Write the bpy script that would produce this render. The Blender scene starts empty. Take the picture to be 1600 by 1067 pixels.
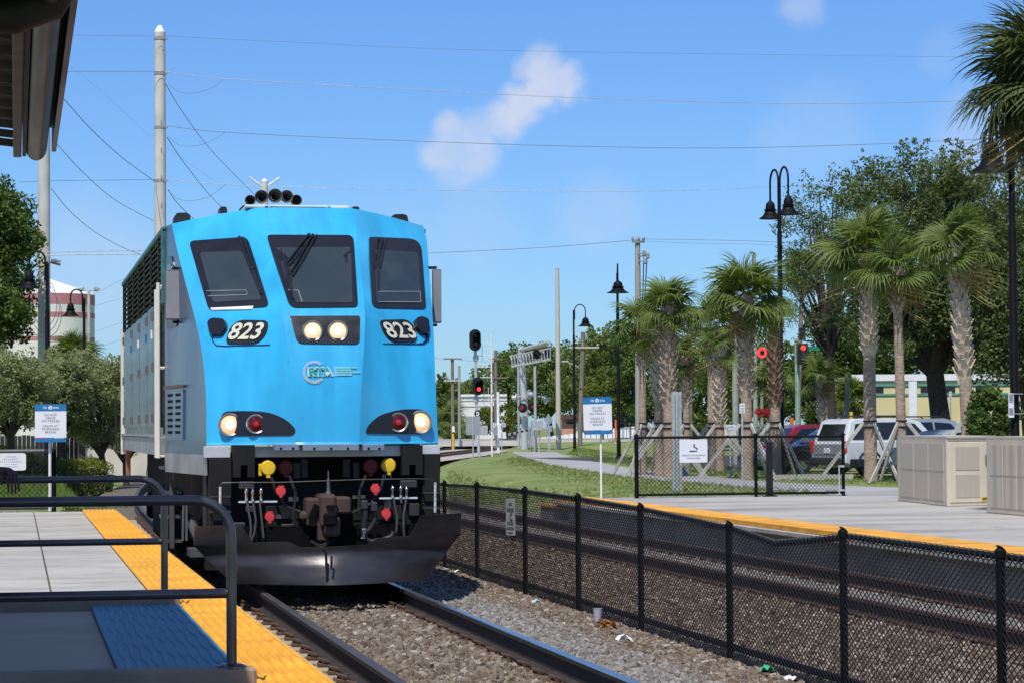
import bpy, math, random
import numpy as np
from mathutils import Vector, Matrix
random.seed(7); RNG = np.random.default_rng(11)
R = math.radians
S = bpy.context.scene
COL = S.collection

# ------------------------------------------------------------------ camera
F_PX, CX, CY = 3946.0, 800.0, 533.5          # focal length in photo pixels (1600 px wide)
EYE = Vector((0.0, 0.0, 1.61))               # z = 0 is the top of the near rails, y runs along the track
YAW, PITCH, ROLL = R(11.12), R(1.946), R(0.40)
FW = Vector((math.sin(YAW)*math.cos(PITCH), math.cos(YAW)*math.cos(PITCH), math.sin(PITCH)))
RT0 = Vector((math.cos(YAW), -math.sin(YAW), 0)); UP0 = RT0.cross(FW)
RT = RT0*math.cos(ROLL) - UP0*math.sin(ROLL); UP = RT0*math.sin(ROLL) + UP0*math.cos(ROLL)
cam = bpy.data.cameras.new('camera'); camo = bpy.data.objects.new('camera', cam); COL.objects.link(camo)
m3 = Matrix((RT, UP, -FW)).transposed().to_4x4(); m3.translation = EYE; camo.matrix_world = m3
cam.sensor_width = 36; cam.lens = F_PX/1600*36; cam.clip_start = .1; cam.clip_end = 6000
S.camera = camo

# ------------------------------------------------------------------ exposure, world, sun
S.view_settings.view_transform = 'Standard'; S.view_settings.look = 'None'
S.view_settings.gamma = 1; S.view_settings.exposure = 0; S.view_settings.use_curve_mapping = False
SUN_EL, SUN_AZ = R(58), R(24)                # the sun stands behind the camera, a little to its left
tosun = Vector((-math.sin(SUN_AZ)*math.cos(SUN_EL), -math.cos(SUN_AZ)*math.cos(SUN_EL), math.sin(SUN_EL)))
sl = bpy.data.lights.new('sun', 'SUN'); sl.energy = 4.4; sl.angle = R(.5); sl.color = (1, .95, .87)
so = bpy.data.objects.new('sun', sl); COL.objects.link(so)
so.rotation_euler = tosun.to_track_quat('Z', 'Y').to_euler(); so.location = (-20, -30, 60)
W = bpy.data.worlds.new('World'); S.world = W; W.use_nodes = True
wt = W.node_tree; wt.nodes.clear()
def ray(px, py):
    return (FW*F_PX + RT*(px-CX) + UP*(CY-py)).normalized()
CLOUD_W = 8.5
def world_sky():
    N = wt.nodes.new; Lk = wt.links.new
    out = N('ShaderNodeOutputWorld'); bg = N('ShaderNodeBackground'); sky = N('ShaderNodeTexSky')
    sky.sky_type = 'NISHITA'; sky.sun_disc = False; sky.sun_elevation = SUN_EL
    sky.sun_rotation = math.atan2(tosun.x, tosun.y)
    sky.altitude = 0; sky.air_density = 1.0; sky.dust_density = .3; sky.ozone_density = 3.0
    tint = N('ShaderNodeMix'); tint.data_type = 'RGBA'; tint.blend_type = 'MULTIPLY'; tint.inputs[0].default_value = 1
    Lk(sky.outputs[0], tint.inputs[6]); tint.inputs[7].default_value = (.60, .90, 1.36, 1)
    tc = N('ShaderNodeTexCoord')
    nz = N('ShaderNodeTexNoise'); nz.inputs['Scale'].default_value = 55; nz.inputs['Detail'].default_value = 6
    nz.inputs['Roughness'].default_value = .55
    Lk(tc.outputs['Generated'], nz.inputs['Vector'])
    nb = N('ShaderNodeTexNoise'); nb.inputs['Scale'].default_value = 85; nb.inputs['Detail'].default_value = 6
    Lk(tc.outputs['Generated'], nb.inputs['Vector'])
    wsub = N('ShaderNodeVectorMath'); wsub.operation = 'SUBTRACT'; Lk(nb.outputs['Color'], wsub.inputs[0]); wsub.inputs[1].default_value = (.5, .5, .5)
    wsc = N('ShaderNodeVectorMath'); wsc.operation = 'SCALE'; Lk(wsub.outputs[0], wsc.inputs[0]); wsc.inputs['Scale'].default_value = .013
    wad = N('ShaderNodeVectorMath'); wad.operation = 'ADD'; Lk(tc.outputs['Generated'], wad.inputs[0]); Lk(wsc.outputs[0], wad.inputs[1])
    blobs = [(848,108,34,1.0),(880,130,30,1),(845,140,30,1),(815,165,34,1),(785,190,34,1),(745,215,36,.9),(706,208,30,.8),(695,240,32,.8),(740,238,38,.75),(715,268,34,.5),
             (1275,200,70,.16),(1256,8,34,.45),(935,335,60,.26),(740,350,70,.16),(130,420,110,.32),(1545,235,85,.42),(1470,85,34,.12),(210,470,70,.2),(640,380,60,.12)]
    acc = None
    for bx, by, br, w in blobs:
        d = N('ShaderNodeVectorMath'); d.operation = 'DISTANCE'; Lk(wad.outputs[0], d.inputs[0]); d.inputs[1].default_value = ray(bx, by)
        mr = N('ShaderNodeMapRange'); mr.interpolation_type = 'SMOOTHSTEP'; Lk(d.outputs['Value'], mr.inputs[0])
        mr.inputs[1].default_value = br*1.5/F_PX; mr.inputs[2].default_value = br*.5/F_PX; mr.inputs[3].default_value = 0; mr.inputs[4].default_value = w
        if acc is None: acc = mr.outputs[0]
        else:
            mx = N('ShaderNodeMath'); mx.operation = 'MAXIMUM'; Lk(acc, mx.inputs[0]); Lk(mr.outputs[0], mx.inputs[1]); acc = mx.outputs[0]
    # scattered cumulus added mostly out of view, coverage raised to whiten the shade
    big = N('ShaderNodeTexNoise'); big.noise_dimensions = '4D'; big.inputs['W'].default_value = CLOUD_W; big.inputs['Scale'].default_value = 3.2; big.inputs['Detail'].default_value = 8
    Lk(tc.outputs['Generated'], big.inputs['Vector'])
    bm = N('ShaderNodeMapRange'); Lk(big.outputs[0], bm.inputs[0]); bm.inputs[1].default_value = .52; bm.inputs[2].default_value = .63; bm.inputs[4].default_value = .95
    mx = N('ShaderNodeMath'); mx.operation = 'MAXIMUM'; Lk(acc, mx.inputs[0]); Lk(bm.outputs[0], mx.inputs[1]); acc = mx.outputs[0]
    det = N('ShaderNodeMapRange'); Lk(nz.outputs[0], det.inputs[0]); det.inputs[1].default_value = .25; det.inputs[2].default_value = .62; det.inputs[3].default_value = .6; det.inputs[4].default_value = 1
    cm = N('ShaderNodeMath'); cm.operation = 'MULTIPLY'; Lk(acc, cm.inputs[0]); Lk(det.outputs[0], cm.inputs[1])
    cs = N('ShaderNodeMath'); cs.operation = 'MULTIPLY'; Lk(cm.outputs[0], cs.inputs[0]); cs.inputs[1].default_value = .86
    mix = N('ShaderNodeMix'); mix.data_type = 'RGBA'; Lk(cs.outputs[0], mix.inputs[0]); Lk(tint.outputs[2], mix.inputs[6]); mix.inputs[7].default_value = (6.6, 7.1, 8.6, 1)
    Lk(mix.outputs[2], bg.inputs[0]); bg.inputs[1].default_value = .10
    Lk(bg.outputs[0], out.inputs[0])
world_sky()

# ------------------------------------------------------------------ placing helpers: rays of the survey camera met with real planes
def at_z(px, py, z):
    d = ray(px, py); return EYE + d*((z-EYE.z)/d.z)
def at_x(px, py, x):
    d = ray(px, py); return EYE + d*((x-EYE.x)/d.x)
def at_y(px, py, y):
    d = ray(px, py); return EYE + d*((y-EYE.y)/d.y)
def at_d(px, py, dist):
    d = ray(px, py); return EYE + d*(dist/d.dot(FW))
def px_of(p):
    v = Vector(p)-EYE; k = F_PX/v.dot(FW); return CX+v.dot(RT)*k, CY-v.dot(UP)*k

# ------------------------------------------------------------------ materials
MATS = {}
def M(name, col, rough=.6, metal=0., var=.14, vs=4., bump=0., bs=60., spec=.5, col2=None, stretch=None, detail=5, lo=.35, hi=.65, coat=0., spots=0., spot_col=(.05, .045, .04), spot_scale=2.2):
    if name in MATS: return MATS[name]
    m = bpy.data.materials.new(name); m.use_nodes = True; nt = m.node_tree; N = nt.nodes.new; L = nt.links.new
    b = nt.nodes['Principled BSDF']
    b.inputs['Roughness'].default_value = rough; b.inputs['Metallic'].default_value = metal
    b.inputs['Specular IOR Level'].default_value = spec
    if coat: b.inputs['Coat Weight'].default_value = coat; b.inputs['Coat Roughness'].default_value = .08
    tc = N('ShaderNodeTexCoord'); mp = N('ShaderNodeMapping'); L(tc.outputs['Object'], mp.inputs[0])
    if stretch: mp.inputs['Scale'].default_value = stretch
    n = N('ShaderNodeTexNoise'); n.inputs['Scale'].default_value = vs; n.inputs['Detail'].default_value = detail; L(mp.outputs[0], n.inputs['Vector'])
    if col2 is None:
        c1 = [c*(1-var) for c in col]; c2 = [min(1, c*(1+var)) for c in col]
    else: c1, c2 = col, col2
    r = N('ShaderNodeValToRGB'); r.color_ramp.elements[0].position = lo; r.color_ramp.elements[1].position = hi
    r.color_ramp.elements[0].color = (*c1, 1); r.color_ramp.elements[1].color = (*c2, 1)
    L(n.outputs[0], r.inputs[0]); L(r.outputs[0], b.inputs['Base Color'])
    if spots:                                            # worn-in stains: blotches and small round marks
        s1 = N('ShaderNodeTexNoise'); s1.inputs['Scale'].default_value = spot_scale; s1.inputs['Detail'].default_value = 8; s1.inputs['Roughness'].default_value = .7; L(tc.outputs['Object'], s1.inputs['Vector'])
        q1 = N('ShaderNodeMapRange'); L(s1.outputs[0], q1.inputs[0]); q1.inputs[1].default_value = .54; q1.inputs[2].default_value = .75; q1.inputs[4].default_value = spots
        s2 = N('ShaderNodeTexVoronoi'); s2.inputs['Scale'].default_value = spot_scale*2.3; L(tc.outputs['Object'], s2.inputs['Vector'])
        q2 = N('ShaderNodeMapRange'); L(s2.outputs['Distance'], q2.inputs[0]); q2.inputs[1].default_value = .09; q2.inputs[2].default_value = .05; q2.inputs[4].default_value = spots*.8
        ad = N('ShaderNodeMath'); ad.operation = 'MAXIMUM'; L(q1.outputs[0], ad.inputs[0]); L(q2.outputs[0], ad.inputs[1])
        mxs = N('ShaderNodeMix'); mxs.data_type = 'RGBA'; L(ad.outputs[0], mxs.inputs[0]); L(r.outputs[0], mxs.inputs[6]); mxs.inputs[7].default_value = (*spot_col, 1); L(mxs.outputs[2], b.inputs['Base Color'])
    rr = N('ShaderNodeMapRange'); L(n.outputs[0], rr.inputs[0]); rr.inputs[1].default_value = .3; rr.inputs[2].default_value = .7
    rr.inputs[3].default_value = max(0, rough-.07); rr.inputs[4].default_value = min(1, rough+.07); L(rr.outputs[0], b.inputs['Roughness'])
    if bump:
        n2 = N('ShaderNodeTexNoise'); n2.inputs['Scale'].default_value = bs; n2.inputs['Detail'].default_value = 4; L(mp.outputs[0], n2.inputs['Vector'])
        bp = N('ShaderNodeBump'); bp.inputs['Strength'].default_value = bump; bp.inputs['Distance'].default_value = .02
        L(n2.outputs[0], bp.inputs['Height']); L(bp.outputs[0], b.inputs['Normal'])
    MATS[name] = m; return m
def M_emit(name, col, strength, base=(.8, .8, .8)):
    if name in MATS: return MATS[name]
    m = M(name, base, rough=.3); b = m.node_tree.nodes['Principled BSDF']
    b.inputs['Emission Color'].default_value = (*col, 1); b.inputs['Emission Strength'].default_value = strength
    return m
def M_glass(name, col, rough=.05, spec=.6):
    return M(name, col, rough=rough, var=.05, spec=spec)
def M_leaf(name, ca, cb, trans=.3, rough=.55, patch=.35, spec=.3):
    if name in MATS: return MATS[name]
    m = bpy.data.materials.new(name); m.use_nodes = True; nt = m.node_tree; N = nt.nodes.new; L = nt.links.new
    b = nt.nodes['Principled BSDF']; out = nt.nodes['Material Output']
    b.inputs['Roughness'].default_value = rough; b.inputs['Specular IOR Level'].default_value = spec
    at = N('ShaderNodeAttribute'); at.attribute_name = 'rnd'
    tc = N('ShaderNodeTexCoord'); n = N('ShaderNodeTexNoise'); n.inputs['Scale'].default_value = patch; n.inputs['Detail'].default_value = 4
    L(tc.outputs['Object'], n.inputs['Vector'])
    ad = N('ShaderNodeMath'); ad.operation = 'MULTIPLY_ADD'; L(at.outputs['Fac'], ad.inputs[0]); ad.inputs[1].default_value = .6
    ad2 = N('ShaderNodeMath'); ad2.operation = 'MULTIPLY_ADD'; L(n.outputs[0], ad2.inputs[0]); ad2.inputs[1].default_value = 1.2; ad2.inputs[2].default_value = -.4
    L(ad2.outputs[0], ad.inputs[2])
    r = N('ShaderNodeValToRGB'); r.color_ramp.elements[0].position = .1; r.color_ramp.elements[1].position = .9
    r.color_ramp.elements[0].color = (*ca, 1); r.color_ramp.elements[1].color = (*cb, 1)
    L(ad.outputs[0], r.inputs[0]); L(r.outputs[0], b.inputs['Base Color'])
    t = N('ShaderNodeBsdfTranslucent'); mx = N('ShaderNodeMixShader'); mx.inputs[0].default_value = trans
    g = N('ShaderNodeMix'); g.data_type = 'RGBA'; g.blend_type = 'MULTIPLY'; g.inputs[0].default_value = 1; L(r.outputs[0], g.inputs[6]); g.inputs[7].default_value = (1.3, 1.35, .6, 1)
    L(g.outputs[2], t.inputs[0]); L(b.outputs[0], mx.inputs[1]); L(t.outputs[0], mx.inputs[2]); L(mx.outputs[0], out.inputs[0])
    MATS[name] = m; return m

# ------------------------------------------------------------------ objects
def tag(o, label=None, cat=None, group=None, kind=None):
    if label: o['label'] = label
    if cat: o['category'] = cat
    if group: o['group'] = group
    if kind: o['kind'] = kind
    return o
def thing(name, label, cat, loc=(0, 0, 0), group=None, kind=None, rz=0):
    o = bpy.data.objects.new(name, None); COL.objects.link(o); o.location = loc; o.rotation_euler = (0, 0, rz); o.empty_display_size = .2
    return tag(o, label, cat, group, kind)
def wloc(o):
    v = Vector((0, 0, 0))
    while o is not None: v += o.location; o = o.parent
    return v
class MB:
    def __init__(s): s.v = []; s.f = []; s.mi = []
    def add(s, vs, fs, mi=0):
        k = len(s.v); s.v += [Vector(p) for p in vs]; s.f += [tuple(i+k for i in f) for f in fs]; s.mi += [mi]*len(fs); return s
    def box(s, c, d, rot=None, mi=0, ch=0.):
        c = Vector(c); hx, hy, hz = d[0]/2, d[1]/2, d[2]/2
        if ch <= 0:
            vs = [Vector((x*hx, y*hy, z*hz)) for z in (-1, 1) for y in (-1, 1) for x in (-1, 1)]
            fs = [(0,2,3,1),(4,5,7,6),(0,1,5,4),(2,6,7,3),(0,4,6,2),(1,3,7,5)]
        else:
            ch = min(ch, hx*.9, hy*.9, hz*.9)
            vs = []; idx = {}
            for z in (-1, 1):
                for y in (-1, 1):
                    for x in (-1, 1):
                        for a in range(3):
                            q = [x*(hx-ch), y*(hy-ch), z*(hz-ch)]; q[a] = (x, y, z)[a]*(hx, hy, hz)[a]
                            idx[(x, y, z, a)] = len(vs); vs.append(Vector(q))
            fs = []
            for a in range(3):
                b, c2 = (a+1) % 3, (a+2) % 3
                for sg in (-1, 1):
                    q = []
                    for (u, w) in ((-1,-1),(1,-1),(1,1),(-1,1)):
                        k = [0,0,0]; k[a] = sg; k[b] = u; k[c2] = w; q.append(idx[(*k, a)])
                    fs.append(tuple(q if sg > 0 else q[::-1]))
                for u in (-1, 1):
                    for w in (-1, 1):
                        k0 = [0,0,0]; k1 = [0,0,0]; k0[a] = -1; k1[a] = 1; k0[b] = k1[b] = u; k0[c2] = k1[c2] = w
                        q = [idx[(*k0, b)], idx[(*k1, b)], idx[(*k1, c2)], idx[(*k0, c2)]]
                        fs.append(tuple(q if u*w < 0 else q[::-1]))
            for x in (-1, 1):
                for y in (-1, 1):
                    for z in (-1, 1):
                        q = [idx[(x, y, z, i)] for i in range(3)]; fs.append(tuple(q if x*y*z > 0 else q[::-1]))
        if rot is not None: vs = [rot @ v for v in vs]
        return s.add([v+c for v in vs], fs, mi)
    def bar(s, a, b, w, h=None, up=(0, 0, 1), mi=0, ch=0.):
        a = Vector(a); b = Vector(b); h = h or w; t = b-a; L = t.length; t.normalize(); u = Vector(up)
        if abs(t.dot(u)) > .98: u = Vector((0, 1, 0))
        x = t.cross(u).normalized(); u = x.cross(t)
        return s.box((a+b)/2, (w, L, h), Matrix((x, t, u)).transposed(), mi, ch)
    def tube(s, pts, r, n=8, cap=True, mi=0):
        pts = [Vector(p) for p in pts]; m = len(pts); rs = list(r) if hasattr(r, '__len__') else [r]*m
        k = len(s.v); prev = None
        for i, p in enumerate(pts):
            t = (pts[min(i+1, m-1)]-pts[max(i-1, 0)]).normalized()
            if prev is None:
                u = Vector((0, 0, 1)) if abs(t.z) < .9 else Vector((0, 1, 0)); u = (u-t*u.dot(t)).normalized()
            else:
                u = prev-t*prev.dot(t); u = u.normalized() if u.length > 1e-6 else prev
            prev = u; w = t.cross(u)
            for j in range(n):
                a = 2*math.pi*j/n; s.v.append(p+(u*math.cos(a)+w*math.sin(a))*rs[i])
        for i in range(m-1):
            for j in range(n):
                q = k+i*n; s.f.append((q+j, q+(j+1) % n, q+n+(j+1) % n, q+n+j)); s.mi.append(mi)
        if cap:
            s.f.append(tuple(k+j for j in range(n))[::-1]); s.mi.append(mi)
            s.f.append(tuple(k+(m-1)*n+j for j in range(n))); s.mi.append(mi)
        return s
    def lathe(s, prof, c=(0, 0, 0), axis=(0, 0, 1), n=16, mi=0):
        ax = Vector(axis).normalized(); u = Vector((0, 0, 1)) if abs(ax.z) < .9 else Vector((0, 1, 0)); u = (u-ax*u.dot(ax)).normalized(); w = ax.cross(u)
        k = len(s.v); c = Vector(c)
        for r, z in prof:
            for j in range(n):
                a = 2*math.pi*j/n; s.v.append(c+ax*z+(u*math.cos(a)+w*math.sin(a))*r)
        for i in range(len(prof)-1):
            for j in range(n):
                q = k+i*n; s.f.append((q+j, q+(j+1) % n, q+n+(j+1) % n, q+n+j)); s.mi.append(mi)
        s.f.append(tuple(k+j for j in range(n))[::-1]); s.mi.append(mi)
        s.f.append(tuple(k+(len(prof)-1)*n+j for j in range(n))); s.mi.append(mi)
        return s
    def prism(s, poly, vec, mi=0):
        poly = [Vector(p) for p in poly]; v = Vector(vec); n = len(poly)
        fs = [tuple(range(n))[::-1], tuple(range(n, 2*n))]+[(i, (i+1) % n, n+(i+1) % n, n+i) for i in range(n)]
        return s.add(poly+[p+v for p in poly], fs, mi)
    def grid(s, rows, mi=0, flip=False):
        k = len(s.v); nr = len(rows); nc = len(rows[0])
        for r in rows: s.v += [Vector(p) for p in r]
        for i in range(nr-1):
            for j in range(nc-1):
                q = (k+i*nc+j, k+i*nc+j+1, k+(i+1)*nc+j+1, k+(i+1)*nc+j)
                s.f.append(q[::-1] if flip else q); s.mi.append(mi)
        return s
    def build(s, name, mat, parent=None, smooth=False, local=False, label=None, kind=None, angle=40):
        me = bpy.data.meshes.new(name); o0 = Vector((0, 0, 0)) if (local or parent is None) else wloc(parent)
        me.from_pydata([v-o0 for v in s.v], [], s.f); me.update()
        mats = mat if isinstance(mat, (list, tuple)) else [mat]
        for q in mats: me.materials.append(q)
        if len(mats) > 1: me.polygons.foreach_set('material_index', s.mi)
        if smooth:
            me.polygons.foreach_set('use_smooth', [True]*len(me.polygons)); me.set_sharp_from_angle(angle=R(angle))
        o = bpy.data.objects.new(name, me); COL.objects.link(o)
        if parent is not None: o.parent = parent
        tag(o, label, None, None, kind); return o
def struct(name, mb, mat, smooth=False):
    o = mb.build(name, mat, None, smooth); o['kind'] = 'structure'; return o
def np_obj(name, verts, faces, mat, parent=None, rnd=None, kind=None, local=False, smooth=False):
    verts = np.asarray(verts, dtype=np.float32).reshape(-1, 3); faces = np.asarray(faces, dtype=np.int32); k = faces.shape[1]
    if parent is not None and not local: verts = verts-np.array(wloc(parent), dtype=np.float32)
    me = bpy.data.meshes.new(name); me.vertices.add(len(verts)); me.vertices.foreach_set('co', verts.ravel())
    me.loops.add(faces.size); me.loops.foreach_set('vertex_index', faces.ravel())
    me.polygons.add(len(faces)); me.polygons.foreach_set('loop_start', np.arange(0, faces.size, k, dtype=np.int32)); me.polygons.foreach_set('loop_total', np.full(len(faces), k, dtype=np.int32))
    if rnd is not None:
        a = me.attributes.new('rnd', 'FLOAT', 'FACE'); a.data.foreach_set('value', np.asarray(rnd, dtype=np.float32))
    me.update(calc_edges=True); me.materials.append(mat)
    if smooth: me.polygons.foreach_set('use_smooth', [True]*len(me.polygons))
    o = bpy.data.objects.new(name, me); COL.objects.link(o)
    if parent is not None: o.parent = parent
    if kind: o['kind'] = kind
    return o
def dup(o, parent=None):
    c = o.copy(); COL.objects.link(c)
    if parent is not None: c.parent = parent
    for ch in o.children: dup(ch, c)
    return c
FONT_CACHE = {}
def text_mesh(txt, shear=0., bold=0.):
    key = (txt, shear, bold)
    if key in FONT_CACHE: return FONT_CACHE[key]
    cu = bpy.data.curves.new('lettering', 'FONT'); cu.body = txt; cu.align_x = 'CENTER'; cu.shear = shear; cu.offset = bold; cu.resolution_u = 3
    o = bpy.data.objects.new('lettering', cu); COL.objects.link(o)
    dg = bpy.context.evaluated_depsgraph_get(); me = o.evaluated_get(dg).to_mesh()
    vs = [v.co.copy() for v in me.vertices]; fs = [tuple(p.vertices) for p in me.polygons]
    o.evaluated_get(dg).to_mesh_clear(); COL.objects.unlink(o); bpy.data.objects.remove(o); bpy.data.curves.remove(cu)
    FONT_CACHE[key] = (vs, fs); return vs, fs
def put_text(mb, txt, c, right, up, w, h, shear=0., bold=0., mi=0):
    """lettering of size w x h centred on c in the plane (right, up)"""
    vs, fs = text_mesh(txt, shear, bold)
    x0 = min(v.x for v in vs); x1 = max(v.x for v in vs); y0 = min(v.y for v in vs); y1 = max(v.y for v in vs)
    c = Vector(c); right = Vector(right).normalized(); up = Vector(up).normalized()
    mb.add([c+right*((v.x-(x0+x1)/2)/(x1-x0)*w)+up*((v.y-(y0+y1)/2)/(y1-y0)*h) for v in vs], fs, mi); return mb
def rq(cs, r, n=5):
    """rounded polygon from 2-D corners"""
    out = []; m = len(cs); rr = r if hasattr(r, '__len__') else [r]*m
    for i in range(m):
        p = Vector(cs[i]); a = Vector(cs[i-1]); b = Vector(cs[(i+1) % m]); da = (a-p); db = (b-p)
        k = min(rr[i], da.length*.49, db.length*.49); A = p+da.normalized()*k; B = p+db.normalized()*k
        for j in range(n+1):
            t = j/n; out.append(tuple(A*(1-t)**2+p*2*t*(1-t)+B*t*t))
    return out
# ------------------------------------------------------------------ shared materials
m_conc = M('platform_concrete', (.41, .39, .345), .85, var=.17, stretch=(.5, 1.5, 1), vs=1.3, bump=.25, bs=90, spots=.45)
m_conc_stain = M('stained_concrete', (.25, .235, .21), .85, vs=.5, bump=.25, bs=60, col2=(.43, .41, .365), stretch=(.45, 1, 1), lo=.30, hi=.56, spots=.5, spot_scale=1.3)
m_path = M('path_concrete', (.34, .335, .32), .9, vs=.5, bump=.2, bs=20, var=.12)
m_kerb = M('kerb_concrete', (.20, .195, .18), .8, vs=2, bump=.2)
m_yellow = M('tactile_yellow', (.79, .37, .028), .6, vs=2.2, var=.18, bump=.1, spots=.35, spot_col=(.16, .085, .03), spot_scale=3)
m_blue = M('tactile_blue', (.05, .22, .33), .55, vs=5, var=.15, bump=.1)
m_rail = M('rail_steel_rust', (.032, .023, .018), .8, vs=8, bump=.3, var=.3)
m_railtop = M('rail_running_steel', (.50, .52, .55), .28, metal=1, vs=6, var=.1, stretch=(6, .3, 1))
m_raildull = M('rail_worn_steel', (.085, .075, .066), .5, metal=.4, vs=6, var=.2, stretch=(6, .3, 1))
m_tie = M('concrete_tie', (.31, .265, .20), .9, vs=3, bump=.4, var=.25)
m_clip = M('rusty_clip', (.10, .055, .035), .85, vs=20, var=.3)
m_black = M('black_paint', (.012, .012, .013), .38, var=.2, vs=8)
m_blacksatin = M('black_satin_metal', (.005, .005, .0055), .55, spec=.15, var=.2, vs=6, bump=.06)
m_galv = M('galvanised_steel', (.50, .51, .51), .45, metal=.35, vs=9, var=.15)
m_white = M('white_paint', (.78, .78, .76), .5, vs=4, var=.06)
m_silver = M('silver_paint', (.55, .56, .56), .45, metal=.3, vs=5, var=.08)
m_grayplate = M('grey_sign_back', (.38, .40, .42), .5, metal=.35, vs=3, var=.08)
m_wood = M('weathered_wood', (.33, .30, .26), .9, vs=3, bump=.3, var=.2, stretch=(6, 6, .6))
m_brace = M('brace_lumber', (.42, .40, .36), .9, vs=3, bump=.3, var=.2)
m_cpole = M('spun_concrete', (.56, .54, .49), .8, vs=1.2, var=.1, bump=.15, bs=25)
m_signw = M('sign_white', (.70, .72, .75), .4, var=.04)
m_signb = M('sign_blue', (.01, .16, .38), .4, var=.05)
m_textg = M('sign_grey_ink', (.16, .19, .24), .6, var=.05)
m_textk = M('black_ink', (.02, .02, .02), .6, var=.05)
m_red = M('red_plastic', (.55, .035, .03), .45, var=.1)
m_orange = M('orange_plastic', (.75, .16, .02), .5, var=.1)

# ------------------------------------------------------------------ ground
def sstep(a, b, x):
    t = min(1, max(0, (x-a)/(b-a))); return t*t*(3-2*t)
def track_off(Y):                                      # the line is straight at the station and bends right beyond it
    return max(0, Y-42)**2/(2*430) if Y < 260 else (218**2/860 + (Y-260)*.5)
def ground_z(x, y):
    xs = x-track_off(y)
    right = sstep(11.6, 14.2, xs); left = sstep(.4, -2.5, xs)
    z = -.52*(1-max(right, left)) + .0*right + .14*left
    z += .55*sstep(160, 190, y)*right + .1*sstep(100, 200, y)*(1-right)
    return z
xs_ = sorted(set([-2500, -1200, -600, -300, -160, -100, -70, -50, -35, -25, -18, -12, -8, -5]+[i*.6 for i in range(-8, 40)]+[24, 26, 28, 31, 34, 38, 42, 47, 52, 58, 65, 75, 90, 120, 160, 240, 400, 800, 1500, 2500]))
ys_ = [-400, -100, -30, -10, 0, 5]+[8+i*2 for i in range(60)]+[130+i*5 for i in range(30)]+[290, 320, 380, 460, 600, 900, 1500, 2500, 4500]
mb = MB(); mb.grid([[(x, y, ground_z(x, y)) for x in xs_] for y in ys_])
m_grass = M('lawn', (.125, .19, .035), .95, vs=.35, bump=.5, bs=25, col2=(.24, .26, .085), detail=12, lo=.36, hi=.64)
struct('ground', mb, m_grass, smooth=True)

# ------------------------------------------------------------------ ballast
m_ball1 = M('ballast_floor', (.14, .115, .09), .95, vs=30, bump=.9, bs=45, var=.45)
m_ball2 = M('ballast_floor_dark', (.12, .10, .085), .95, vs=30, bump=.9, bs=45, var=.45)
Z1, Z2 = 0.0, -.20
X1, X2 = 3.12, 9.40
def strip_rows(xz, y0, y1, dy=1.0):
    ys = [y0+i*dy for i in range(int((y1-y0)/dy)+1)]
    return [[(x+track_off(y), y, z) for x, z in xz] for y in ys]
mb = MB(); mb.grid(strip_rows([(1.2, -.26), (1.9, -.225), (4.6, -.215), (5.2, -.27), (5.8, -.36), (6.4, -.42), (7.6, -.415), (11.0, -.42), (11.7, -.50), (13, -.56)], 4, 230, 2))
struct('ballast_bed', mb, m_ball1)

def scatter(name, base, mat, density, build_instance, smin, smax, seed=0, upright=False, kind='stuff'):
    ng = bpy.data.node_groups.new(name+'_scatter', 'GeometryNodeTree')
    ng.interface.new_socket('Geometry', in_out='INPUT', socket_type='NodeSocketGeometry'); ng.interface.new_socket('Geometry', in_out='OUTPUT', socket_type='NodeSocketGeometry')
    N = ng.nodes.new; L = ng.links.new
    gi = N('NodeGroupInput'); go = N('NodeGroupOutput'); dp = N('GeometryNodeDistributePointsOnFaces'); dp.distribute_method = 'RANDOM'
    dp.inputs['Density'].default_value = density; dp.inputs['Seed'].default_value = seed; L(gi.outputs[0], dp.inputs['Mesh'])
    gti = N('GeometryNodeGeometryToInstance')
    for g in reversed(build_instance(ng)): L(g, gti.inputs[0])
    ip = N('GeometryNodeInstanceOnPoints'); L(dp.outputs['Points'], ip.inputs['Points']); L(gti.outputs[0], ip.inputs['Instance']); ip.inputs['Pick Instance'].default_value = True
    rv = N('FunctionNodeRandomValue'); rv.data_type = 'FLOAT_VECTOR'
    if upright: rv.inputs[0].default_value = (-.25, -.25, 0); rv.inputs[1].default_value = (.25, .25, 6.28)
    else: rv.inputs[0].default_value = (0, 0, 0); rv.inputs[1].default_value = (6.28, 6.28, 6.28)
    L(rv.outputs[0], ip.inputs['Rotation'])
    sv = N('FunctionNodeRandomValue'); sv.data_type = 'FLOAT_VECTOR'; sv.inputs[0].default_value = (smin,)*3; sv.inputs[1].default_value = (smax,)*3; sv.inputs['Seed'].default_value = 5
    L(sv.outputs[0], ip.inputs['Scale'])
    ii = N('FunctionNodeRandomValue'); ii.data_type = 'INT'; ii.inputs[4].default_value = 0; ii.inputs[5].default_value = 3; ii.inputs['Seed'].default_value = 9
    L(ii.outputs[2], ip.inputs['Instance Index'])
    sm = N('GeometryNodeSetMaterial'); sm.inputs['Material'].default_value = mat; L(ip.outputs[0], sm.inputs[0]); L(sm.outputs[0], go.inputs[0])
    base.modifiers.new('scatter', 'NODES').node_group = ng; base['kind'] = kind; base.name = name
    return base
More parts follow.
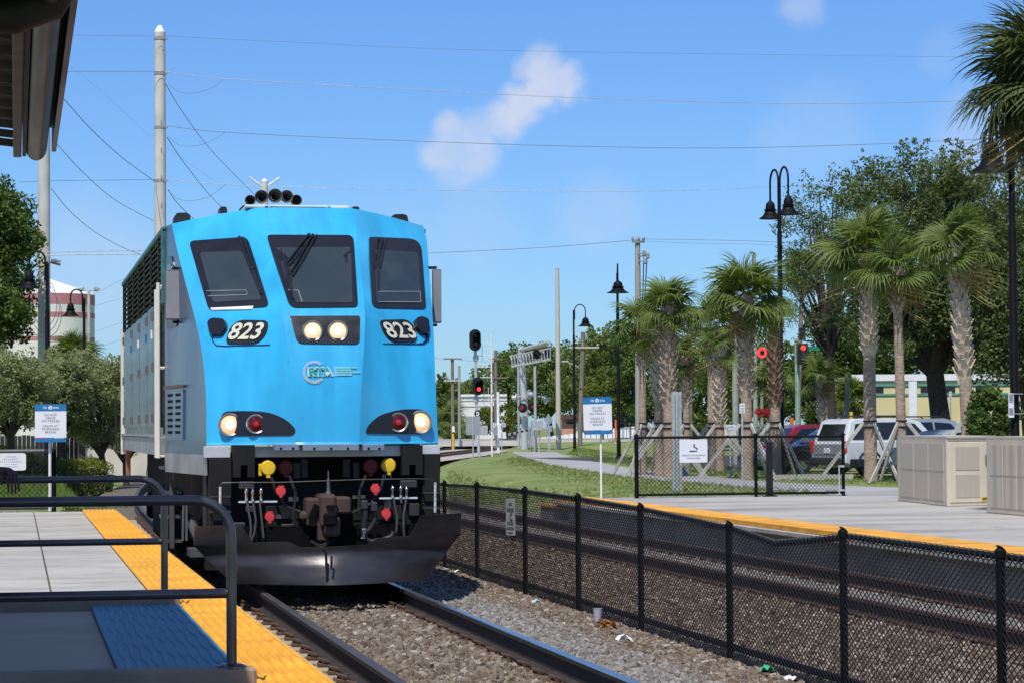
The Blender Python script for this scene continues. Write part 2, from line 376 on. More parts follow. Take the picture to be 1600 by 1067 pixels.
def stones(ng):
    N = ng.nodes.new; L = ng.links.new; outs = []
    for k in range(4):
        ic = N('GeometryNodeMeshIcoSphere'); ic.inputs['Radius'].default_value = 1; ic.inputs['Subdivisions'].default_value = 2 if k == 0 else 1
        nz = N('ShaderNodeTexNoise'); nz.inputs['Scale'].default_value = .9+.3*k; nz.noise_dimensions = '4D'; nz.inputs['W'].default_value = k*7.3
        sb = N('ShaderNodeVectorMath'); sb.operation = 'SUBTRACT'; L(nz.outputs['Color'], sb.inputs[0]); sb.inputs[1].default_value = (.5, .5, .5)
        sc = N('ShaderNodeVectorMath'); sc.operation = 'MULTIPLY'; L(sb.outputs[0], sc.inputs[0]); sc.inputs[1].default_value = (2.4, 2.4, 2.0)
        sp = N('GeometryNodeSetPosition'); L(ic.outputs[0], sp.inputs[0]); L(sc.outputs[0], sp.inputs['Offset'])
        tr = N('GeometryNodeTransform'); L(sp.outputs[0], tr.inputs[0]); tr.inputs['Scale'].default_value = (1, .8, .62)
        outs.append(tr.outputs[0])
    return outs
def stone_mat(name, cols):
    m = bpy.data.materials.new(name); m.use_nodes = True; nt = m.node_tree; N = nt.nodes.new; L = nt.links.new
    b = nt.nodes['Principled BSDF']; b.inputs['Roughness'].default_value = .9; b.inputs['Specular IOR Level'].default_value = .3
    oi = N('ShaderNodeObjectInfo'); r = N('ShaderNodeValToRGB'); L(oi.outputs['Random'], r.inputs[0]); cr = r.color_ramp
    for i, c in enumerate(cols):
        p = i/(len(cols)-1)
        e = cr.elements[i] if i < 2 else cr.elements.new(p)
        e.position = p; e.color = (*c, 1)
    cr.elements[1].position = 1/(len(cols)-1)
    tc = N('ShaderNodeTexCoord'); n = N('ShaderNodeTexNoise'); n.inputs['Scale'].default_value = 1.5; L(tc.outputs['Object'], n.inputs['Vector'])
    mx = N('ShaderNodeMix'); mx.data_type = 'RGBA'; mx.blend_type = 'MULTIPLY'; mx.inputs[0].default_value = .5; L(r.outputs[0], mx.inputs[6]); L(n.outputs[0], mx.inputs[7])
    L(mx.outputs[2], b.inputs['Base Color']); return m
m_st1 = stone_mat('ballast_stone', [(.11, .078, .05), (.20, .15, .105), (.28, .23, .175), (.15, .10, .065), (.25, .19, .14), (.38, .33, .26), (.13, .09, .06), (.58, .52, .44)])
m_st2 = stone_mat('ballast_stone_grey', [(.22, .205, .185), (.30, .28, .255), (.17, .145, .12), (.38, .365, .34), (.26, .225, .195), (.42, .40, .38)])
m_st3 = stone_mat('ballast_stone_dark', [(.085, .052, .032), (.15, .10, .063), (.25, .19, .135), (.11, .068, .04), (.20, .14, .09), (.34, .275, .205), (.52, .45, .36)])
def carpet(xz, y0, y1, dy=1): return MB().grid(strip_rows(xz, y0, y1, dy)).build('ballast_stones', m_st1)
scatter('ballast_stones', carpet([(2.52, -.205), (3.72, -.205)], 12, 34), m_st1, 560, stones, .024, .052, 1)
scatter('ballast_stones', carpet([(1.4, -.24), (2.3, -.225)], 12, 44), m_st3, 140, stones, .012, .026, 2)
scatter('ballast_stones', carpet([(3.95, -.205), (4.9, -.225)], 12, 34), m_st2, 560, stones, .023, .050, 3)
scatter('ballast_stones', carpet([(4.7, -.225), (5.2, -.27), (5.8, -.35), (6.3, -.41)], 12, 36), m_st1, 520, stones, .026, .056, 4)
scatter('ballast_stones', carpet([(6.2, -.41), (8.6, -.405)], 13, 62), m_st3, 330, stones, .025, .048, 5)
scatter('ballast_stones', carpet([(8.7, -.40), (10.1, -.40), (11.0, -.42), (12.6, -.52)], 15, 66), m_st2, 230, stones, .025, .045, 6)
scatter('ballast_stones', carpet([(-1.6, .12), (.6, .0), (1.8, -.15)], 38.6, 50), m_st2, 170, stones, .03, .055, 7)

# ------------------------------------------------------------------ tracks
def rail_run(name, X, z, top_mat, parent, y0=4, y1=225):
    prof = [(-.068, -.18), (.068, -.18), (.068, -.168), (.012, -.150), (.010, -.045), (.036, -.036), (.037, -.006), (.030, 0), (-.030, 0), (-.037, -.006), (-.036, -.036), (-.010, -.045), (-.012, -.150), (-.068, -.168)]
    ys = [y0, 20, 30, 42]+list(range(46, int(y1), 6))
    mb = MB(); k = 0
    rows = [[(X+track_off(y)+a, y, z+b) for a, b in prof+prof[:1]] for y in ys]
    mb.grid(rows); mi = []
    n = len(prof)
    for i in range(len(ys)-1):
        for j in range(n): mi.append(1 if j in (6, 7, 8) else 0)
    mb.mi = mi
    return mb.build(name, [m_rail, top_mat], parent)
HG = .715
def track(label, X, z, tm_l, tm_r, y_end, nclip):
    t = thing('railway_track', label, 'railway track', (X, 0, z), kind='structure')
    rail_run('rail', X-HG, z, tm_l, t); rail_run('rail', X+HG, z, tm_r, t)
    # one tie of each kind, copied along the line
    tb = MB(); tb.box((0, 0, -.30), (2.55, .24, .21), ch=.02); tie0 = tb.build('concrete_tie', m_tie, t, local=True)
    cb = MB()
    for s in (-1, 1):
        for q in (-1, 1):
            cx = s*HG+q*.115
            cb.box((cx, 0, -.178), (.085, .10, .035), ch=.008); cb.tube([(cx-q*.03, -.05, -.155), (cx+q*.03, -.05, -.135), (cx+q*.035, .05, -.135), (cx-q*.03, .05, -.155)], .012, 5)
            cb.box((cx+q*.02, 0, -.155), (.03, .05, .05))
    clip0 = cb.build('rail_clip', m_clip, tie0, local=True)
    y = 13.1; first = True
    while y < y_end:
        if first: o = tie0; first = False
        else: o = dup(tie0, t)
        sl_ = (track_off(y+.5)-track_off(y-.5))
        o.location = (track_off(y)+random.uniform(-.01, .01), y, random.uniform(-.006, .004)); o.rotation_euler = (0, 0, -math.atan(sl_)+random.uniform(-.01, .01))
        y += .61
    return t
track('near railway track with a polished right rail in front of the blue locomotive', X1, Z1, m_raildull, m_railtop, 52, 1)
m_rail_near = m_rail; m_rail = M('rail_steel_brown', (.085, .046, .030), .85, vs=8, bump=.3, var=.3)
track('far rusty railway track behind the black chain link fence', X2, Z2, m_rail, m_rail, 66, 1)

# ------------------------------------------------------------------ left platform
ZP = .36
PE = at_z(100, 801, ZP).y
lp = thing('left_platform', None, None, (0, 0, 0), kind='structure')
mb = MB(); mb.box((-5.2-.79, (4+PE)/2, ZP-.31), (10.4, PE-4, .6), ch=.01)
JX = at_z(64, 855, ZP).x
lp_base = MB(); lp_base.box((-4.5, (4+PE)/2, -.06), (12.0-.02, PE-4-.02, .76)); lp_base.build('platform_wall', m_kerb, lp)
for x0, x1 in ((-10.5, JX-.008), (JX+.008, .985)):
    ys = [4, 10, 19.2, 28.6, PE]
    for a, b in zip(ys[:-1], ys[1:]):
        sb = MB(); sb.box(((x0+x1)/2, (a+b)/2, ZP-.02), (x1-x0, b-a-.003, .08), ch=.001); sb.build('concrete_slab', m_conc, lp)
def domes(name, x0, x1, y0, y1, z, pitch, r, h, mat, parent, n=6, stag=False):
    xs = np.arange(x0+pitch/2, x1-pitch*.3, pitch); ys = np.arange(y0+pitch/2, y1-pitch*.3, pitch)
    gx, gy = np.meshgrid(xs, ys); c = np.stack([gx.ravel(), gy.ravel()], 1); a = np.arange(n)*2*math.pi/n
    ring = np.stack([np.cos(a), np.sin(a)], 1)
    lo = np.concatenate([c[:, None, :]+ring*r, np.full((len(c), n, 1), z)], 2); hi = np.concatenate([c[:, None, :]+ring*r*.6, np.full((len(c), n, 1), z+h)], 2)
    top = np.concatenate([c[:, None, :], np.full((len(c), 1, 1), z+h*1.12)], 2)
    V = np.concatenate([lo, hi, top], 1); k = np.arange(len(c))[:, None, None]*(2*n+1); f = []
    for j in range(n):
        f.append([j, (j+1) % n, n+(j+1) % n, n+j]); f.append([n+j, n+(j+1) % n, 2*n, 2*n])
    fq = np.array([q for q in f if q[2] != q[3]])[None]+k; ft = np.array([q[:3] for q in f if q[2] == q[3]])[None]+k
    ftris = np.concatenate([fq[..., [0, 1, 2]].reshape(-1, 3), fq[..., [0, 2, 3]].reshape(-1, 3), ft.reshape(-1, 3)])
    return np_obj(name, V.reshape(-1, 3), ftris, mat, parent, kind='stuff')
# yellow strip in separate two foot tiles
y = 4.0; YT = .61*2
tile = MB(); tile.box((0, 0, 0), (.512, YT-.006, .022), ch=.005); t0 = None
while y < PE-.2:
    L_ = min(YT, PE-y)
    if t0 is None: t0 = tile.build('yellow_tactile_tile', m_yellow, lp, local=True); o = t0
    else: o = t0.copy(); COL.objects.link(o)
    o.location = (1.246, y+L_/2, ZP+.028); o.scale = (1, L_/YT, 1); y += YT
domes('tactile_domes', .992, 1.50, 9.5, PE, ZP+.039, .060, .022, .014, m_yellow, lp)
# ramp head: blue tactile mat between two kerbs, with the two handrails
YK1, YK2 = at_z(330, 1047, ZP+.13).y, at_z(200, 929, ZP+.13).y
KX = at_z(403, 1047, ZP+.13).x
bx1 = at_z(320, 993, ZP+.03).x; bx0 = at_z(160, 993, ZP+.03).x
mb = MB(); mb.box(((bx0+bx1)/2, (YK1+YK2)/2, ZP+.03), (bx1-bx0, YK2-YK1-.12, .03), ch=.004); mb.v = [v+Vector((0, 0, .018)) for v in mb.v]; mb.build('blue_tactile_mat', m_blue, lp)
mb = MB(); mb.box(((-8+bx0)/2-.004, (YK1+YK2)/2, ZP+.024), (bx0+8, YK2-YK1-.12, .012)); mb.build('landing_shade_tint_slab', M('ramp_landing_shade_tint', (.42, .34, .25), .85, vs=1.2, var=.12, bump=.2), lp)  # thin slab over the concrete, tinted warm to offset the blue shade
# wavy ribs of the blue mat
rows = []
nb_ = 11
mb = MB()
for i in range(nb_):
    xx = bx0+.05+(bx1-bx0-.08)*i/(nb_-1)
    pts = [(xx+.008*math.sin(j*.9+i), YK1+.1+(YK2-YK1-.22)*j/40, ZP+.063) for j in range(41)]
    mb.tube(pts, .011, 5)
mb.build('mat_ribs', m_blue, lp, smooth=True, kind='stuff')
m_kerbdk = M('ramp_kerb_paint', (.27, .205, .145), .7, vs=3, var=.2, bump=.15)
for yk, xr in ((YK1, KX), (YK2, at_z(283, 929, ZP+.13).x)):
    mb = MB(); mb.box((xr/2-4, yk+.06, ZP+.075), (xr+8, .15, .13), ch=.015); mb.build('ramp_kerb', m_kerbdk, lp)
m_pipe = M('bronze_pipe', (.12, .11, .11), .30, metal=.85, var=.15, vs=3)
def handrail(yk, px_post, y_top, y_mid, y_base, label):
    p = at_y(px_post, y_base, yk); xt = p.x; zb = ZP+.14
    zt = at_y(px_post, y_top, yk).z; zm = at_y(px_post, y_mid, yk).z; r = .0245; rad = .17
    t = thing('handrail', label, 'handrail', (xt, yk, zb))
    pts = [(xt, yk, zb)]; pts += [(xt, yk, zt-rad)]+[(xt-rad+rad*math.cos(a), yk, zt-rad+rad*math.sin(a)) for a in [R(d) for d in range(15, 91, 15)]]+[(-6.5, yk, zt)]
    mb = MB(); mb.tube(pts, r, 14); mb.build('top_rail', m_pipe, t, smooth=True)
    mb = MB(); mb.tube([(xt-.02, yk, zm), (-6.5, yk, zm)], r*.95, 14); mb.build('middle_rail', m_pipe, t, smooth=True)
    xp = xt-.02
    while xp > -6:
        xp -= 1.52 if yk > 14 else 1.18
        mb = MB(); mb.tube([(xp, yk, zb), (xp, yk, zt)], r*.95, 12); mb.build('post', m_pipe, t, smooth=True)
    for xq in (xt,):
        mb = MB(); mb.lathe([(.07, 0), (.07, .01), (.045, .02)], (xq, yk, zb-.005)); mb.build('base_flange', m_pipe, t)
    return zt
handrail(YK1+.06, 362, 780, 926, 1046, 'near dark metal handrail with a rounded corner beside the blue tactile mat')
zt2 = handrail(YK2+.06, 257, 747, 845, 929, 'farther dark metal handrail standing on the grey kerb behind the blue mat')

# ------------------------------------------------------------------ right platform
ZR = .115
RX = (at_z(1300, 834, ZR).x+at_z(1560, 865.5, ZR).x)/2
RX2 = (at_z(1300, 822.7, ZR).x+at_z(1560, 854.5, ZR).x)/2
RE = at_z(950, 778, ZR).y
rp = thing('right_platform', None, None, (0, 0, 0), kind='structure')
mb = MB(); mb.box((RX+8.5, (8+RE)/2, -.26), (17-.04, RE-8-.02, .58)); mb.build('platform_wall', M('platform_wall_concrete', (.33, .285, .23), .9, vs=1.5, var=.3, bump=.3, stretch=(1, .5, 2)), rp)
ysl = [8, 16, 24, 32, 40, 46, RE]
for a, b in zip(ysl[:-1], ysl[1:]):
    for xa, xb in ((RX2+.003, RX2+5.5), (RX2+5.5, RX+17)):
        mb = MB(); mb.box(((xa+xb)/2, (a+b)/2, ZR-.02), (xb-xa-.012, b-a-.012, .08), ch=.006); mb.build('concrete_slab', m_conc_stain, rp)
mb = MB(); mb.box(((RX+RX2)/2, (8+RE)/2, ZR+.0), (RX2-RX, RE-8, .075), ch=.006); mb.build('yellow_edge_strip', m_yellow, rp)
# weathered lip under the yellow edge
mb = MB(); mb.box((RX-.03, (8+RE)/2, ZR-.075), (.10, RE-8.1, .07), ch=.01); mb.build('platform_lip', m_conc, rp)
# stepped end of the edge, seen through the fence
q = at_x(895, 797, RX+.1); q2 = at_x(852, 790, RX+.1)
et = thing('edge_ramp', 'small dark block with a sloping orange top beyond the end of the right platform', 'ramp', (RX+.4, (q.y+q2.y)/2, -.3))
mb = MB(); mb.prism([(RX, q.y, -.5), (RX, q2.y, -.5), (RX, q2.y, q2.z), (RX, q.y, q.z)], (.7, 0, 0)); mb.build('ramp_block', m_kerb, et)
mb = MB(); mb.prism([(RX-.02, q.y, q.z), (RX-.02, q2.y, q2.z), (RX-.02, q2.y, q2.z+.05), (RX-.02, q.y, q.z+.05)], (.74, 0, 0)); mb.build('ramp_top', M('faded_orange', (.75, .30, .05), .6), et)

# ------------------------------------------------------------------ footpath over the lawn, kerb and road behind it
def sheet(name, pxs, z, mat, th=.0):
    mb = MB(); ps = [at_z(px, py, z) for px, py in pxs]
    mb.add(ps, [tuple(range(len(ps)))]); return struct(name, mb, mat)
up_ = [(804,704.5),(865,704.5),(880,710),(900,715),(935,722),(991,732),(1080,741),(1195,752),(1300,757),(1420,762)]
lo_ = [(800,707),(815,712),(825,716),(857,726),(935,738),(991,746),(1109,757),(1195,764),(1300,772),(1420,776)]
mb = MB(); mb.grid([[at_z(*p, .012) for p in lo_], [at_z(*p, .012) for p in up_]])
struct('footpath', mb, m_path)
def band(name, y0, y1, x0, x1, z, mat, th):
    mb = MB(); mb.box(((x0+x1)/2, (y0+y1)/2, z-th/2), (x1-x0, y1-y0, th)); return struct(name, mb, mat)
m_asph = M('asphalt', (.055, .055, .057), .9, vs=3, bump=.3, bs=40, var=.2)
m_kerbw = M('pale_kerb', (.55, .53, .48), .85, vs=1, var=.12)
band('road', 186, 200, 21, 160, .60, m_asph, .3)
band('road_kerb', 184.6, 185, 21, 120, .66, m_kerbw, .4)
band('road_kerb', 201, 201.4, 10, 160, .72, m_kerbw, .5)
band('pavement', 201.4, 206, 10, 160, .71, m_path, .5)
# car park behind the palms
c0 = at_z(1130, 728, .02)
mb = MB(); mb.box((c0.x+30, c0.y+14, -.08), (62, 40, .2)); struct('car_park', mb, m_asph)
mb = MB(); ps = [at_z(x, y, .03) for x, y in ((640, 707), (686, 701), (800, 693.5), (822, 696), (800, 703), (760, 711), (690, 720), (640, 726))]; mb.add(ps, [tuple(range(len(ps)))]); struct('crossing_apron', mb, M('pale_gravel', (.40, .36, .30), .95, vs=.6, bump=.5, bs=12, var=.3))
for pa, pb in (((660, 711), (800, 696)), ((660, 715), (800, 698.5)), ((660, 704), (790, 694.5))):
    mb = MB(); mb.bar(at_z(*pa, .09), at_z(*pb, .09), .07, .12); struct('crossing_rail', mb, m_rail)
# ------------------------------------------------------------------ chain link
def diag_wires(name, p0, p1, zb0, zt0, zb1, zt1, px_, pz_, r, mat, parent, topfn=None):
    """two families of straight crossing wires filling the panel p0-p1 (plan points)"""
    p0 = np.array(p0[:2], float); p1 = np.array(p1[:2], float); L = np.linalg.norm(p1-p0); t = (p1-p0)/L; nrm = np.array([-t[1], t[0]])
    segs = []; H = max(zt0-zb0, zt1-zb1); slope = pz_/px_; run = H/slope
    zb = lambda s: zb0+(zb1-zb0)*s/L
    k = -int(run/px_)-1
    while k*px_ < L+run:
        for sg in (1, -1):
            s0 = k*px_; s1 = s0+run; a, b = max(0, s0), min(L, s1)
            if b-a > .01:
                if sg == 1: h0, h1 = (a-s0)*slope, (b-s0)*slope
                else: h0, h1 = H-(a-s0)*slope, H-(b-s0)*slope
                # split so that the panel can follow a bent top rail
                n = max(1, int((b-a)/.25)) if topfn else 1
                for i in range(n):
                    sa = a+(b-a)*i/n; sb = a+(b-a)*(i+1)/n; ha = h0+(h1-h0)*i/n; hb = h0+(h1-h0)*(i+1)/n
                    za = zb(sa)+ha*((topfn(sa)-zb(sa))/H if topfn else 1); zz = zb(sb)+hb*((topfn(sb)-zb(sb))/H if topfn else 1)
                    segs.append(((*(p0+t*sa+nrm*r*sg*.6), za), (*(p0+t*sb+nrm*r*sg*.6), zz)))
        k += 1
    A = np.array([s[0] for s in segs]); B = np.array([s[1] for s in segs]); d = B-A; d /= np.linalg.norm(d, axis=1)[:, None]
    n3 = np.array([nrm[0], nrm[1], 0]); w = np.cross(d, n3); V = []
    for j in range(3):
        a = 2*math.pi*j/3; off = (n3*math.cos(a)+w*math.sin(a))*r; V += [A+off, B+off]
    V = np.stack(V, 1).reshape(-1, 3); kk = np.arange(len(A))[:, None, None]*6
    f = (np.array([[0, 2, 3, 1], [2, 4, 5, 3], [4, 0, 1, 5]])[None]+kk).reshape(-1, 4)
    return np_obj(name, V, f, mat, parent, kind='stuff')
m_vinyl = M('black_vinyl_wire', (.010, .010, .011), .5, var=.1)
# near fence between the tracks
FX = 5.80
post_px = [(745,760),(820,768),(903,779.7),(1000.5,796),(1139,826),(1317,838),(1563,870)]
fz0 = -.36
fence = thing('chain_link_fence', 'long black chain link fence with a bent top rail between the two tracks', 'fence', (FX, 20, fz0))
P = [at_x(px, py, FX) for px, py in post_px][::-1]           # near to far
sp = 2.5; zt_n = sum(p.z for p in P)/len(P)
posts = [(p.y, p.z) for p in P]
posts = [(posts[0][0]-sp, posts[0][1])]+posts
while posts[-1][0] < 70: posts.append((posts[-1][0]+sp, zt_n))
dent = [(at_x(1205, 849, FX).y, at_x(1205, 849, FX).z), (at_x(1250, 845, FX).y, at_x(1250, 845, FX).z)]
prof = sorted(posts+dent)
def ftop(y): return float(np.interp(y, [a for a, b in prof], [b for a, b in prof]))
mb = MB(); mb.tube([(FX+.035, a, b) for a, b in prof], .020, 8); mb.build('top_rail', m_blacksatin, fence, smooth=True)
mb = MB(); mb.tube([(FX+.035, prof[0][0], fz0+.14), (FX+.035, 70, fz0+.14)], .03, 8); mb.build('bottom_rail', m_blacksatin, fence, smooth=True)
for y, z in posts:
    mb = MB(); mb.tube([(FX, y, fz0-.1), (FX, y, z+.03)], .029, 10); mb.lathe([(.036, 0), (.036, .04), (.016, .06)], (FX, y, z+.0))
    mb.tube([(FX+.02*math.cos(a), y+.03*math.sin(a), z+.035+.035*math.sin(a/2)) for a in [R(d) for d in range(0, 361, 40)]], .005, 5)
    mb.build('post', m_blacksatin, fence, smooth=True)
y0f = posts[0][0]
diag_wires('wire_mesh', (FX, y0f), (FX, 34), fz0+.02, ftop(y0f), fz0+.02, zt_n, .085, .050, .0042, m_vinyl, fence, topfn=lambda s: ftop(y0f+s))
diag_wires('wire_mesh', (FX, 34), (FX, 70), fz0+.02, zt_n, fz0+.02, zt_n, .12, .07, .0045, m_vinyl, fence)
# wrapped tie wire along the top rail
mb = MB(); yy = y0f
while yy < 30:
    zt = ftop(yy); mb.tube([(FX+.035+.03*math.cos(a), yy+a*.01, zt+.03*math.sin(a)) for a in [R(d) for d in range(0, 361, 60)]], .004, 3, cap=False); yy += .1
mb.build('tie_wires', m_vinyl, fence, kind='stuff')
# narrow warning plate on that fence
s0 = at_x(799, 779, FX-.05); s1 = at_x(799, 836, FX-.05); sw = abs(at_x(791, 800, FX-.05).y-at_x(808, 800, FX-.05).y)
ws = thing('fence_sign', 'narrow grey warning sign hung on the black fence between the tracks', 'sign', (FX-.05, s0.y, s1.z))
rz = R(-62)
sgn = MB(); c = Vector((FX-.06, s0.y, (s0.z+s1.z)/2)); h = s0.z-s1.z; wd = .17
rt = Vector((math.cos(rz), math.sin(rz), 0)); nr = Vector((-rt.y, rt.x, 0)); nr = nr if nr.y < 0 else -nr
rot = Matrix((rt, -nr, Vector((0, 0, 1)))).transposed()
rt_v = rt if rt.dot(RT) > 0 else -rt
sgn.box(c, (wd, .008, h), rot, ch=.002); sgn.build('sign_plate', M('aged_sign_grey', (.30, .30, .31), .5, var=.1), ws)
prt = MB()
for dz, hh, ww in ((.36, .07, .05), (.20, .10, .12), (-.16, .09, .10), (-.30, .07, .12), (-.42, .03, .08)):
    prt.box(c+nr*.006+Vector((0, 0, dz*h)), (wd*ww/.17*1.1, .003, hh*h), rot)
prt.tube([c+nr*.008+rt_v*.02+Vector((0, 0, .10*h)), c+nr*.008+Vector((0, 0, .02*h)), c+nr*.008+rt_v*.03+Vector((0, 0, -.07*h))], .012, 5); prt.lathe([(.018, 0), (.018, .004)], c+nr*.006+rt_v*.02+Vector((0, 0, .13*h)), nr, 10)
prt.build('sign_print', M('aged_sign_ink', (.10, .105, .11), .6), ws)

# corner fence on the right platform
A = at_z(995, 776.5, ZR+.04); B = at_z(1318, 772.5, ZR+.04); C_ = A.lerp(B, (1181-995)/(1318-995)); C_ = at_y(1181, 740, A.y+(B.y-A.y)*.57)
C_ = Vector((C_.x, A.y+(B.y-A.y)*(C_.x-A.x)/(B.x-A.x), ZR+.04))
cf = thing('chain_link_fence', 'short black chain link fence across the far end of the right platform', 'fence', A)
HF = (776-683)*(A-EYE).dot(FW)/F_PX
for p, px_ in ((A, 0), (C_, 1), (B, 2)):
    mb = MB(); mb.tube([p-Vector((0, 0, .05)), p+Vector((0, 0, HF+.03))], .045 if px_ == 0 else .035, 10); mb.lathe([(.05, 0), (.05, .03), (.015, .06)], p+Vector((0, 0, HF+.02))); mb.build('post', m_blacksatin, cf, smooth=True)
for zz, nm in ((HF, 'top_rail'), (.05, 'bottom_rail')):
    mb = MB(); mb.tube([A+Vector((0, 0, zz)), B+Vector((0, 0, zz))], .026, 8); mb.build(nm, m_blacksatin, cf, smooth=True)
diag_wires('wire_mesh', A, B, A.z+.03, A.z+HF, B.z+.03, B.z+HF, .085, .085, .0048, m_vinyl, cf)
# gate hinge post with galvanised clamps
mb = MB(); g = B+Vector((-.10, -.03, 0)); mb.tube([g+Vector((0, 0, .02)), g+Vector((0, 0, .62))], .016, 8); mb.box(g+Vector((.05, 0, .1)), (.12, .05, .04)); mb.box(g+Vector((.05, 0, .60)), (.12, .05, .04)); mb.build('gate_clamp', m_galv, cf)
# black post on the platform
bp = at_z(1202.5, 775, ZR+.02); hb = (775-692)*(bp-EYE).dot(FW)/F_PX
bo = thing('bollard', 'slim black bollard post on a square foot at the platform end fence', 'bollard', bp)
mb = MB(); mb.box(bp+Vector((0, 0, .012)), (.26, .26, .024), ch=.006); mb.build('base_plate', m_black, bo)
mb = MB(); mb.box(bp+Vector((0, 0, hb/2)), (.125, .125, hb), ch=.012); mb.build('shaft', m_black, bo)
mb = MB(); mb.box(bp+Vector((0, 0, hb+.012)), (.14, .14, .03), ch=.01); mb.build('cap', m_black, bo)
# ------------------------------------------------------------------ locomotive
PLOW_Y = [0.]
for i_ in range(60):
    t_ = (i_+.5)/60; sl_ = float(np.interp(t_, [0, .28, .34, .46, .54, 1], [.34, .36, .62, .46, -.32, -.36])); PLOW_Y.append(PLOW_Y[-1]+sl_*.63/60)
XC = 3.07
m_blue_p = M('locomotive_blue', (.030, .39, .68), .32, vs=1.6, var=.13, spots=.30, spot_col=(.02, .12, .20), spot_scale=1.7, spec=.5, coat=.5, bump=.05, bs=2.2, stretch=(2.2, 1, .35))
m_steel = M('brushed_steel', (.045, .052, .053), .26, metal=.3, vs=1.2, var=.3, stretch=(.4, .4, 3), bump=.05, bs=4)
m_steel_cab = M('cab_side_steel', (.055, .11, .19), .26, metal=.35, vs=1.0, var=.22, stretch=(1, 1, .5), bump=.06, bs=3)
m_steelband = M('bright_steel_band', (.60, .62, .62), .45, metal=.35, vs=3, var=.12)
m_sill = M('side_sill_grey', (.30, .31, .30), .55, metal=.3, vs=2, var=.25)
m_roof = M('locomotive_roof', (.50, .56, .55), .55, vs=1, var=.12)
m_teal = M('faded_teal', (.03, .13, .12), .5, vs=4, var=.3)
m_under = M('underframe_black', (.004, .004, .004), .8, spec=.1, vs=5, var=.4, bump=.2)
m_pilot = M('pilot_black', (.011, .0105, .010), .7, spec=.25, vs=3, var=.3, bump=.1, bs=20)
m_plow = M('plow_steel', (.065, .06, .062), .36, metal=.55, vs=2.5, var=.35, bump=.08, bs=12, stretch=(.6, 1, 1.6))
m_grille = M('grille_black', (.012, .012, .012), .6, var=.3)
m_rust = M('coupler_rust', (.065, .035, .027), .85, vs=9, var=.3, bump=.4)
m_glass = M_glass('dark_cab_glass', (.032, .044, .048), .06, .5)
m_frame = M('window_seal_black', (.011, .010, .013), .3, var=.1)
m_num = M('number_board_black', (.015, .016, .013), .35, var=.1)
m_numt = M('number_ivory', (.62, .60, .48), .5, var=.04)
m_chrome = M('chrome', (.75, .75, .74), .15, metal=1, var=.05)
m_rubber = M('rubber_hose', (.016, .016, .016), .55, var=.2)
m_lamp = M_emit('headlight_lit', (1, .68, .30), .75, (.6, .5, .35))
m_lamp2 = M_emit('ditch_light_lit', (1, .58, .20), .6, (.6, .45, .28))
m_redlens = M('red_lens', (.085, .005, .006), .12, var=.3, vs=30)
m_ivory = M('grab_ivory', (.66, .64, .56), .5, var=.06)
m_yplug = M('yellow_plug', (.78, .50, .02), .5, var=.06)
m_mirror = M('mirror_grey', (.24, .24, .26), .4, var=.05)
loco = thing('locomotive', 'blue and steel passenger locomotive numbered 823 with lit headlights on the near track', 'locomotive', (XC, 25.2, 0))

zr  = [1.48, 1.85, 2.20, 2.50, 2.80, 3.09, 3.36, 3.66]
wcr = [.315, .33, .36, .395, .42, .45, .475, .50]
ycr = [25.20, 25.22, 25.28, 25.38, 25.53, 25.92, 26.32, 26.72]
wkr = [1.185, 1.18, 1.19, 1.215, 1.255, 1.30, 1.34, 1.38]
ykr = [25.62, 25.68, 25.82, 26.02, 26.35, 26.74, 27.10, 27.46]
def itp(z, ys):
    """smooth cubic through the section table"""
    n = len(zr); i = 0
    if z <= zr[0]: return ys[0]+(z-zr[0])*(ys[1]-ys[0])/(zr[1]-zr[0])
    if z >= zr[-1]: return ys[-1]+(z-zr[-1])*(ys[-1]-ys[-2])/(zr[-1]-zr[-2])
    while z > zr[i+1]: i += 1
    def sl(k):
        if k == 0: return (ys[1]-ys[0])/(zr[1]-zr[0])
        if k == n-1: return (ys[-1]-ys[-2])/(zr[-1]-zr[-2])
        return (ys[k+1]-ys[k-1])/(zr[k+1]-zr[k-1])
    h = zr[i+1]-zr[i]; t = (z-zr[i])/h; a, b = sl(i)*h, sl(i+1)*h
    return ys[i]*(2*t**3-3*t*t+1)+a*(t**3-2*t*t+t)+ys[i+1]*(-2*t**3+3*t*t)+b*(t**3-t*t)
def nose_y(u, z):
    wc, yc, wk, yk = itp(z, wcr), itp(z, ycr), itp(z, wkr), itp(z, ykr); a = abs(u)
    if a <= wc: return yc
    return yc+(yk-yc)*(a-wc)/(wk-wc)
def hit(px, py, off=0.):
    y = 26.0
    for _ in range(60):
        p = at_y(px, py, y); y = .6*y+.4*nose_y(p.x-XC, p.z)
    p = at_y(px, py, y)
    if off:
        p = p+nrm_at(p)*off
    return p
def nrm_at(p):
    e = .01; u = p.x-XC
    dx = (nose_y(u+e, p.z)-nose_y(u-e, p.z))/(2*e); dz = (nose_y(u, p.z+e)-nose_y(u, p.z-e))/(2*e)
    return Vector((dx, -1, dz)).normalized()
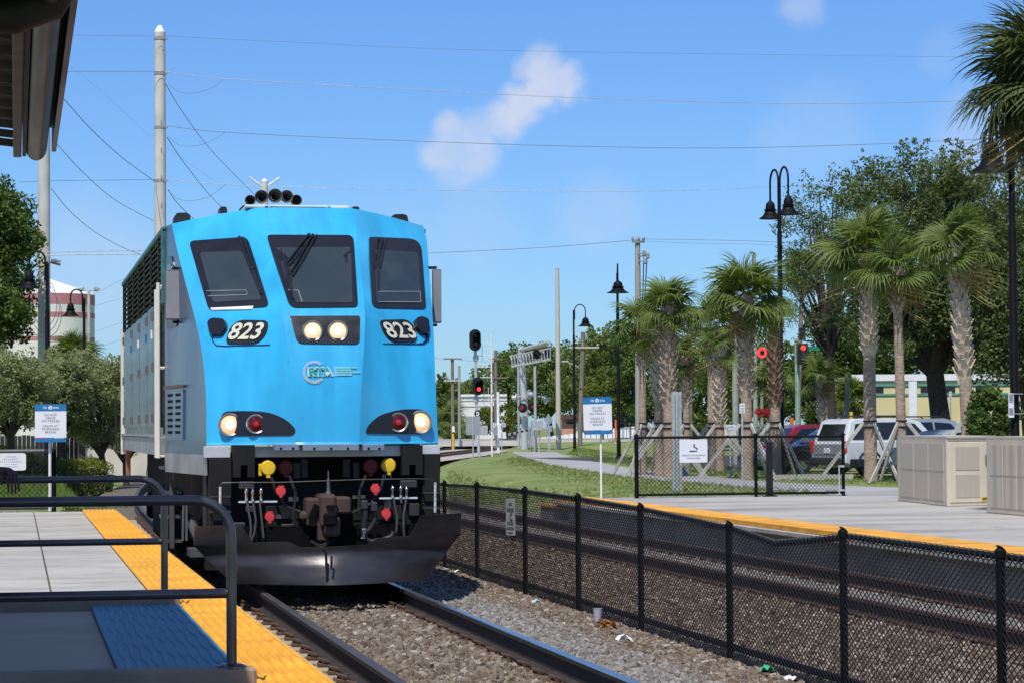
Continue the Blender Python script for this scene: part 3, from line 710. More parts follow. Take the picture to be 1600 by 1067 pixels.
# nose skin
us = [-1, -.85, -.7, -.5, -.3, -.12, -.04, 0]
rows = []; ztop_row = []
zs = [1.48+(3.66-1.48)*i/26 for i in range(27)]
for z in zs:
    wc, yc, wk, yk = itp(z, wcr), itp(z, ycr), itp(z, wkr), itp(z, ykr); r = []
    for s in us: r.append((XC-(wc+(wk-wc)*-s), yc+(yk-yc)*-s, z))
    for s in (-.6, -.2, .2, .6): r.append((XC+wc*s, yc, z))
    for s in us[::-1]: r.append((XC+(wc+(wk-wc)*-s), yc+(yk-yc)*-s, z))
    rows.append(r)
n = len(rows[0]); top = []
for j, p in enumerate(rows[-1]):
    u = p[0]-XC; a = abs(u); t = max(0, (a-.44)/(1.38-.44))
    top.append((XC+u*1.01, 27.02+(27.80-27.02)*t**1.1, 3.985-.125*t**1.3))
mid = [tuple((Vector(rows[-1][j])*.5+Vector(top[j])*.5)) for j in range(n)]
rows += [mid, top]
mb = MB(); mb.grid(rows, flip=False)
lip = [(p[0], p[1]-.012, 1.455) for p in rows[0]]; lip2 = [(p[0], p[1]+.25, 1.45) for p in rows[0]]
mb.grid([lip2, lip, rows[0]])
mb.build('nose_shell', m_blue_p, loco, smooth=True, angle=24)
# roof of the cab, then of the body
RB = 28.2
def roof_line(y, w, zc, ze): return [(XC+w*s, y, ze+(zc-ze)*math.cos(s*math.pi/2)**.8 if abs(s) < 1 else ze) for s in [i/8-1 for i in range(n)][:0]] 
mb = MB()
def rl(y, w, zc, ze): return [(XC+w*(2*j/(n-1)-1), y, ze+(zc-ze)*(1-abs(2*j/(n-1)-1)**2.2)) for j in range(n)]
mb.grid([top, rl(RB, 1.45, 4.06, 3.86)]); mb.build('cab_roof', m_roof, loco, smooth=True)
YE = 39.0
mb = MB(); mb.grid([rl(RB, 1.47, 4.02, 3.84), rl(34, 1.47, 4.02, 3.84), rl(YE, 1.47, 4.02, 3.84)]); mb.build('body_roof', m_roof, loco, smooth=True)
# cab sides (the taper between nose and body)
for s in (-1, 1):
    rows_s = []
    for i in range(27):
        z = zs[i]; rows_s.append([(XC+s*itp(z, wkr), itp(z, ykr), z)]+[(XC+s*(itp(z, wkr)+(1.45-itp(z, wkr))*t), itp(z, ykr)+(RB-itp(z, ykr))*t, z) for t in (.3, .65, 1)])
    k = -1 if s > 0 else 0
    rows_s.append([top[k]]+[tuple(Vector(top[k]).lerp(Vector((XC+s*1.45, RB, 3.86)), t)) for t in (.3, .65, 1)])
    b = [(p[0], p[1], 1.36) for p in rows_s[0]]
    mb = MB(); mb.grid([b]+rows_s, flip=s > 0); mb.build('cab_side', m_steel_cab, loco, smooth=True, angle=50)
    # body side, three zones
    x = XC+s*1.45
    mb = MB(); mb.box((x-s*.03, (RB+.45+YE)/2, 3.1-.77), (.05, YE-RB-.45, 1.54)); mb.build('side_wall', m_steel, loco)
    mb = MB(); mb.box((x-s*.12, (RB+YE)/2, 3.45), (.05, YE-RB, .72)); mb.build('grille_recess', m_grille, loco)
    mb = MB(); mb.box((x-s*.16, RB+.22, 2.35), (.05, .5, 2.0)); mb.build('cab_doorway', m_under, loco)
    mb = MB(); mb.box((x, (RB+YE)/2, 3.83), (.07, YE-RB+.02, .06), ch=.01); mb.build('roof_rail', m_teal, loco)
    mb = MB(); mb.box((x-s*.005, RB+.10, 3.42), (.07, .22, .84), ch=.01); mb.build('grille_end_post', m_teal, loco)
    for i in range(10):
        mb = MB(); mb.box((x-s*.02, (RB+.2+YE)/2, 3.13+i*.07), (.075, YE-RB-.25, .016), Matrix.Rotation(R(28*s), 3, 'Y')); mb.build('grille_slat', M('slat_dark', (.012, .012, .012), .5, metal=.3), loco)
    for i in range(7):
        mb = MB(); mb.box((x+s*.003, RB+.3+1.6*i+.6, 3.44), (.05, .05, .70)); mb.build('grille_divider', M('slat_dark', (.012, .012, .012), .5), loco)
    # doors along the engine room
    for i, (ya, yb) in enumerate([(RB+.62, RB+2.0), (RB+2.05, RB+3.4), (RB+3.45, RB+5.4), (RB+5.45, RB+7.6), (RB+7.65, YE-.35)]):
        mb = MB(); mb.box((x+s*.006, (ya+yb)/2, 2.35), (.03, yb-ya, 1.42), ch=.006); dr = mb.build('side_door', m_steel, loco)
        mb = MB()
        for zz in (1.75, 2.35, 2.95): mb.box((x+s*.03, ya+.07, zz), (.03, .05, .10)); mb.box((x+s*.03, yb-.07, zz), (.02, .03, .12))
        mb.build('door_hinges', M('hinge_grey', (.16, .16, .155), .5, metal=.4), dr, kind='stuff')
        mb = MB(); mb.box((x+s*.028, ya+.22, 2.75), (.02, .07, .10)); mb.build('door_plate', m_white if i % 2 else m_signb, dr)
    mb = MB(); mb.box((x+s*.015, (RB+YE)/2+.2, 1.545), (.06, YE-RB-.45, .03)); mb.build('side_beading', m_sill, loco)
    mb = MB(); mb.box((x-s*.0, (RB+YE)/2+.2, 1.42), (.055, YE-RB-.45, .20)); mb.build('side_sill', m_sill, loco)
    # entry handrails
    for dy in (.02, .46):
        mb = MB(); mb.tube([(x+s*.07, RB+dy, 1.30), (x+s*.07, RB+dy, 3.24-dy*.12)], .022, 10)
        for zz in (1.32, 2.3, 3.2): mb.tube([(x+s*.07, RB+dy, zz), (x-s*.02, RB+dy, zz)], .012, 6)
        mb.build('entry_handrail', m_ivory, loco, smooth=True)
    # end of body: corner post and grab iron
    mb = MB(); mb.box((x+s*.01, YE-.03, 2.2), (.08, .08, 1.9)); mb.build('corner_post', m_ivory, loco)
    mb = MB(); g = x+s*.12; mb.tube([(x, YE-.05, 1.30), (g, YE-.05, 1.30), (g, YE-.05, 2.05), (x, YE-.05, 2.05)], .014, 6); mb.build('rear_grab_iron', m_black, loco)
    mb = MB(); mb.box((x-s*.05, YE-.25, 1.12), (.06, .35, .42)); mb.build('rear_step_panel', M('orange_rust_panel', (.30, .12, .06), .7, var=.3), loco)
    # cab side window and louvred hatch on the taper
    def side_pt(y, z, off=0.):
        wk, yk = itp(z, wkr), itp(z, ykr); t = (y-yk)/(RB-yk); d = Vector((s*(1.45-wk), RB-yk, 0)).normalized(); nn = Vector((s*d.y, -s*d.x*1, 0)); nn = nn if nn.x*s > 0 else -nn
        return Vector((XC+s*(wk+(1.45-wk)*t), y, z))+nn*off
    ol = rq([(27.32, 2.72), (28.02, 2.72), (28.02, 3.50), (27.62, 3.50)], [.1, .06, .06, .12])
    mb = MB(); ps = [side_pt(a, b, .012) for a, b in ol]; mb.prism(ps, Vector((-s*.03, 0, 0))); mb.build('cab_side_window', m_frame, loco)
    mb = MB(); ol2 = rq([(27.42, 2.80), (27.96, 2.80), (27.96, 3.42), (27.68, 3.42)], .06); mb.prism([side_pt(a, b, .016) for a, b in ol2], Vector((-s*.02, 0, 0))); mb.build('cab_side_glass', m_glass, loco)
    ha = MB(); yA, yB, zA, zB = 26.95, 28.06, 1.50, 2.04
    ha.prism([side_pt(yA, zA, .018), side_pt(yB, zA, .018), side_pt(yB, zB, .018), side_pt(yA, zB, .018)], Vector((-s*.05, 0, 0))); hatch = ha.build('louvred_hatch', m_steel_cab, loco)
    for ci in (0, 1):
        for k in range(7):
            mb = MB(); a0 = yA+.17+ci*.50; zz = zA+.07+k*.067
            mb.prism([side_pt(a0, zz, .019), side_pt(a0+.26, zz, .019), side_pt(a0+.26, zz+.030, .019), side_pt(a0, zz+.030, .019)], Vector((s*.006, 0, 0))); mb.build('louvre_slot', m_under, hatch)
    mb = MB(); mb.prism([side_pt(yA-.03, zB+.02, .02), side_pt(yB+.03, zB+.02, .02), side_pt(yB+.03, zB+.05, .02), side_pt(yA-.03, zB+.05, .02)], Vector((s*.02, 0, 0))); mb.build('hatch_rail', M('rust_trim', (.13, .07, .06), .7), loco)
    # sill under the cab with scuffs
    mb = MB(); mb.grid([[(XC+s*1.185, 25.50, 1.15), (XC+s*1.45, RB, 1.15)], [(XC+s*1.19, 25.50, 1.36), (XC+s*1.455, RB, 1.36)]]); mb.build('cab_sill', m_sill, loco)
# louvre mesh over the left radiator (loose wire screens)
for py0, label, pxm in ((422, 'left', (258, 283)), (421, 'right', (676, 690))):
    y = 27.25 if label == 'left' else 27.0
    a = at_y(pxm[0], py0, y); b = at_y(pxm[1], 500 if label == 'left' else 505, y); c = (a+b)/2
    ho = MB(); ho.box(c+Vector((0, .025, 0)), (abs(b.x-a.x), .05, abs(a.z-b.z)), ch=.008); mi_ = ho.build('wing_mirror', M('mirror_case', (.10, .10, .10), .4), loco)
    mb = MB(); mb.box(c+Vector((0, -.003, 0)), (abs(b.x-a.x)*.88, .006, abs(a.z-b.z)*.95)); mb.build('mirror_back', m_mirror, mi_)
    mb = MB(); sx = 1 if label == 'left' else -1
    for zz in (a.z+.02, b.z-.02): mb.tube([(c.x, y+.03, zz), (c.x+sx*.13, y+.12, zz)], .016, 6)
    mb.build('mirror_arm', m_black, mi_)

def panel(name, outline, off, mat, parent=None, skirt=.03, K=5, label=None):
    """a flat fitting that follows the nose skin, standing off it and closed by a skirt"""
    ol = [Vector(p) for p in outline]; c = sum(ol, Vector((0, 0)))/len(ol); mb = MB(); m = len(ol)
    cen = hit(c.x, c.y, off); mb.v.append(cen)
    for k in range(1, K+1):
        for p in ol: q = c+(p-c)*(k/K); mb.v.append(hit(q.x, q.y, off))
    for p in ol: mb.v.append(hit(p.x, p.y, off-skirt))
    for j in range(m): mb.f.append((0, 1+j, 1+(j+1) % m)); mb.mi.append(0)
    for k in range(K):
        for j in range(m):
            a = 1+k*m; mb.f.append((a+j, a+m+j, a+m+(j+1) % m, a+(j+1) % m)); mb.mi.append(0)
    return mb.build(name, mat, parent or loco, smooth=True, label=label, angle=30)
def loop_pts(pxs, off): return [hit(x, y, off) for x, y in pxs]
def wiper(pivot, knee, blade0, blade1, par):
    mb = MB(); mb.tube(loop_pts([pivot, knee], .035), .010, 6)
    mb.tube(loop_pts([(pivot[0]+7, pivot[1]), (knee[0]+5, knee[1]+2)], .035), .008, 6)
    mb.tube(loop_pts([blade0, ((blade0[0]+blade1[0])/2, (blade0[1]+blade1[1])/2), blade1], .022), [.008, .018, .008], 6)
    mb.lathe([(.02, 0), (.02, .03)], hit(*pivot, .02), (0, -1, 0), 8); mb.lathe([(.022, 0), (.022, .02)], hit(*knee, .025), (0, -1, 0), 8)
    mb.build('wiper', m_black, par)
# windscreens
wl = panel('windscreen', rq([(295.5, 378), (387, 371.5), (421.5, 480), (327, 486.5)], [9, 10, 10, 10]), .012, m_frame)
panel('windscreen_glass', rq([(313, 396), (379, 394), (410, 470), (334, 474)], 5), .016, m_glass, wl)
wc_ = panel('windscreen', rq([(416, 368.5), (552, 369), (559.5, 481), (453, 482)], [8, 10, 8, 12]), .012, m_frame)
panel('windscreen_glass', rq([(428, 389), (548, 388), (551, 475), (462, 475)], 5), .016, m_glass, wc_)
wr = panel('windscreen', rq([(576, 371.5), (657, 375), (665, 484), (581, 482)], [4, 20, 6, 12]), .012, m_frame)
panel('windscreen_glass', rq([(584, 392), (652, 396), (657, 476), (587, 474)], 5), .016, m_glass, wr)
wiper((375, 374), (394, 421), (388, 400), (409, 462), wl)
wiper((482, 370), (446, 418), (439, 392), (458, 470), wc_); wiper((488, 371), (452, 434), (450, 410), (457, 466), wc_)
wiper((593, 376), (586, 420), (589, 395), (590, 456), wr)
# dash edges seen just behind the glass
m_dash = M('dash_edge', (.24, .25, .25), .5, var=.1)
for par, pts in ((wl, [(324, 457), (386, 456), (388, 463), (326, 465)]), (wc_, [(450, 456), (466, 456.5), (472, 474)]), (wr, [(590, 458), (655, 458), (656, 474), (590, 474)])):
    mb = MB(); mb.tube(loop_pts(pts, .018), .006, 4); mb.build('dash_edge', m_dash, par)
panel('sill_trim', [(330, 483), (397, 480), (395, 484.5), (332, 486)], .018, m_white, wl)
# black headlight box and its two lamps
hb_ = panel('headlight_box', rq([(453, 495), (562.5, 494.5), (561.5, 538), (464.5, 537)], [2, 4, 8, 10]), .012, m_frame)
m_bulb = M_emit('bulb_lit', (1, .90, .66), 6); m_redcore = M('red_core', (.42, .02, .015), .1)
def round_lamp(name, px, py, rpx, lens, rim=m_chrome, par=None, off=.02):
    core = m_redcore if lens is m_redlens else m_bulb
    p = hit(px, py, off); nn = Vector((0, -1, .05)).normalized(); k = (p-EYE).dot(FW)/F_PX; r = rpx*k
    mb = MB(); mb.lathe([(r, -.03), (r, .012), (r*.93, .022), (r*.80, .016), (r*.78, .002)], p, nn, 24); o = mb.build(name, rim, par or loco, smooth=True)
    mb = MB(); mb.lathe([(r*.80, .0), (r*.78, .012), (r*.5, .024), (r*.2, .030)], p, nn, 20); mb.build('lens', lens, o, smooth=True)
    mb = MB(); q = .42 if lens is not m_redlens else .34; mb.lathe([(r*q, .022), (r*q*.8, .034), (r*.1, .038)], p, nn, 16); mb.build('bulb', core, o, smooth=True); return o
for px in (488, 527.5): round_lamp('headlight', px, 518.5, 16.5, m_lamp, M('lamp_bezel', (.35, .34, .32), .35, metal=.6), hb_)
# ditch light pods, eye shaped
podl = rq([(342, 660), (349, 643), (377, 641.5), (420, 643), (448, 655), (463, 671), (458, 680), (352, 681)], [10, 8, 10, 14, 14, 6, 8, 12], 4)
podr = rq([(571, 677), (574, 665), (592, 648), (625, 639), (660, 639), (672, 650), (674, 668), (662, 678)], [4, 8, 14, 14, 10, 8, 10, 10], 4)
for ol, a, b in ((podl, (360.5, 663.5), (401, 662.5)), (podr, (655, 659.5), (620.5, 660))):
    pod = panel('light_pod', ol, .010, m_frame)
    round_lamp('ditch_light', *a, 18.5, m_lamp2, M('lamp_bezel', (.35, .34, .32), .35, metal=.6), pod); round_lamp('marker_light', *b, 15.5, m_redlens, M('lamp_bezel', (.35, .34, .32), .35, metal=.6), pod)
# number boards, each with its small camera-like lamp housing
nl = panel('number_board', rq([(353, 538), (359, 514), (374, 501), (420, 501.5), (418, 520), (404, 537.5)], [8, 12, 14, 8, 12, 14]), .014, m_num)
nr = panel('number_board', rq([(592, 501), (636, 500), (648, 514), (651, 535), (614, 536), (600, 524)], [6, 14, 12, 8, 14, 12]), .014, m_num)
mbt = MB()
def nose_text(txt, pa, pb, hpx, mat, par, name, off=.018, shear=0., bold=0.):
    a = hit(*pa, off); b = hit(*pb, off); c = (a+b)/2; rt = (b-a); mid = hit((pa[0]+pb[0])/2, (pa[1]+pb[1])/2, off); nn = nrm_at(mid); up = nn.cross(rt) if nn.cross(rt).z > 0 else rt.cross(nn)
    k = (mid-EYE).dot(FW)/F_PX; mb = MB(); put_text(mb, txt, (c+mid)/2+nn*.004, rt, up, rt.length, hpx*k, shear, bold); return mb.build(name, mat, par)
nose_text('823', (360, 519), (412, 518), 29, m_numt, nl, 'road_number', shear=.22, bold=.02)
nose_text('823', (599, 517), (645, 518), 28, m_numt, nr, 'road_number', off=.022, shear=-.18, bold=.02)
hlp = panel('pod_lamp', rq([(327, 507), (334, 501), (354, 502), (357, 514), (349, 526), (331, 526)], 5), .05, m_frame, skirt=.07)
hrp = panel('pod_lamp', rq([(645, 501), (655, 498), (666, 503), (667, 524), (656, 525), (648, 515)], 5), .05, m_frame, skirt=.07)
mb = MB(); mb.tube(loop_pts([(332, 526), (333, 534), (338, 540), (352, 541), (422, 539)], .004), .006, 4); mb.tube(loop_pts([(667, 522), (667, 531), (661, 537), (650, 538), (598, 537)], .004), [.02, .02, .012, .006, .004], 4); mb.build('panel_seam', m_frame, loco)
# emblem on the nose
m_tealt = M('emblem_teal', (.015, .27, .20), .5, var=.05); m_pale = M('emblem_pale', (.50, .55, .62), .5, var=.1)
m_lav = M('emblem_lavender', (.42, .50, .72), .5, var=.1); m_cream = M('emblem_cream', (.50, .50, .36), .5, var=.08)
emb = MB(); nray = 30
for i in range(nray):
    a = R(52+i*(360-52-58+12)/(nray-1)); cx, cy = 490.5, 581.5
    for (r0, r1, dw) in ((13.2, 18.0, 2.9),):
        p = [(cx+math.cos(a+R(t))*r, cy-math.sin(a+R(t))*r) for r, t in ((r0, -dw), (r1, -dw), (r1, dw), (r0, dw))]
        emb.add([hit(x, y, .012) for x, y in p], [(0, 1, 2, 3)], 0 if i < 16 else 1)
emblem = emb.build('emblem_rays', [m_lav, m_cream], loco)
nose_text('RTA', (480.5, 581), (521, 580.5), 14.5, M('emblem_outline', (.50, .80, .86), .5), loco, 'emblem_outline', off=.010, bold=.075)
nose_text('RTA', (482.5, 581), (519, 580.5), 12.5, m_tealt, loco, 'emblem_letters', off=.013, bold=.05)
mb = MB(); mb.add([hit(*p, .012) for p in [(523, 573), (524, 573), (524, 587), (523, 587)]], [(0, 1, 2, 3)]); mb.build('emblem_bar', m_pale, loco)
for i, (t, w) in enumerate((('SOUTH FLORIDA', 31), ('REGIONAL', 22), ('TRANSPORTATION', 36), ('AUTHORITY', 23))):
    panel('emblem_strip', [(525.5, 573+i*3.6), (526.5+w, 573+i*3.6), (526.5+w, 575.9+i*3.6), (525.5, 575.9+i*3.6)], .008, M('emblem_strip', (.20, .58, .68), .5), K=1, skirt=.0)
    nose_text(t, (526.2, 574.5+i*3.6), (525.8+w, 574.4+i*3.6), 2.3, m_tealt, loco, 'emblem_text', off=.012)
mb = MB()
for a in (20, 60, 95, 130, 165): mb.tube(loop_pts([(511.5, 586), (511.5+math.cos(R(a))*4, 583-math.sin(R(a))*2.2)], .016), .006, 3)
mb.tube(loop_pts([(511.5, 588), (511.5, 583)], .016), .006, 3); mb.build('emblem_palm', m_pale, loco)
# horns on the cab roof
HY = 30.3
for px, py, rp, dy in ((391, 313.5, 8.5, .35), (408.5, 308, 10.8, .0), (430, 306.5, 11.5, -.15), (448, 307.5, 10.3, .05), (463, 313.5, 9.0, .4)):
    p = at_y(px, py, HY+dy); k = (p-EYE).dot(FW)/F_PX; r = rp*k
    mb = MB(); mb.lathe([(r, 0), (r*.96, -.004), (r*.72, .06), (r*.42, .16), (r*.34, .22), (r*.3, .40)], p, (0, 1, 0), 24)
    mb.f = mb.f[:-2]; mb.mi = mb.mi[:-2]
    mb.build('horn', M('horn_bronze', (.17, .155, .14), .45, metal=.5, var=.2), loco, smooth=True)
    mb = MB(); mb.lathe([(r*.33, .20), (r*.01, .21)], p, (0, 1, 0), 16); mb.build('horn_throat', m_under, loco)
mb = MB(); p = at_y(428, 321, HY+.3); mb.box(p+Vector((0, .1, -.09)), (.8, .4, .16), ch=.02); mb.build('horn_bracket', m_under, loco)
# roof front edge, lamps and dark vents
a = at_y(382, 325, 27.15); b = at_y(545, 325, 27.15)
mb = MB(); mb.box(Vector(((a.x+b.x)/2, 27.35, 4.0)), (abs(b.x-a.x), .5, .035), ch=.012); mb.build('roof_lip', m_roof, loco)
mb = MB(); mb.box(Vector((at_y(465, 325, 27.1).x, 27.09, at_y(465, 325, 27.1).z)), (.60, .03, .014)); mb.build('roof_slot', m_under, loco)
for px, py in ((416.5, 326), (514, 327)):
    p = at_y(px, py, 27.06); mb = MB(); mb.box(p, (.035, .05, .055), ch=.006); mb.build('roof_clip', m_signb, loco)
for px, py, w, h, y in ((285, 339, .20, .085, 28.4), (349, 326.5, .09, .045, 28.0), (556, 326, .09, .04, 28.0), (625, 340, .20, .07, 28.2)):
    p = at_y(px, py, y); mb = MB(); mb.prism([(p.x-w/2, y, p.z-h*.8), (p.x+w/2, y, p.z-h*.8), (p.x+w*.42, y, p.z+h*.3), (p.x+w*.2, y, p.z+h*.55), (p.x-w*.3, y, p.z+h*.5), (p.x-w*.45, y, p.z)], (0, .25, 0)); mb.build('roof_vent', m_black, loco)
# ---- everything below the blue nose, set out on the pilot plane
YP = 25.62
def tp(px, py, y=YP): return at_y(px, py, y)
def rect(name, x0, y0, x1, y1, y, depth, mat, ch=.004, par=None, label=None):
    a = tp(x0, y0, y); b = tp(x1, y1, y); mb = MB()
    mb.box(((a.x+b.x)/2, y+depth/2, (a.z+b.z)/2), (abs(b.x-a.x), depth, abs(a.z-b.z)), ch=ch); return mb.build(name, mat, par or loco, label=label)
mb = MB(); mb.box((XC, YP+.35, .78), (2.36, .5, 1.18)); mb.build('pilot_block', m_pilot, loco)
mb = MB(); mb.box((XC, (YP+.6+YE)/2, .95), (2.2, YE-YP-.6, .62)); mb.build('underframe', m_under, loco)
rect('steel_band', 319, 697, 360, 714.5, 25.50, .12, m_steelband); rect('steel_band', 398, 697, 628, 712, 25.50, .12, m_steelband); rect('steel_band', 660, 694.5, 687.5, 709, 25.50, .12, m_steelband)
for x0, x1 in ((429.5, 467.5), (473.5, 561), (567.5, 601)):
    o = rect('anticlimber_plate', x0, 693.5, x1, 703.5, 25.10, .22, M('anticlimber_blue_grey', (.16, .21, .29), .5, var=.1), ch=.006)
    mb = MB()
    for t in (.2, .5, .8) if x1-x0 > 60 else (.25, .75): p = tp(x0+(x1-x0)*t, 700, 25.095); mb.lathe([(.012, 0), (.012, .01)], p, (0, -1, 0), 8)
    mb.build('plate_bolts', m_under, o)
for x0, x1, yb in ((364, 398, 745), (628, 660, 741)):
    a = tp(x0, 695, 25.40); b = tp(x1, yb, 25.40); xm = (a.x+b.x)/2; w = b.x-a.x; mb = MB()
    for sx in (-1, 1): mb.box((xm+sx*w*.33, 25.5, (a.z+b.z)/2), (w*.34, .25, a.z-b.z))
    mb.box((xm, 25.5, a.z-.1), (w*.33, .25, .2)); mb.build('collision_post', m_pilot, loco)
rect('coupler_pocket', 405, 718, 622, 748, 25.60, .04, m_under); 
def disc(name, px, py, rpx, y, mat, tab=None, depth=.05):
    p = tp(px, py, y); k = (p-EYE).dot(FW)/F_PX; r = rpx*k; mb = MB(); mb.lathe([(r, .0), (r, depth*.7), (r*.85, depth), (r*.3, depth*1.05)], p+Vector((0, .0, 0)), (0, -1, 0), 20)
    if tab == 'd': mb.box(p+Vector((0, -.03, -r*1.1)), (r*.5, .03, r*.35))
    if tab == 'u': mb.box(p+Vector((0, -.03, r*.98)), (r*1.15, .03, r*.28)); mb.box(p+Vector((0, -.03, -r*1.02)), (r*.55, .03, r*.3))
    return mb.build(name, mat, loco, smooth=True, angle=30)
disc('plug_cover', 418.5, 730.5, 12, 25.46, m_yplug, 'd'); disc('plug_cover', 606.5, 726.5, 11.5, 25.46, m_yplug, 'd')
rect('plug_box', 404, 724, 410, 743, 25.47, .06, m_yplug)
m_dred = M('dark_red_plug', (.16, .012, .014), .6, var=.15)
disc('plug_cover', 446, 730, 12, 25.56, m_dred, 'd'); disc('plug_cover', 578.5, 728, 12, 25.56, m_dred, 'd')
mb = MB(); p = tp(606.5, 744, 25.45); mb.tube([p+Vector((.03*math.cos(R(t)), 0, .03*math.sin(R(t)))) for t in range(0, 361, 30)], .004, 5, cap=False); mb.build('pull_ring', m_galv, loco)
m_rcap = M('red_hose_cap', (.62, .045, .05), .5, var=.08)
for px, py, rp in ((438.5, 767, 8), (421, 807, 8), (586, 763.5, 7.6), (603, 802.5, 7.8)): disc('hose_cap', px, py, rp, 25.20, m_rcap, 'u', .045)
mb = MB(); pts = [(344, 762), (344, 757), (348, 754), (364, 753.5), (440, 753.2), (500, 751), (560, 749), (650, 747.5), (674, 748), (679, 752), (680, 758)]
mb.tube([tp(x, y, 25.18) for x, y in pts], .007, 6); mb.build('cut_lever', M('lever_grey', (.035, .035, .035), .4, metal=.3), loco, smooth=True)
for x, y0, y1 in ((344, 760, 806), (680, 753, 800)):
    mb = MB(); mb.tube([tp(x, y0, 25.17), tp(x-.3, y1, 25.17)], .013, 6); mb.build('lever_grip', M('worn_white', (.50, .50, .46), .6, vs=30, var=.35), loco)
mb = MB(); mb.tube([tp(680, 798, 25.19), tp(677, 803, 25.19), tp(665, 805, 25.2)], .007, 5); mb.tube([tp(345, 806, 25.19), tp(349, 810, 25.19), tp(358, 810, 25.2)], .007, 5); mb.build('lever_end', m_under, loco)
for x0, x1, y in ((372.5, 433.5, 783.5), (592.5, 652.5, 777.8)):
    o = rect('hose_bar', x0, y-1.1, x1, y+1.1, 25.12, .02, M('polished_bar', (.78, .78, .76), .3, metal=.5), ch=.002)
hoses = [((385, 771), (388, 795), (391, 812), (392.5, 826), (390.5, 842)), ((395, 772), (396.5, 792), (400, 812), (398, 830), (392, 848)), ((408, 771), (406.5, 790), (409, 812), (412, 840)),
         ((613, 767), (616, 785), (620.5, 805), (620, 825), (616, 842)), ((626, 767), (627, 777), (627, 785)), ((635, 768), (634, 785), (630.5, 803), (630.5, 822), (632, 840))]
for h in hoses:
    mb = MB(); mb.tube([tp(x, y, 25.10) for x, y in h[:1]]+[tp(x, y, 25.09) for x, y in h[1:]], .011, 8); hz = mb.build('brake_hose', M('hose_grey', (.07, .07, .068), .4, var=.2), loco, smooth=True)
    p = tp(*h[0], 25.09); mb = MB(); mb.lathe([(.006, .08), (.009, .065), (.018, .055), (.018, .025), (.012, .015), (.015, -.03), (.015, -.05)], p-Vector((0, 0, .02)), (0, 0, 1), 10); mb.build('hose_fitting', m_chrome, hz, smooth=True)
# coupler
cp = MB(); a = tp(470, 775, 25.2); b = tp(546, 838, 25.2)
def cbx(x0, y0, x1, y1, y, d, ch=.02): p = tp(x0, y0, y); q = tp(x1, y1, y); cp.box(((p.x+q.x)/2, y+d/2, (p.z+q.z)/2), (abs(q.x-p.x), d, abs(p.z-q.z)), ch=ch)
cbx(480, 778, 505, 822, 25.05, .5); cbx(502, 772, 527, 824, 24.85, .7, .03); cbx(525, 776, 549, 802, 25.0, .45); cbx(509, 806, 532, 838, 24.75, .35, .03); cbx(470, 800, 486, 812, 25.1, .3); cbx(498, 818, 514, 846, 24.95, .2)
cp.build('coupler', m_rust, loco)
mb = MB(); p = tp(516, 808, 24.72); mb.box(p+Vector((0, 0, -.02)), (.14, .06, .13), ch=.02); p = tp(490, 800, 25.02); mb.box(p, (.06, .03, .16), Matrix.Rotation(R(25), 3, 'Y')); p = tp(518, 791, 24.83); mb.box(p, (.10, .02, .03)); mb.build('coupler_jaw', m_under, loco)
mb = MB(); p = tp(513, 752, 25.1); mb.lathe([(.05, -.20), (.035, -.12), (.018, -.08), (.018, .02), (.008, .03), (.006, .11)], p, (0, 0, 1), 10); mb.build('coupler_pin', M('pin_grey', (.12, .12, .11), .4, metal=.5), loco, smooth=True)
# air hoses at the right of the coupler
mb = MB()
mb.tube([tp(x, y, 24.98) for x, y in [(570, 786), (571, 800), (569, 815), (568.5, 832), (571, 842), (580, 846.5), (598, 844), (612, 838), (616, 830)]], .033, 10)
mb.tube([tp(x, y, 25.0) for x, y in [(584, 788), (585, 800), (586, 812), (579, 824), (574, 832)]], .028, 10)
mb.tube([tp(x, y, 25.02) for x, y in [(572, 846), (577, 858), (588, 864), (600, 860), (607, 848)]], .026, 10)
mb.build('air_hose', m_rubber, loco, smooth=True)
mb = MB()
for px, py, w, h in ((569, 788, 11, 14), (584, 791, 10, 15)): p = tp(px, py, 24.97); mb.box(p, (w*.0064, .07, h*.0064), ch=.01)
mb.tube([tp(550, 800, 25.05), tp(566, 793, 25.0)], .012, 6); mb.build('angle_cock', M('valve_dark', (.045, .045, .043), .45, metal=.3), loco)
mb = MB(); p = tp(568.5, 833, 24.965); mb.lathe([(.040, -.05), (.040, .0), (.045, .01), (.045, .04), (.036, .05)], p, (.05, 0, 1), 12); mb.build('hose_clamp', m_chrome, loco, smooth=True)
for x0, y0, x1, y1 in ((431, 802, 452, 810), (451, 776, 466, 783), (551, 773, 571, 779)): rect('pilot_plate', x0, y0, x1, y1, 25.36, .03, M('worn_plate', (.09, .088, .078), .5, var=.3))
rect('pilot_panel', 415, 790, 470, 832, 25.40, .05, m_pilot); rect('pilot_panel', 552, 790, 628, 846, 25.42, .05, m_pilot); rect('pilot_panel', 636, 812, 652, 842, 25.35, .1, m_pilot)
rect('pilot_panel', 327, 716, 362, 822, 25.44, .1, m_pilot); rect('pilot_panel', 660, 711, 688, 812, 25.44, .1, m_pilot)
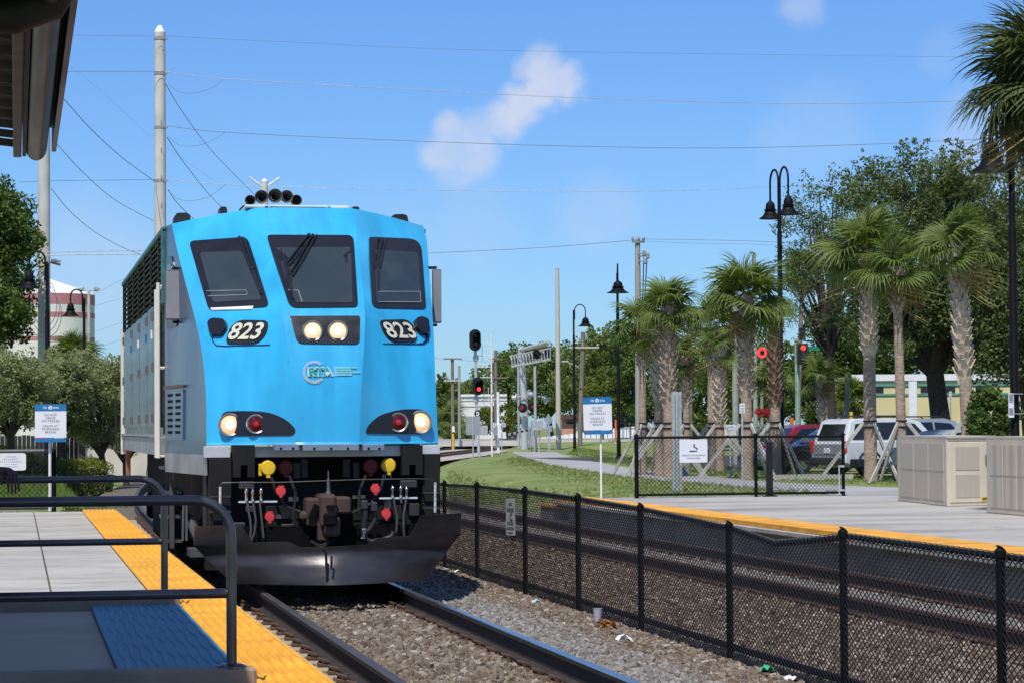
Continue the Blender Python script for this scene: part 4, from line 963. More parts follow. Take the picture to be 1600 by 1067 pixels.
# brackets, cable runs and steps that crowd the pilot
m_brk = M('pilot_bracket', (.028, .027, .026), .55, vs=9, var=.4, spec=.4)
for x0, y0, x1, y1, yy in ((458, 722, 470, 748, 25.52), (470, 716, 482, 746, 25.54), (536, 716, 548, 746, 25.54), (552, 722, 562, 748, 25.52), (374, 752, 398, 764, 25.30), (626, 750, 652, 762, 25.30), (360, 816, 384, 842, 25.28), (384, 790, 400, 800, 25.3), (440, 818, 462, 840, 25.3), (600, 780, 612, 796, 25.3), (640, 786, 656, 806, 25.3)):
    rect('pilot_bracket', x0, y0, x1, y1, yy, .08, m_brk, ch=.01)
for pts in ([(424, 745), (430, 765), (446, 790), (470, 800), (484, 798)], [(600, 741), (596, 762), (580, 786), (556, 798)], [(452, 742), (462, 770), (458, 806), (470, 838)], [(572, 742), (562, 765), (560, 800)], [(352, 812), (372, 826), (400, 838), (440, 843)], [(676, 806), (660, 822), (640, 832)]):
    mb = MB(); mb.tube([tp(x, y, 25.24) for x, y in pts], .016, 8); mb.build('jumper_cable', m_rubber, loco, smooth=True)
for x0, x1, y in ((330, 360, 776), (330, 360, 800), (662, 686, 770), (662, 686, 794)):
    mb = MB(); a = tp(x0, y, 25.38); b = tp(x1, y, 25.38); mb.tube([a+Vector((0, .06, 0)), a, b, b+Vector((0, .06, 0))], .012, 6); mb.build('step_rung', m_brk, loco)
mb = MB()
for k in range(13):
    p = tp(488+k*2.2, 846+6*math.sin(k/12*math.pi), 24.9); mb.tube([p+Vector((.018*math.cos(R(t)), .006*(k % 2), .011*math.sin(R(t)))) for t in range(0, 361, 60)], .005, 4, cap=False)
mb.build('safety_chain', m_brk, loco, kind='stuff')
# snow plow: two curved wings
def plow_pt(s, t):
    """s across -1..1, t 0 bottom .. 1 top"""
    wb, wt = .95, 1.34; w = wb+(wt-wb)*min(1, t*1.5)**.9; yb = 24.60+.52*abs(s)**1.4
    y = yb+PLOW_Y[int(round(t*60))]
    z = .085+(.62+.05*s)*t
    return Vector((XC+s*w+.0, y, z))
mb = MB(); rows_p = []
for i in range(31):
    t = i/30; rows_p.append([plow_pt(j/12-1, t) for j in range(25)])
# top edge is notched towards the middle
for j in range(25):
    s = abs(j/12-1); lim = 1.0 if s > .64 else (.70 if s > .26 else .60)
    for i in range(31):
        if i/30 > lim: rows_p[i][j] = plow_pt(j/12-1, lim)
back = [[p+Vector((0, .03, 0)) for p in r] for r in rows_p]
mb.grid(rows_p); mb.grid(back, flip=True)
for a_, b_ in ((rows_p[0], back[0]), (rows_p[-1], back[-1])): mb.grid([a_, b_])
mb.grid([[r[0] for r in rows_p], [r[0] for r in back]]); mb.grid([[r[-1] for r in rows_p], [r[-1] for r in back]])
mb.build('snow_plow', m_plow, loco, smooth=True, angle=35)
mb = MB(); mb.tube([tp(x, y, 24.62) for x, y in [(505, 858), (509, 864), (511, 905)]], .014, 5); mb.tube([tp(518, 868, 24.58), tp(518, 890, 24.58)], .012, 5); mb.build('hanging_chain', m_black, loco)
mb = MB(); mb.box((XC, 25.32, .42), (1.9, .25, .44)); mb.build('plow_support', m_under, loco)
# trucks, wheels, fuel tank, steps
for yc in (28.6, 36.6):
    tr = MB()
    for s in (-1, 1): tr.box((XC+s*1.02, yc, .48), (.14, 3.1, .32), ch=.04); tr.box((XC+s*1.02, yc, .72), (.12, 1.0, .3), ch=.04)
    truck = tr.build('truck', m_under, loco)
    for dy in (-1.37, 1.37):
        for s in (-1, 1):
            mb = MB(); c = (XC+s*.75, yc+dy, .51); mb.lathe([(.55, -.07), (.55, -.045), (.51, -.04), (.51, .07), (.42, .075), (.40, .04), (.18, .04), (.15, .12), (.02, .12)], c, (s, 0, 0), 28); mb.build('wheel', M('wheel_steel', (.05, .045, .04), .6, metal=.3), truck)
            mb = MB(); mb.box((XC+s*1.06, yc+dy, .5), (.2, .42, .4), ch=.05); mb.build('axle_box', m_under, truck)
mb = MB(); mb.box((XC, 32.6, .50), (2.5, 4.2, .75), ch=.12); mb.build('fuel_tank', m_under, loco)
for s in (-1, 1):
    st = MB()
    for k in range(4): st.box((XC+s*1.38, RB+.24, .38+.27*k), (.22, .55, .03))
    for dy in (-.05, .53): st.box((XC+s*1.38, RB+dy, .78), (.05, .03, .95))
    st.build('cab_steps', M('step_grey', (.06, .06, .06), .6), loco)
    sp_ = MB()
    sp_.box((XC+s*1.15, 26.25, .35), (.35, .5, .08)); sp_.tube([(XC+s*1.30, 26.9, .9), (XC+s*1.32, 26.6, .45)], .012, 5); sp_.tube([(XC+s*1.33, 26.9, .9), (XC+s*1.36, 26.6, .45)], .012, 5)
    sp_.tube([(XC+s*1.12, 26.0, .25), (XC+s*1.25, 26.9, .62)], .05, 8); sp_.build('sand_pipe', M('step_grey', (.06, .06, .06), .6), loco)
# ------------------------------------------------------------------ station canopy at the upper left
ZE = 3.5
m_gut = M('bronze_gutter', (.026, .022, .019), .45, metal=.4, vs=2, var=.2, stretch=(4, .3, 4))
m_beam = M('canopy_beam', (.13, .118, .10), .7, vs=4, var=.3, bump=.2)
m_soffit = M('canopy_soffit', (.05, .046, .042), .8, vs=2, var=.25)
ge = at_z(83, 231, ZE); GX = ge.x; GY = ge.y
can = thing('station_canopy', 'dark canopy roof edge with a bronze gutter over the left platform', 'canopy', (GX-2.5, GY-8, ZP))
mb = MB(); rg = .072
half = [(GX-.02-rg+rg*math.cos(R(a)), ZE-.0+rg*math.sin(R(a))*1.25) for a in range(-180, 1, 15)]; half = [(x-.02, z) for x, z in half]
mb.grid([[(x, y, z) for x, z in half] for y in (-2, 4, 10, GY)]); mb.add([(x, GY, z) for x, z in half], [tuple(range(len(half)))])
mb.build('gutter', m_gut, can, smooth=True)
mb = MB(); mb.box((GX+.004, (GY-2)/2-.03, ZE+.045), (.03, GY+2-.06, .16)); mb.build('drip_edge', m_gut, can)
mb = MB(); mb.box((GX-.235, (GY-2)/2+.03, ZE-.03), (.055, GY+2.05, .07), ch=.008); mb.build('edge_beam', m_beam, can)
mb = MB(); mb.box((GX-.19, (GY-2)/2+.02, ZE+.03), (.025, GY+2.0, .18)); mb.build('fascia_back', m_soffit, can)
slope = math.tan(R(6))
mb = MB(); mb.prism([(GX+.0, -2, ZE+.13), (GX-5, -2, ZE+.13+5*slope), (GX-5, -2, ZE+.16+5*slope), (GX+.0, -2, ZE+.16)], (0, GY+2.0, 0)); mb.build('roof_sheet', m_soffit, can)
y = GY-.04; first = None
while y > 3:
    if first is None:
        mb = MB(); mb.bar((-.25, 0, .02), (-4.9, 0, .02+4.65*slope), .018, .05); first = mb.build('purlin', m_beam, can, local=True); o = first
    else: o = first.copy(); COL.objects.link(o)
    o.location = Vector((GX, y, ZE+.0))-wloc(can); y -= .52
# big round bracket and a down pipe that cross under the eave
yb = at_z(60, 35, ZE-.15).y
mb = MB(); mb.tube([(GX-3.2, yb-.1, ZE+.02), (GX-.5, yb, ZE-.12), (GX-.25, yb, ZE-.12), (GX-.10, yb, ZE-.06), (GX-.06, yb, ZE+.02)], .085, 12); mb.build('down_pipe', M('pipe_black', (.012, .012, .012), .6), can, smooth=True)
for cy in (3.5, 10.5):
    mb = MB(); mb.box((GX-2.5, cy, (ZP+ZE)/2+.1), (.2, .2, ZE-ZP+.3), ch=.02); mb.build('column', m_blacksatin, can)

# ------------------------------------------------------------------ poles
def ground_pt(px, dist):
    p = at_d(px, 600, dist); return Vector((p.x, p.y, ground_z(p.x, p.y)))
def pole_at(px, dist, y_top, base=None):
    b = ground_pt(px, dist) if base is None else base
    zt = at_d(px, y_top, dist).z; return b, zt
def mpx(dist): return dist/F_PX
def simple_pole(name, label, cat, px, dist, y_top, wpx, mat, taper=.8, group=None, lean=0., n=14):
    b, zt = pole_at(px, dist, y_top); t = thing(name, label, cat, b, group); r = wpx*mpx(dist)/2
    top = Vector((b.x+lean, b.y, zt)); mb = MB(); mb.tube([b-Vector((0, 0, .3)), b.lerp(top, .5), top], [r, r*(1+taper)/2, r*taper], n); mb.build('shaft', mat, t, smooth=True)
    return t, b, top
m_cap = M('pole_cap_white', (.75, .76, .77), .4)
m_ins = M('insulator_grey', (.30, .31, .31), .4, var=.2)
m_wpole = M('old_wood_pole', (.20, .165, .13), .9, vs=6, bump=.3, var=.3, stretch=(3, 3, .3))
m_gpole = M('grey_green_pole', (.33, .34, .28), .85, vs=2, var=.12, bump=.15, stretch=(2, 2, .4))
m_lwood = M('bleached_wood_pole', (.50, .47, .41), .9, vs=6, bump=.2, var=.15, stretch=(3, 3, .3))
D1, D2, D3 = 100., 95., 190.
t, b1, top1 = simple_pole('transmission_pole', 'tall pale concrete transmission pole with a white tip just behind the locomotive', 'utility pole', 251, D1, 48, 20, m_cpole, .86, 'concrete transmission poles')
r1 = 9*mpx(D1); mb = MB(); mb.lathe([(r1*.95, 0), (r1*.9, .06), (r1*.35, .26), (r1*.15, .28)], top1); mb.build('tip', m_cap, t, smooth=True)
mb = MB()
for yy in (58, 113, 198, 282): z = at_d(250, yy, D1).z; mb.lathe([(r1*1.06, -.05), (r1*1.06, .05)], (b1.x, b1.y, z), n=14); mb.box((b1.x+r1, b1.y-.1, z), (.16, .1, .08))
mb.build('wire_clamps', m_ins, t, kind='stuff')
mb = MB()
for i in range(9): mb.box((b1.x+.03, b1.y-r1*1.08, 5+i*1.1), (.03, .03, .16))
mb.build('step_bolts', m_ins, t, kind='stuff')
t, b2, top2 = simple_pole('transmission_pole', 'tall pale concrete pole behind the left crook lamp, top hidden by the canopy', 'utility pole', 69, D2, 12, 21, m_cpole, .86, 'concrete transmission poles')
mb = MB(); mb.lathe([(.2, 0), (.07, .26)], top2); mb.build('tip', m_cap, t)
mb = MB()
for k in range(3): mb.tube([(b2.x+.02+.45*math.cos(a)*(1+.2*k), b2.y-.4, at_d(60, 475, D2).z+.9*math.sin(a)-k*.2) for a in [R(q) for q in range(0, 361, 24)]], .012, 4, cap=False)
mb.build('cable_coil', m_ins, t, kind='stuff')
zc = at_d(80, 408, D2).z; mb = MB(); mb.tube([(b2.x+.25, b2.y-.3, zc), (b2.x+.62, b2.y-.3, zc-.1)], .10, 10); mb.build('splice_case', m_ins, t)
t, b3, top3 = simple_pole('transmission_pole', 'distant concrete pole with a forked top seen above the locomotive horns', 'utility pole', 414.5, D3, 283, 11, m_cpole, .95, 'concrete transmission poles')
mb = MB(); mb.lathe([(.26, 0), (.12, .2)], top3); mb.build('tip', m_cap, t)
for s in (-1, 1):
    mb = MB(); mb.tube([top3+Vector((s*.2, 0, -.35)), top3+Vector((s*1.15, 0, .32))], .07, 8); mb.build('fork_arm', m_cap, t)
D6 = 122.
t, b6, top6 = simple_pole('utility_pole', 'grey green utility pole with switchgear rising out of the left palm clump', 'utility pole', 998, D6, 374, 13, m_gpole, .62)
mb = MB(); z = top6.z-.12; mb.box((top6.x, top6.y-.15, z), (.62, .09, .11)); mb.build('crossarm', m_ins, t)
for dx in (-.27, .0, .27): mb = MB(); mb.lathe([(.05, 0), (.08, .04), (.05, .08), (.07, .12), (.03, .2)], (top6.x+dx, top6.y-.15, z+.06)); mb.build('insulator', m_ins, t)
mb = MB()
for k, (px, py) in enumerate(((1006, 396), (1012, 400), (1008, 408))): p = at_d(px, py, D6-.4); mb.lathe([(.05, -.15), (.09, -.1), (.09, .1), (.04, .16)], p); mb.bar(p, (top6.x, top6.y-.1, p.z), .04)
mb.build('switchgear', m_ins, t, kind='stuff')
for px0, px1 in ((1006, 1004), (1011, 1007)): mb = MB(); mb.tube([at_d(px0, 402, D6-.4), at_d(px1, 480, D6-.35), at_d(px1-1, 560, D6-.3)], .028, 5); mb.build('riser_cable', m_black, t)
t, b7, top7 = simple_pole('utility_pole', 'thick bleached pole carrying a cobra head street light among the palms', 'utility pole', 1149, 105, 421, 10.5, m_gpole, .88)
mb = MB(); a = at_d(1153, 450, 105); mb.tube([a, at_d(1160, 444, 104.6), at_d(1172, 440, 104.3)], .035, 6); mb.build('light_arm', m_galv, t)
mb = MB(); p = at_d(1178, 441, 104.2); mb.box(p, (.34, .2, .12), ch=.05); mb.build('street_light_head', m_galv, t)
t, b8, top8 = simple_pole('utility_pole', 'slender light pole with stacked insulators behind the palms', 'utility pole', 1180, 140, 394, 7.5, m_gpole, .8)
mb = MB()
for yy, dx in ((396, -.25), (412, .22), (420, -.22), (436, .2)): z = at_d(1180, yy, 140).z; mb.bar((top8.x, top8.y-.1, z), (top8.x+dx, top8.y-.3, z+.05), .05); mb.lathe([(.05, 0), (.1, .05), (.05, .1)], (top8.x+dx, top8.y-.3, z))
mb.build('insulators', m_ins, t, kind='stuff')
simple_pole('utility_pole', 'thin brown pole without arms behind the left palm clump', 'utility pole', 1078.5, 128, 484, 6.5, m_wpole, .9)
simple_pole('utility_pole', 'white bleached pole without crossarms left of the single crook lamp', 'utility pole', 872, 172, 419, 8.5, m_lwood, .72)
t, b5, top5 = simple_pole('utility_pole', 'leaning dark brown wooden pole between the crook lamp and the right station sign', 'utility pole', 905, 180, 519, 7.5, m_wpole, .95, lean=.32)
z = at_d(910, 543, 180).z; mb = MB(); mb.box((top5.x, top5.y-.2, z), (2.2, .1, .12)); mb.build('crossarm', m_lwood, t)
for dx in (-1.0, 1.0): mb = MB(); mb.lathe([(.06, 0), (.08, .1), (.03, .2)], (top5.x+dx, top5.y-.2, z+.06)); mb.build('insulator', m_ins, t)
mb = MB(); mb.tube([at_d(905, 575, 179), at_d(898, 570, 179), at_d(886, 566, 179)], .04, 5); p = at_d(883, 565, 179); mb.box(p, (.5, .2, .12), ch=.04); mb.build('street_light', m_galv, t)
t, b9, top9 = simple_pole('utility_pole', 'brown telephone pole with two crossarms nearest the locomotive on its right', 'utility pole', 707, 185, 561, 5.5, m_wpole, .9)
for yy, w in ((560.5, 1.35), (594.5, 1.35)): z = at_d(707, yy, 185).z; mb = MB(); mb.box((b9.x, b9.y-.15, z), (w, .09, .1)); mb.build('crossarm', m_wpole if yy < 580 else m_lwood, t)
z = at_d(707, 690, 185).z; mb = MB(); mb.tube([(b9.x, b9.y-.17, 0), (b9.x, b9.y-.17, z+.6)], .07, 8); mb.build('yellow_guard', M('guard_yellow', (.75, .5, .02), .5), t)
mb = MB(); mb.box((b9.x, b9.y-.2, at_d(706, 670, 185).z), (.2, .04, .42)); mb.build('white_plate', m_white, t)
simple_pole('utility_pole', 'short pale pole just right of the two armed telephone pole', 'utility pole', 717.5, 205, 571, 4.5, m_gpole, .9)
t, b10, top10 = simple_pole('utility_pole', 'dark wooden pole with a low crossarm behind the railway signal', 'utility pole', 774.5, 188, 547, 6, m_wpole, .9)
for yy, w in ((561, .9), (590, 1.7)): z = at_d(775, yy, 188).z; mb = MB(); mb.box((b10.x, b10.y-.15, z), (w, .09, .1)); mb.build('crossarm', m_wpole, t)
simple_pole('light_pole', 'thin bare metal post in front of the crossing cantilever mast', 'pole', 810, 176, 573, 3.5, m_galv, 1)
simple_pole('utility_pole', 'leaning grey trunk like pole in front of the yellow building', 'utility pole', 1318, 104, 585, 8.5, M('grey_leaning_wood', (.28, .26, .23), .9, var=.2), .9, lean=.2)
simple_pole('utility_pole', 'slim dark metal post beside the first roadside palm right of the tall lamp', 'pole', 1351, 98, 575, 4.2, m_wpole, 1)
t, b, tp_ = simple_pole('floodlight_pole', 'pole with two small floodlights in front of the striped water tank', 'light pole', 139, 125, 455, 6, m_lwood, .8)
mb = MB(); z = tp_.z; mb.bar((tp_.x-.42, tp_.y, z+.02), (tp_.x+.42, tp_.y, z+.02), .05); mb.build('crossbar', m_galv, t)
for s in (-1, 1): mb = MB(); mb.box((tp_.x+s*.38, tp_.y-.12, z+.12), (.30, .24, .16), Matrix.Rotation(R(s*20), 3, 'Y'), ch=.03); mb.build('floodlight', m_galv, t)
# brown and green signal posts among the palms
# ------------------------------------------------------------------ wires
m_wire_l = M('bare_wire_pale', (.22, .22, .21), .5, metal=.3, var=.05); m_wire_d = M('bare_wire_dark', (.05, .055, .06), .6, var=.05)
def wire(label, pts, dists, r, mat, sub=14, group='overhead wires'):
    """a hanging wire through picture points at the given distances"""
    P = [at_d(x, y, d) for (x, y), d in zip(pts, dists)]
    out = []
    for i in range(len(P)-1):
        p0 = P[max(0, i-1)]; p1 = P[i]; p2 = P[i+1]; p3 = P[min(len(P)-1, i+2)]
        for k in range(sub):
            t = k/sub; out.append(.5*((2*p1)+(p2-p0)*t+(2*p0-5*p1+4*p2-p3)*t*t+(3*p1-p0-3*p2+p3)*t**3))
    out.append(P[-1]); mb = MB(); mb.tube(out, r*.75, 5)
    o = mb.build('overhead_wire', mat, None); return tag(o, label, 'wire', group)
wire('topmost pale overhead wire leaving the tall concrete pole to the right', [(100, 55), (245, 57), (262, 57), (450, 66), (820, 80), (1700, 92)], [98, 100, 100, 102, 106, 118], .008, m_wire_l)
wire('second pale overhead wire from the top crossing the white cloud', [(90, 112), (245, 112), (262, 113), (345, 123), (600, 138), (900, 153), (1240, 162), (1525, 157), (1800, 142)], [98, 100, 100, 100, 100, 100, 100, 100, 100], .014, m_wire_l)
wire('third overhead wire from the top passing over the double headed lamp', [(262, 197), (350, 207), (600, 219), (900, 229), (1180, 231), (1525, 218), (1800, 196)], [100]*7, .014, m_wire_l)
wire('fourth overhead wire running just above the locomotive horns', [(30, 285), (90, 283), (245, 281), (262, 281), (358, 289), (470, 293), (900, 300), (1230, 291), (1600, 262)], [96, 97, 100, 100, 100, 100, 100, 100, 100], .012, m_wire_l)
wire('lower twin overhead wire reaching the pole above the left palm clump', [(560, 402), (690, 395), (850, 387), (985, 376)], [119, 120, 121, 122], .016, m_wire_l)
wire('lower overhead wire running right from the pole above the left palms', [(998, 374), (1080, 375), (1220, 379), (1420, 392)], [122]*4, .014, m_wire_l)
wire('thin second strand just under the wire right of the left palm pole', [(998, 377), (1080, 380), (1220, 384), (1420, 398)], [122]*4, .010, m_wire_l)
wire('dark sloping cable from under the canopy gutter to the concrete pole, upper of three', [(60, 118), (95, 150), (140, 200), (190, 246), (242, 284)], [70, 75, 85, 92, 100], .016, m_wire_d)
wire('dark sloping cable from the canopy corner to the locomotive roof, middle of three', [(84, 220), (130, 270), (185, 316), (262, 355), (330, 380)], [95, 105, 120, 140, 160], .017, m_wire_d)
wire('dark sloping cable from the pole behind the lamp, lowest of three', [(80, 295), (115, 336), (160, 370), (215, 396), (280, 410)], [95, 105, 120, 140, 160], .017, m_wire_d)
wire('dark cable falling from the concrete pole towards the horns, upper one', [(259, 132), (285, 175), (330, 235), (395, 302), (412, 318)], [100, 115, 140, 180, 189], .020, m_wire_d)
wire('dark cable falling from the concrete pole behind the cab roof, middle one', [(261, 215), (290, 258), (340, 318), (400, 370)], [100, 115, 140, 180], .020, m_wire_d)
wire('short dark cable falling from the concrete pole, lowest one', [(263, 297), (275, 315), (300, 340), (350, 380)], [100, 108, 120, 150], .020, m_wire_d)
wire('very thin distant wire sloping behind the upper cables', [(108, 102), (160, 145), (215, 195), (242, 218), (330, 280)], [150]*5, .008, m_wire_l)
for (y0, y1, nm) in ((130, 123, 'uppermost'), (213, 207, 'middle'), (298, 289, 'lowest')):
    wire('curved jumper cable beside the tall concrete pole, %s of three' % nm, [(262, y0), (278, y0+13), (300, y0+16), (328, y0+9), (352, y1)], [100]*5, .010, m_wire_l, group='jumper cables')
for i, (pts, lb) in enumerate((([(-40, 402), (60, 395), (200, 392), (330, 392)], 'upper'), ([(-40, 408), (60, 400), (200, 398), (330, 400)], 'lower'))):
    wire('pale bundled telephone line crossing behind the left crook lamp, %s strand' % lb, pts, [94, 94.5, 96, 98], .022, M('cable_white', (.6, .6, .6), .5))
for i, pts in enumerate(([(143, 462), (190, 438), (250, 415)], [(143, 480), (195, 465), (250, 455)], [(143, 520), (195, 503), (250, 490)], [(143, 548), (195, 528), (250, 512)])):
    wire('faint thin wire rising from the water tank to the locomotive, number %s from the top' % ('one', 'two', 'three', 'four')[i], pts, [130]*3, .010, m_wire_l)
for i, (a, b) in enumerate((((668, 556), (707, 560)), ((707, 560), (775, 565)), ((775, 563), (905, 545)), ((905, 541), (1020, 546)), ((690, 596), (775, 592)))):
    wire('distant low wire in the tree line, span %s from the locomotive' % ('first', 'second', 'third', 'fourth', 'fifth')[i], [a, ((a[0]+b[0])/2, (a[1]+b[1])/2+2), b], [186]*3, .012, m_wire_d)
wire('thin wire from the slender insulator pole sloping right to the tall lamp', [(1182, 425), (1215, 432), (1300, 445)], [140, 138, 136], .012, m_wire_d)
wire('thin wire drooping from the street light pole behind the palms', [(1153, 425), (1190, 455), (1230, 478), (1290, 500)], [105, 108, 112, 120], .012, m_wire_d)

# ------------------------------------------------------------------ lamp posts
m_lamp_w = M('lamp_inside_white', (.6, .6, .58), .5)
def lamp(label, px, y_base, y_arc, dist, arms, wpx=8., z_base=None, arm_len=.85, pole_dy=.45, rise=1.35, ph=0, bell=1.):
    b = at_z(px, y_base, 0.02) if dist is None else ground_pt(px, dist)
    d = (b-EYE).dot(FW); zt = at_d(px, y_arc, d).z; t = thing('street_lamp', label, 'street lamp', b, 'black shepherd crook lamps')
    r = .085; zp = zt-pole_dy
    mb = MB(); mb.tube([b-Vector((0, 0, .1)), b+Vector((0, 0, .9)), b+Vector((0, 0, .95)), Vector((b.x, b.y, zp-1.6)), Vector((b.x, b.y, zp-1.55)), Vector((b.x, b.y, zp))], [r*1.25, r*1.2, r, r*.9, r*.72, r*.7], 14); mb.lathe([(r*.75, 0), (r*.3, .08), (.01, .1)], (b.x, b.y, zp)); mb.build('lamp_post', m_blacksatin, t, smooth=True)
    mb = MB(); mb.lathe([(.19, 0), (.19, .05), (.13, .12), (.11, .2)], b); mb.build('base_collar', m_blacksatin, t, smooth=True)
    for az in arms:
        dv = Vector((math.sin(az), -math.cos(az), 0)); Rr = arm_len/2
        o = Vector((b.x, b.y, zt-Rr)); pts = [Vector((b.x, b.y, zp-.55))+dv*.07, Vector((b.x, b.y, zt-Rr))+dv*.07]
        pts += [o+dv*(Rr+.03-(Rr-.04)*math.cos(a))+Vector((0, 0, Rr*math.sin(a))) for a in [R(q) for q in range(15, 181, 15)]]
        e = pts[-1]; hb = zt-rise; pts.append(Vector((e.x, e.y, hb+.55)))
        mb = MB(); mb.tube(pts, .035, 8); arm = mb.build('gooseneck', m_blacksatin, t, smooth=True)
        c = Vector((e.x, e.y, hb))
        mb = MB(); mb.lathe([(.375, 0), (.37, .015), (.25, .10), (.185, .21), (.165, .255), (.21, .26), (.21, .28), (.16, .29), (.16, .30), (.20, .305), (.20, .32), (.155, .33), (.15, .45), (.11, .53), (.05, .57), (.035, .62)], c, n=20); mb.v = [Vector((c.x+(v.x-c.x)*bell, c.y+(v.y-c.y)*bell, v.z)) for v in mb.v]
        hd = mb.build('lamp_shade', m_blacksatin, arm, smooth=True)
    return t, b, zt
toR, toL = math.pi/2, -math.pi/2
lamp('tallest black lamp post with two bell heads beside the dark red car', 1222, 742, 262, None, [R(3), R(183)], rise=1.56)
lamp('black lamp post right of the station sign with its bell head turned towards us', 967, 718, 413, None, [R(-12)], rise=1.42, bell=1.45)
lamp('black crook lamp leaning its bell to the right over the footpath end', 898, 705, 475.5, None, [R(101)], rise=1.42, bell=1.38)
lamp('nearest black lamp post at the right edge with a bell head under the big palm', 1585, 800, 185, 47, [R(-85)], arm_len=.42, rise=.98)
lamp('black crook lamp at far left in front of the pale concrete pole', 74, 740, 392, 87, [R(-95)], arm_len=.62, rise=1.28)
lamp('black crook lamp second from the left in front of the water tank', 131.5, 720, 452, 112, [R(-95)], arm_len=.6, rise=1.18)
# plate strapped on the nearest lamp post
p = at_d(1580, 633, 46.8); k = mpx(46.8)
t = thing('pole_sign', 'narrow white notice strapped to the nearest lamp post at right', 'sign', p)
mb = MB(); mb.box(p, (9*k, .01, 38*k), ch=.002); mb.build('sign_plate', m_signw, t)
mb = MB()
for yy, h in ((617, 4), (621, 3), (625.5, 2), (638, 2.5), (641.5, 2.2), (645, 4)): q = at_d(1580, yy, 46.78); mb.box(q, (6.5*k, .006, h*k*.8))
mb.build('sign_print', M('print_grey', (.25, .26, .28), .6), t)
mb = MB()
for yy in (615, 646): q = at_d(1585, yy, 46.9); mb.box(q+Vector((.03, 0, 0)), (.20, .19, .012))
mb.build('straps', m_galv, t, kind='stuff')

# ------------------------------------------------------------------ station signs
def station_sign(label, px_pole, y_base, zb, x0, x1, y0, y1, tilt=0., back=False):
    b = at_z(px_pole, y_base, zb); d = (b-EYE).dot(FW); k = d/F_PX
    t = thing('station_sign', label, 'sign', b, 'blue and white station signs')
    c = at_d((x0+x1)/2, (y0+y1)/2, d-.08); w, h = (x1-x0)*k, (y1-y0)*k
    rt = (RT*math.cos(tilt)+Vector((0, 0, 1))*math.sin(tilt)); rt = Vector((RT.x, RT.y, 0)).normalized(); rt = (rt*math.cos(tilt)+Vector((0, 0, 1))*math.sin(tilt)).normalized()
    nn = Vector((rt.y, -rt.x, 0)).normalized(); nn = nn if nn.dot(EYE-c) > 0 else -nn; up = nn.cross(rt).normalized(); up = up if up.z > 0 else -up
    P = lambda u, v, o=0.: c+rt*(u*w)+up*(v*h)+nn*o
    mb = MB(); mb.tube([b, Vector((b.x, b.y, c.z+h*.4))], .022, 8); mb.build('post', m_white, t, smooth=True)
    ol = rq([(-.5, -.5), (.5, -.5), (.5, .5), (-.5, .5)], .06)
    mb = MB(); mb.prism([P(u, v) for u, v in ol], -nn*.006); pl = mb.build('sign_plate', m_signw, t)
    mb = MB(); olt = rq([(-.5, .315), (.5, .315), (.5, .5), (-.5, .5)], [0.001, .001, .06, .06]); mb.add([P(u, v, .002) for u, v in olt], [tuple(range(len(olt)))])
    olb = rq([(-.5, -.5), (.5, -.5), (.5, -.385), (-.5, -.385)], [.06, .06, .001, .001]); mb.add([P(u, v, .002) for u, v in olb], [tuple(range(len(olb)))]); mb.build('blue_bands', m_signb, t, kind='stuff')
    mb = MB(); mb.add([P(-.44, -.385, .004), P(-.18, -.385, .004), P(-.20, -.405, .004), P(-.44, -.405, .004)], [(0, 1, 2, 3)]); mb.build('red_stripe', m_red, t)
    mb = MB(); mb.add([P(.12, -.385, .004), P(.42, -.385, .004), P(.42, -.40, .004), P(.12, -.40, .004)], [(0, 1, 2, 3)]); mb.build('pale_stripe', m_signw, t)
    mb = MB(); put_text(mb, 'TRI', P(-.18, .405, .004), rt, up, w*.13, h*.055, .15, .02); put_text(mb, 'RAIL', P(.18, .405, .004), rt, up, w*.19, h*.055, .15, .02)
    mb.add([P(u, v, .004) for u, v in rq([(-.07, .365), (.06, .365), (.06, .43), (.0, .465), (-.07, .43)], .02)], [tuple(range(30))]); mb.build('sign_logo', m_signw, t)
    mb = MB(); mb.add([P(u, v, .006) for u, v in ((-.035, .395), (.03, .395), (.03, .415), (-.035, .415))], [(0, 1, 2, 3)]); mb.build('logo_window', m_signb, t)
    mb = MB()
    for s, v, ww in (('DO NOT', .215, .40), ('CROSS', .135, .32), ('ON TRACKS', .055, .58), ('CROSS AT', -.075, .48), ('OVERHEAD', -.155, .54), ('BRIDGE', -.235, .35)):
        put_text(mb, s, P(0, v, .004), rt, up, w*ww, h*.056)
    mb.build('sign_lettering', m_textg, t)
    return t, b, P
station_sign('blue and white station sign on a white post beside the right platform grass', 939.5, 780, ZR, 911.5, 956, 620, 678, R(1.2))
station_sign('blue and white station sign at the end of the left platform', 78, 798, ZP, 54.5, 103.5, 631, 690, 0)
# designated smoking sign on the corner fence
q = A.lerp(B, (1083-995)/(1318-995)); d = (q-EYE).dot(FW)-.1; k = d/F_PX; c = at_d(1083.5, 704, d)
t = thing('smoking_sign', 'pale sign with a cigarette symbol wired to the corner fence', 'sign', c)
rt = (B-A); rt.z = 0; rt.normalize(); nn = Vector((rt.y, -rt.x, 0)); nn = nn if nn.y < 0 else -nn; up = Vector((0, 0, 1))
w, h = 45*k, 36*k; P = lambda u, v, o=0.: c+rt*(u*w)+up*(v*h)+nn*o
mb = MB(); mb.prism([P(u, v) for u, v in rq([(-.5, -.5), (.5, -.5), (.5, .5), (-.5, .5)], .02)], -nn*.006); mb.build('sign_plate', m_signw, t)
mb = MB(); mb.add([P(-.14, -.04, .003), P(.07, -.04, .003), P(.07, .015, .003), P(-.14, .015, .003)], [(0, 1, 2, 3)]); mb.add([P(.08, -.04, .003), P(.12, -.04, .003), P(.12, .015, .003), P(.08, .015, .003)], [(0, 1, 2, 3)])
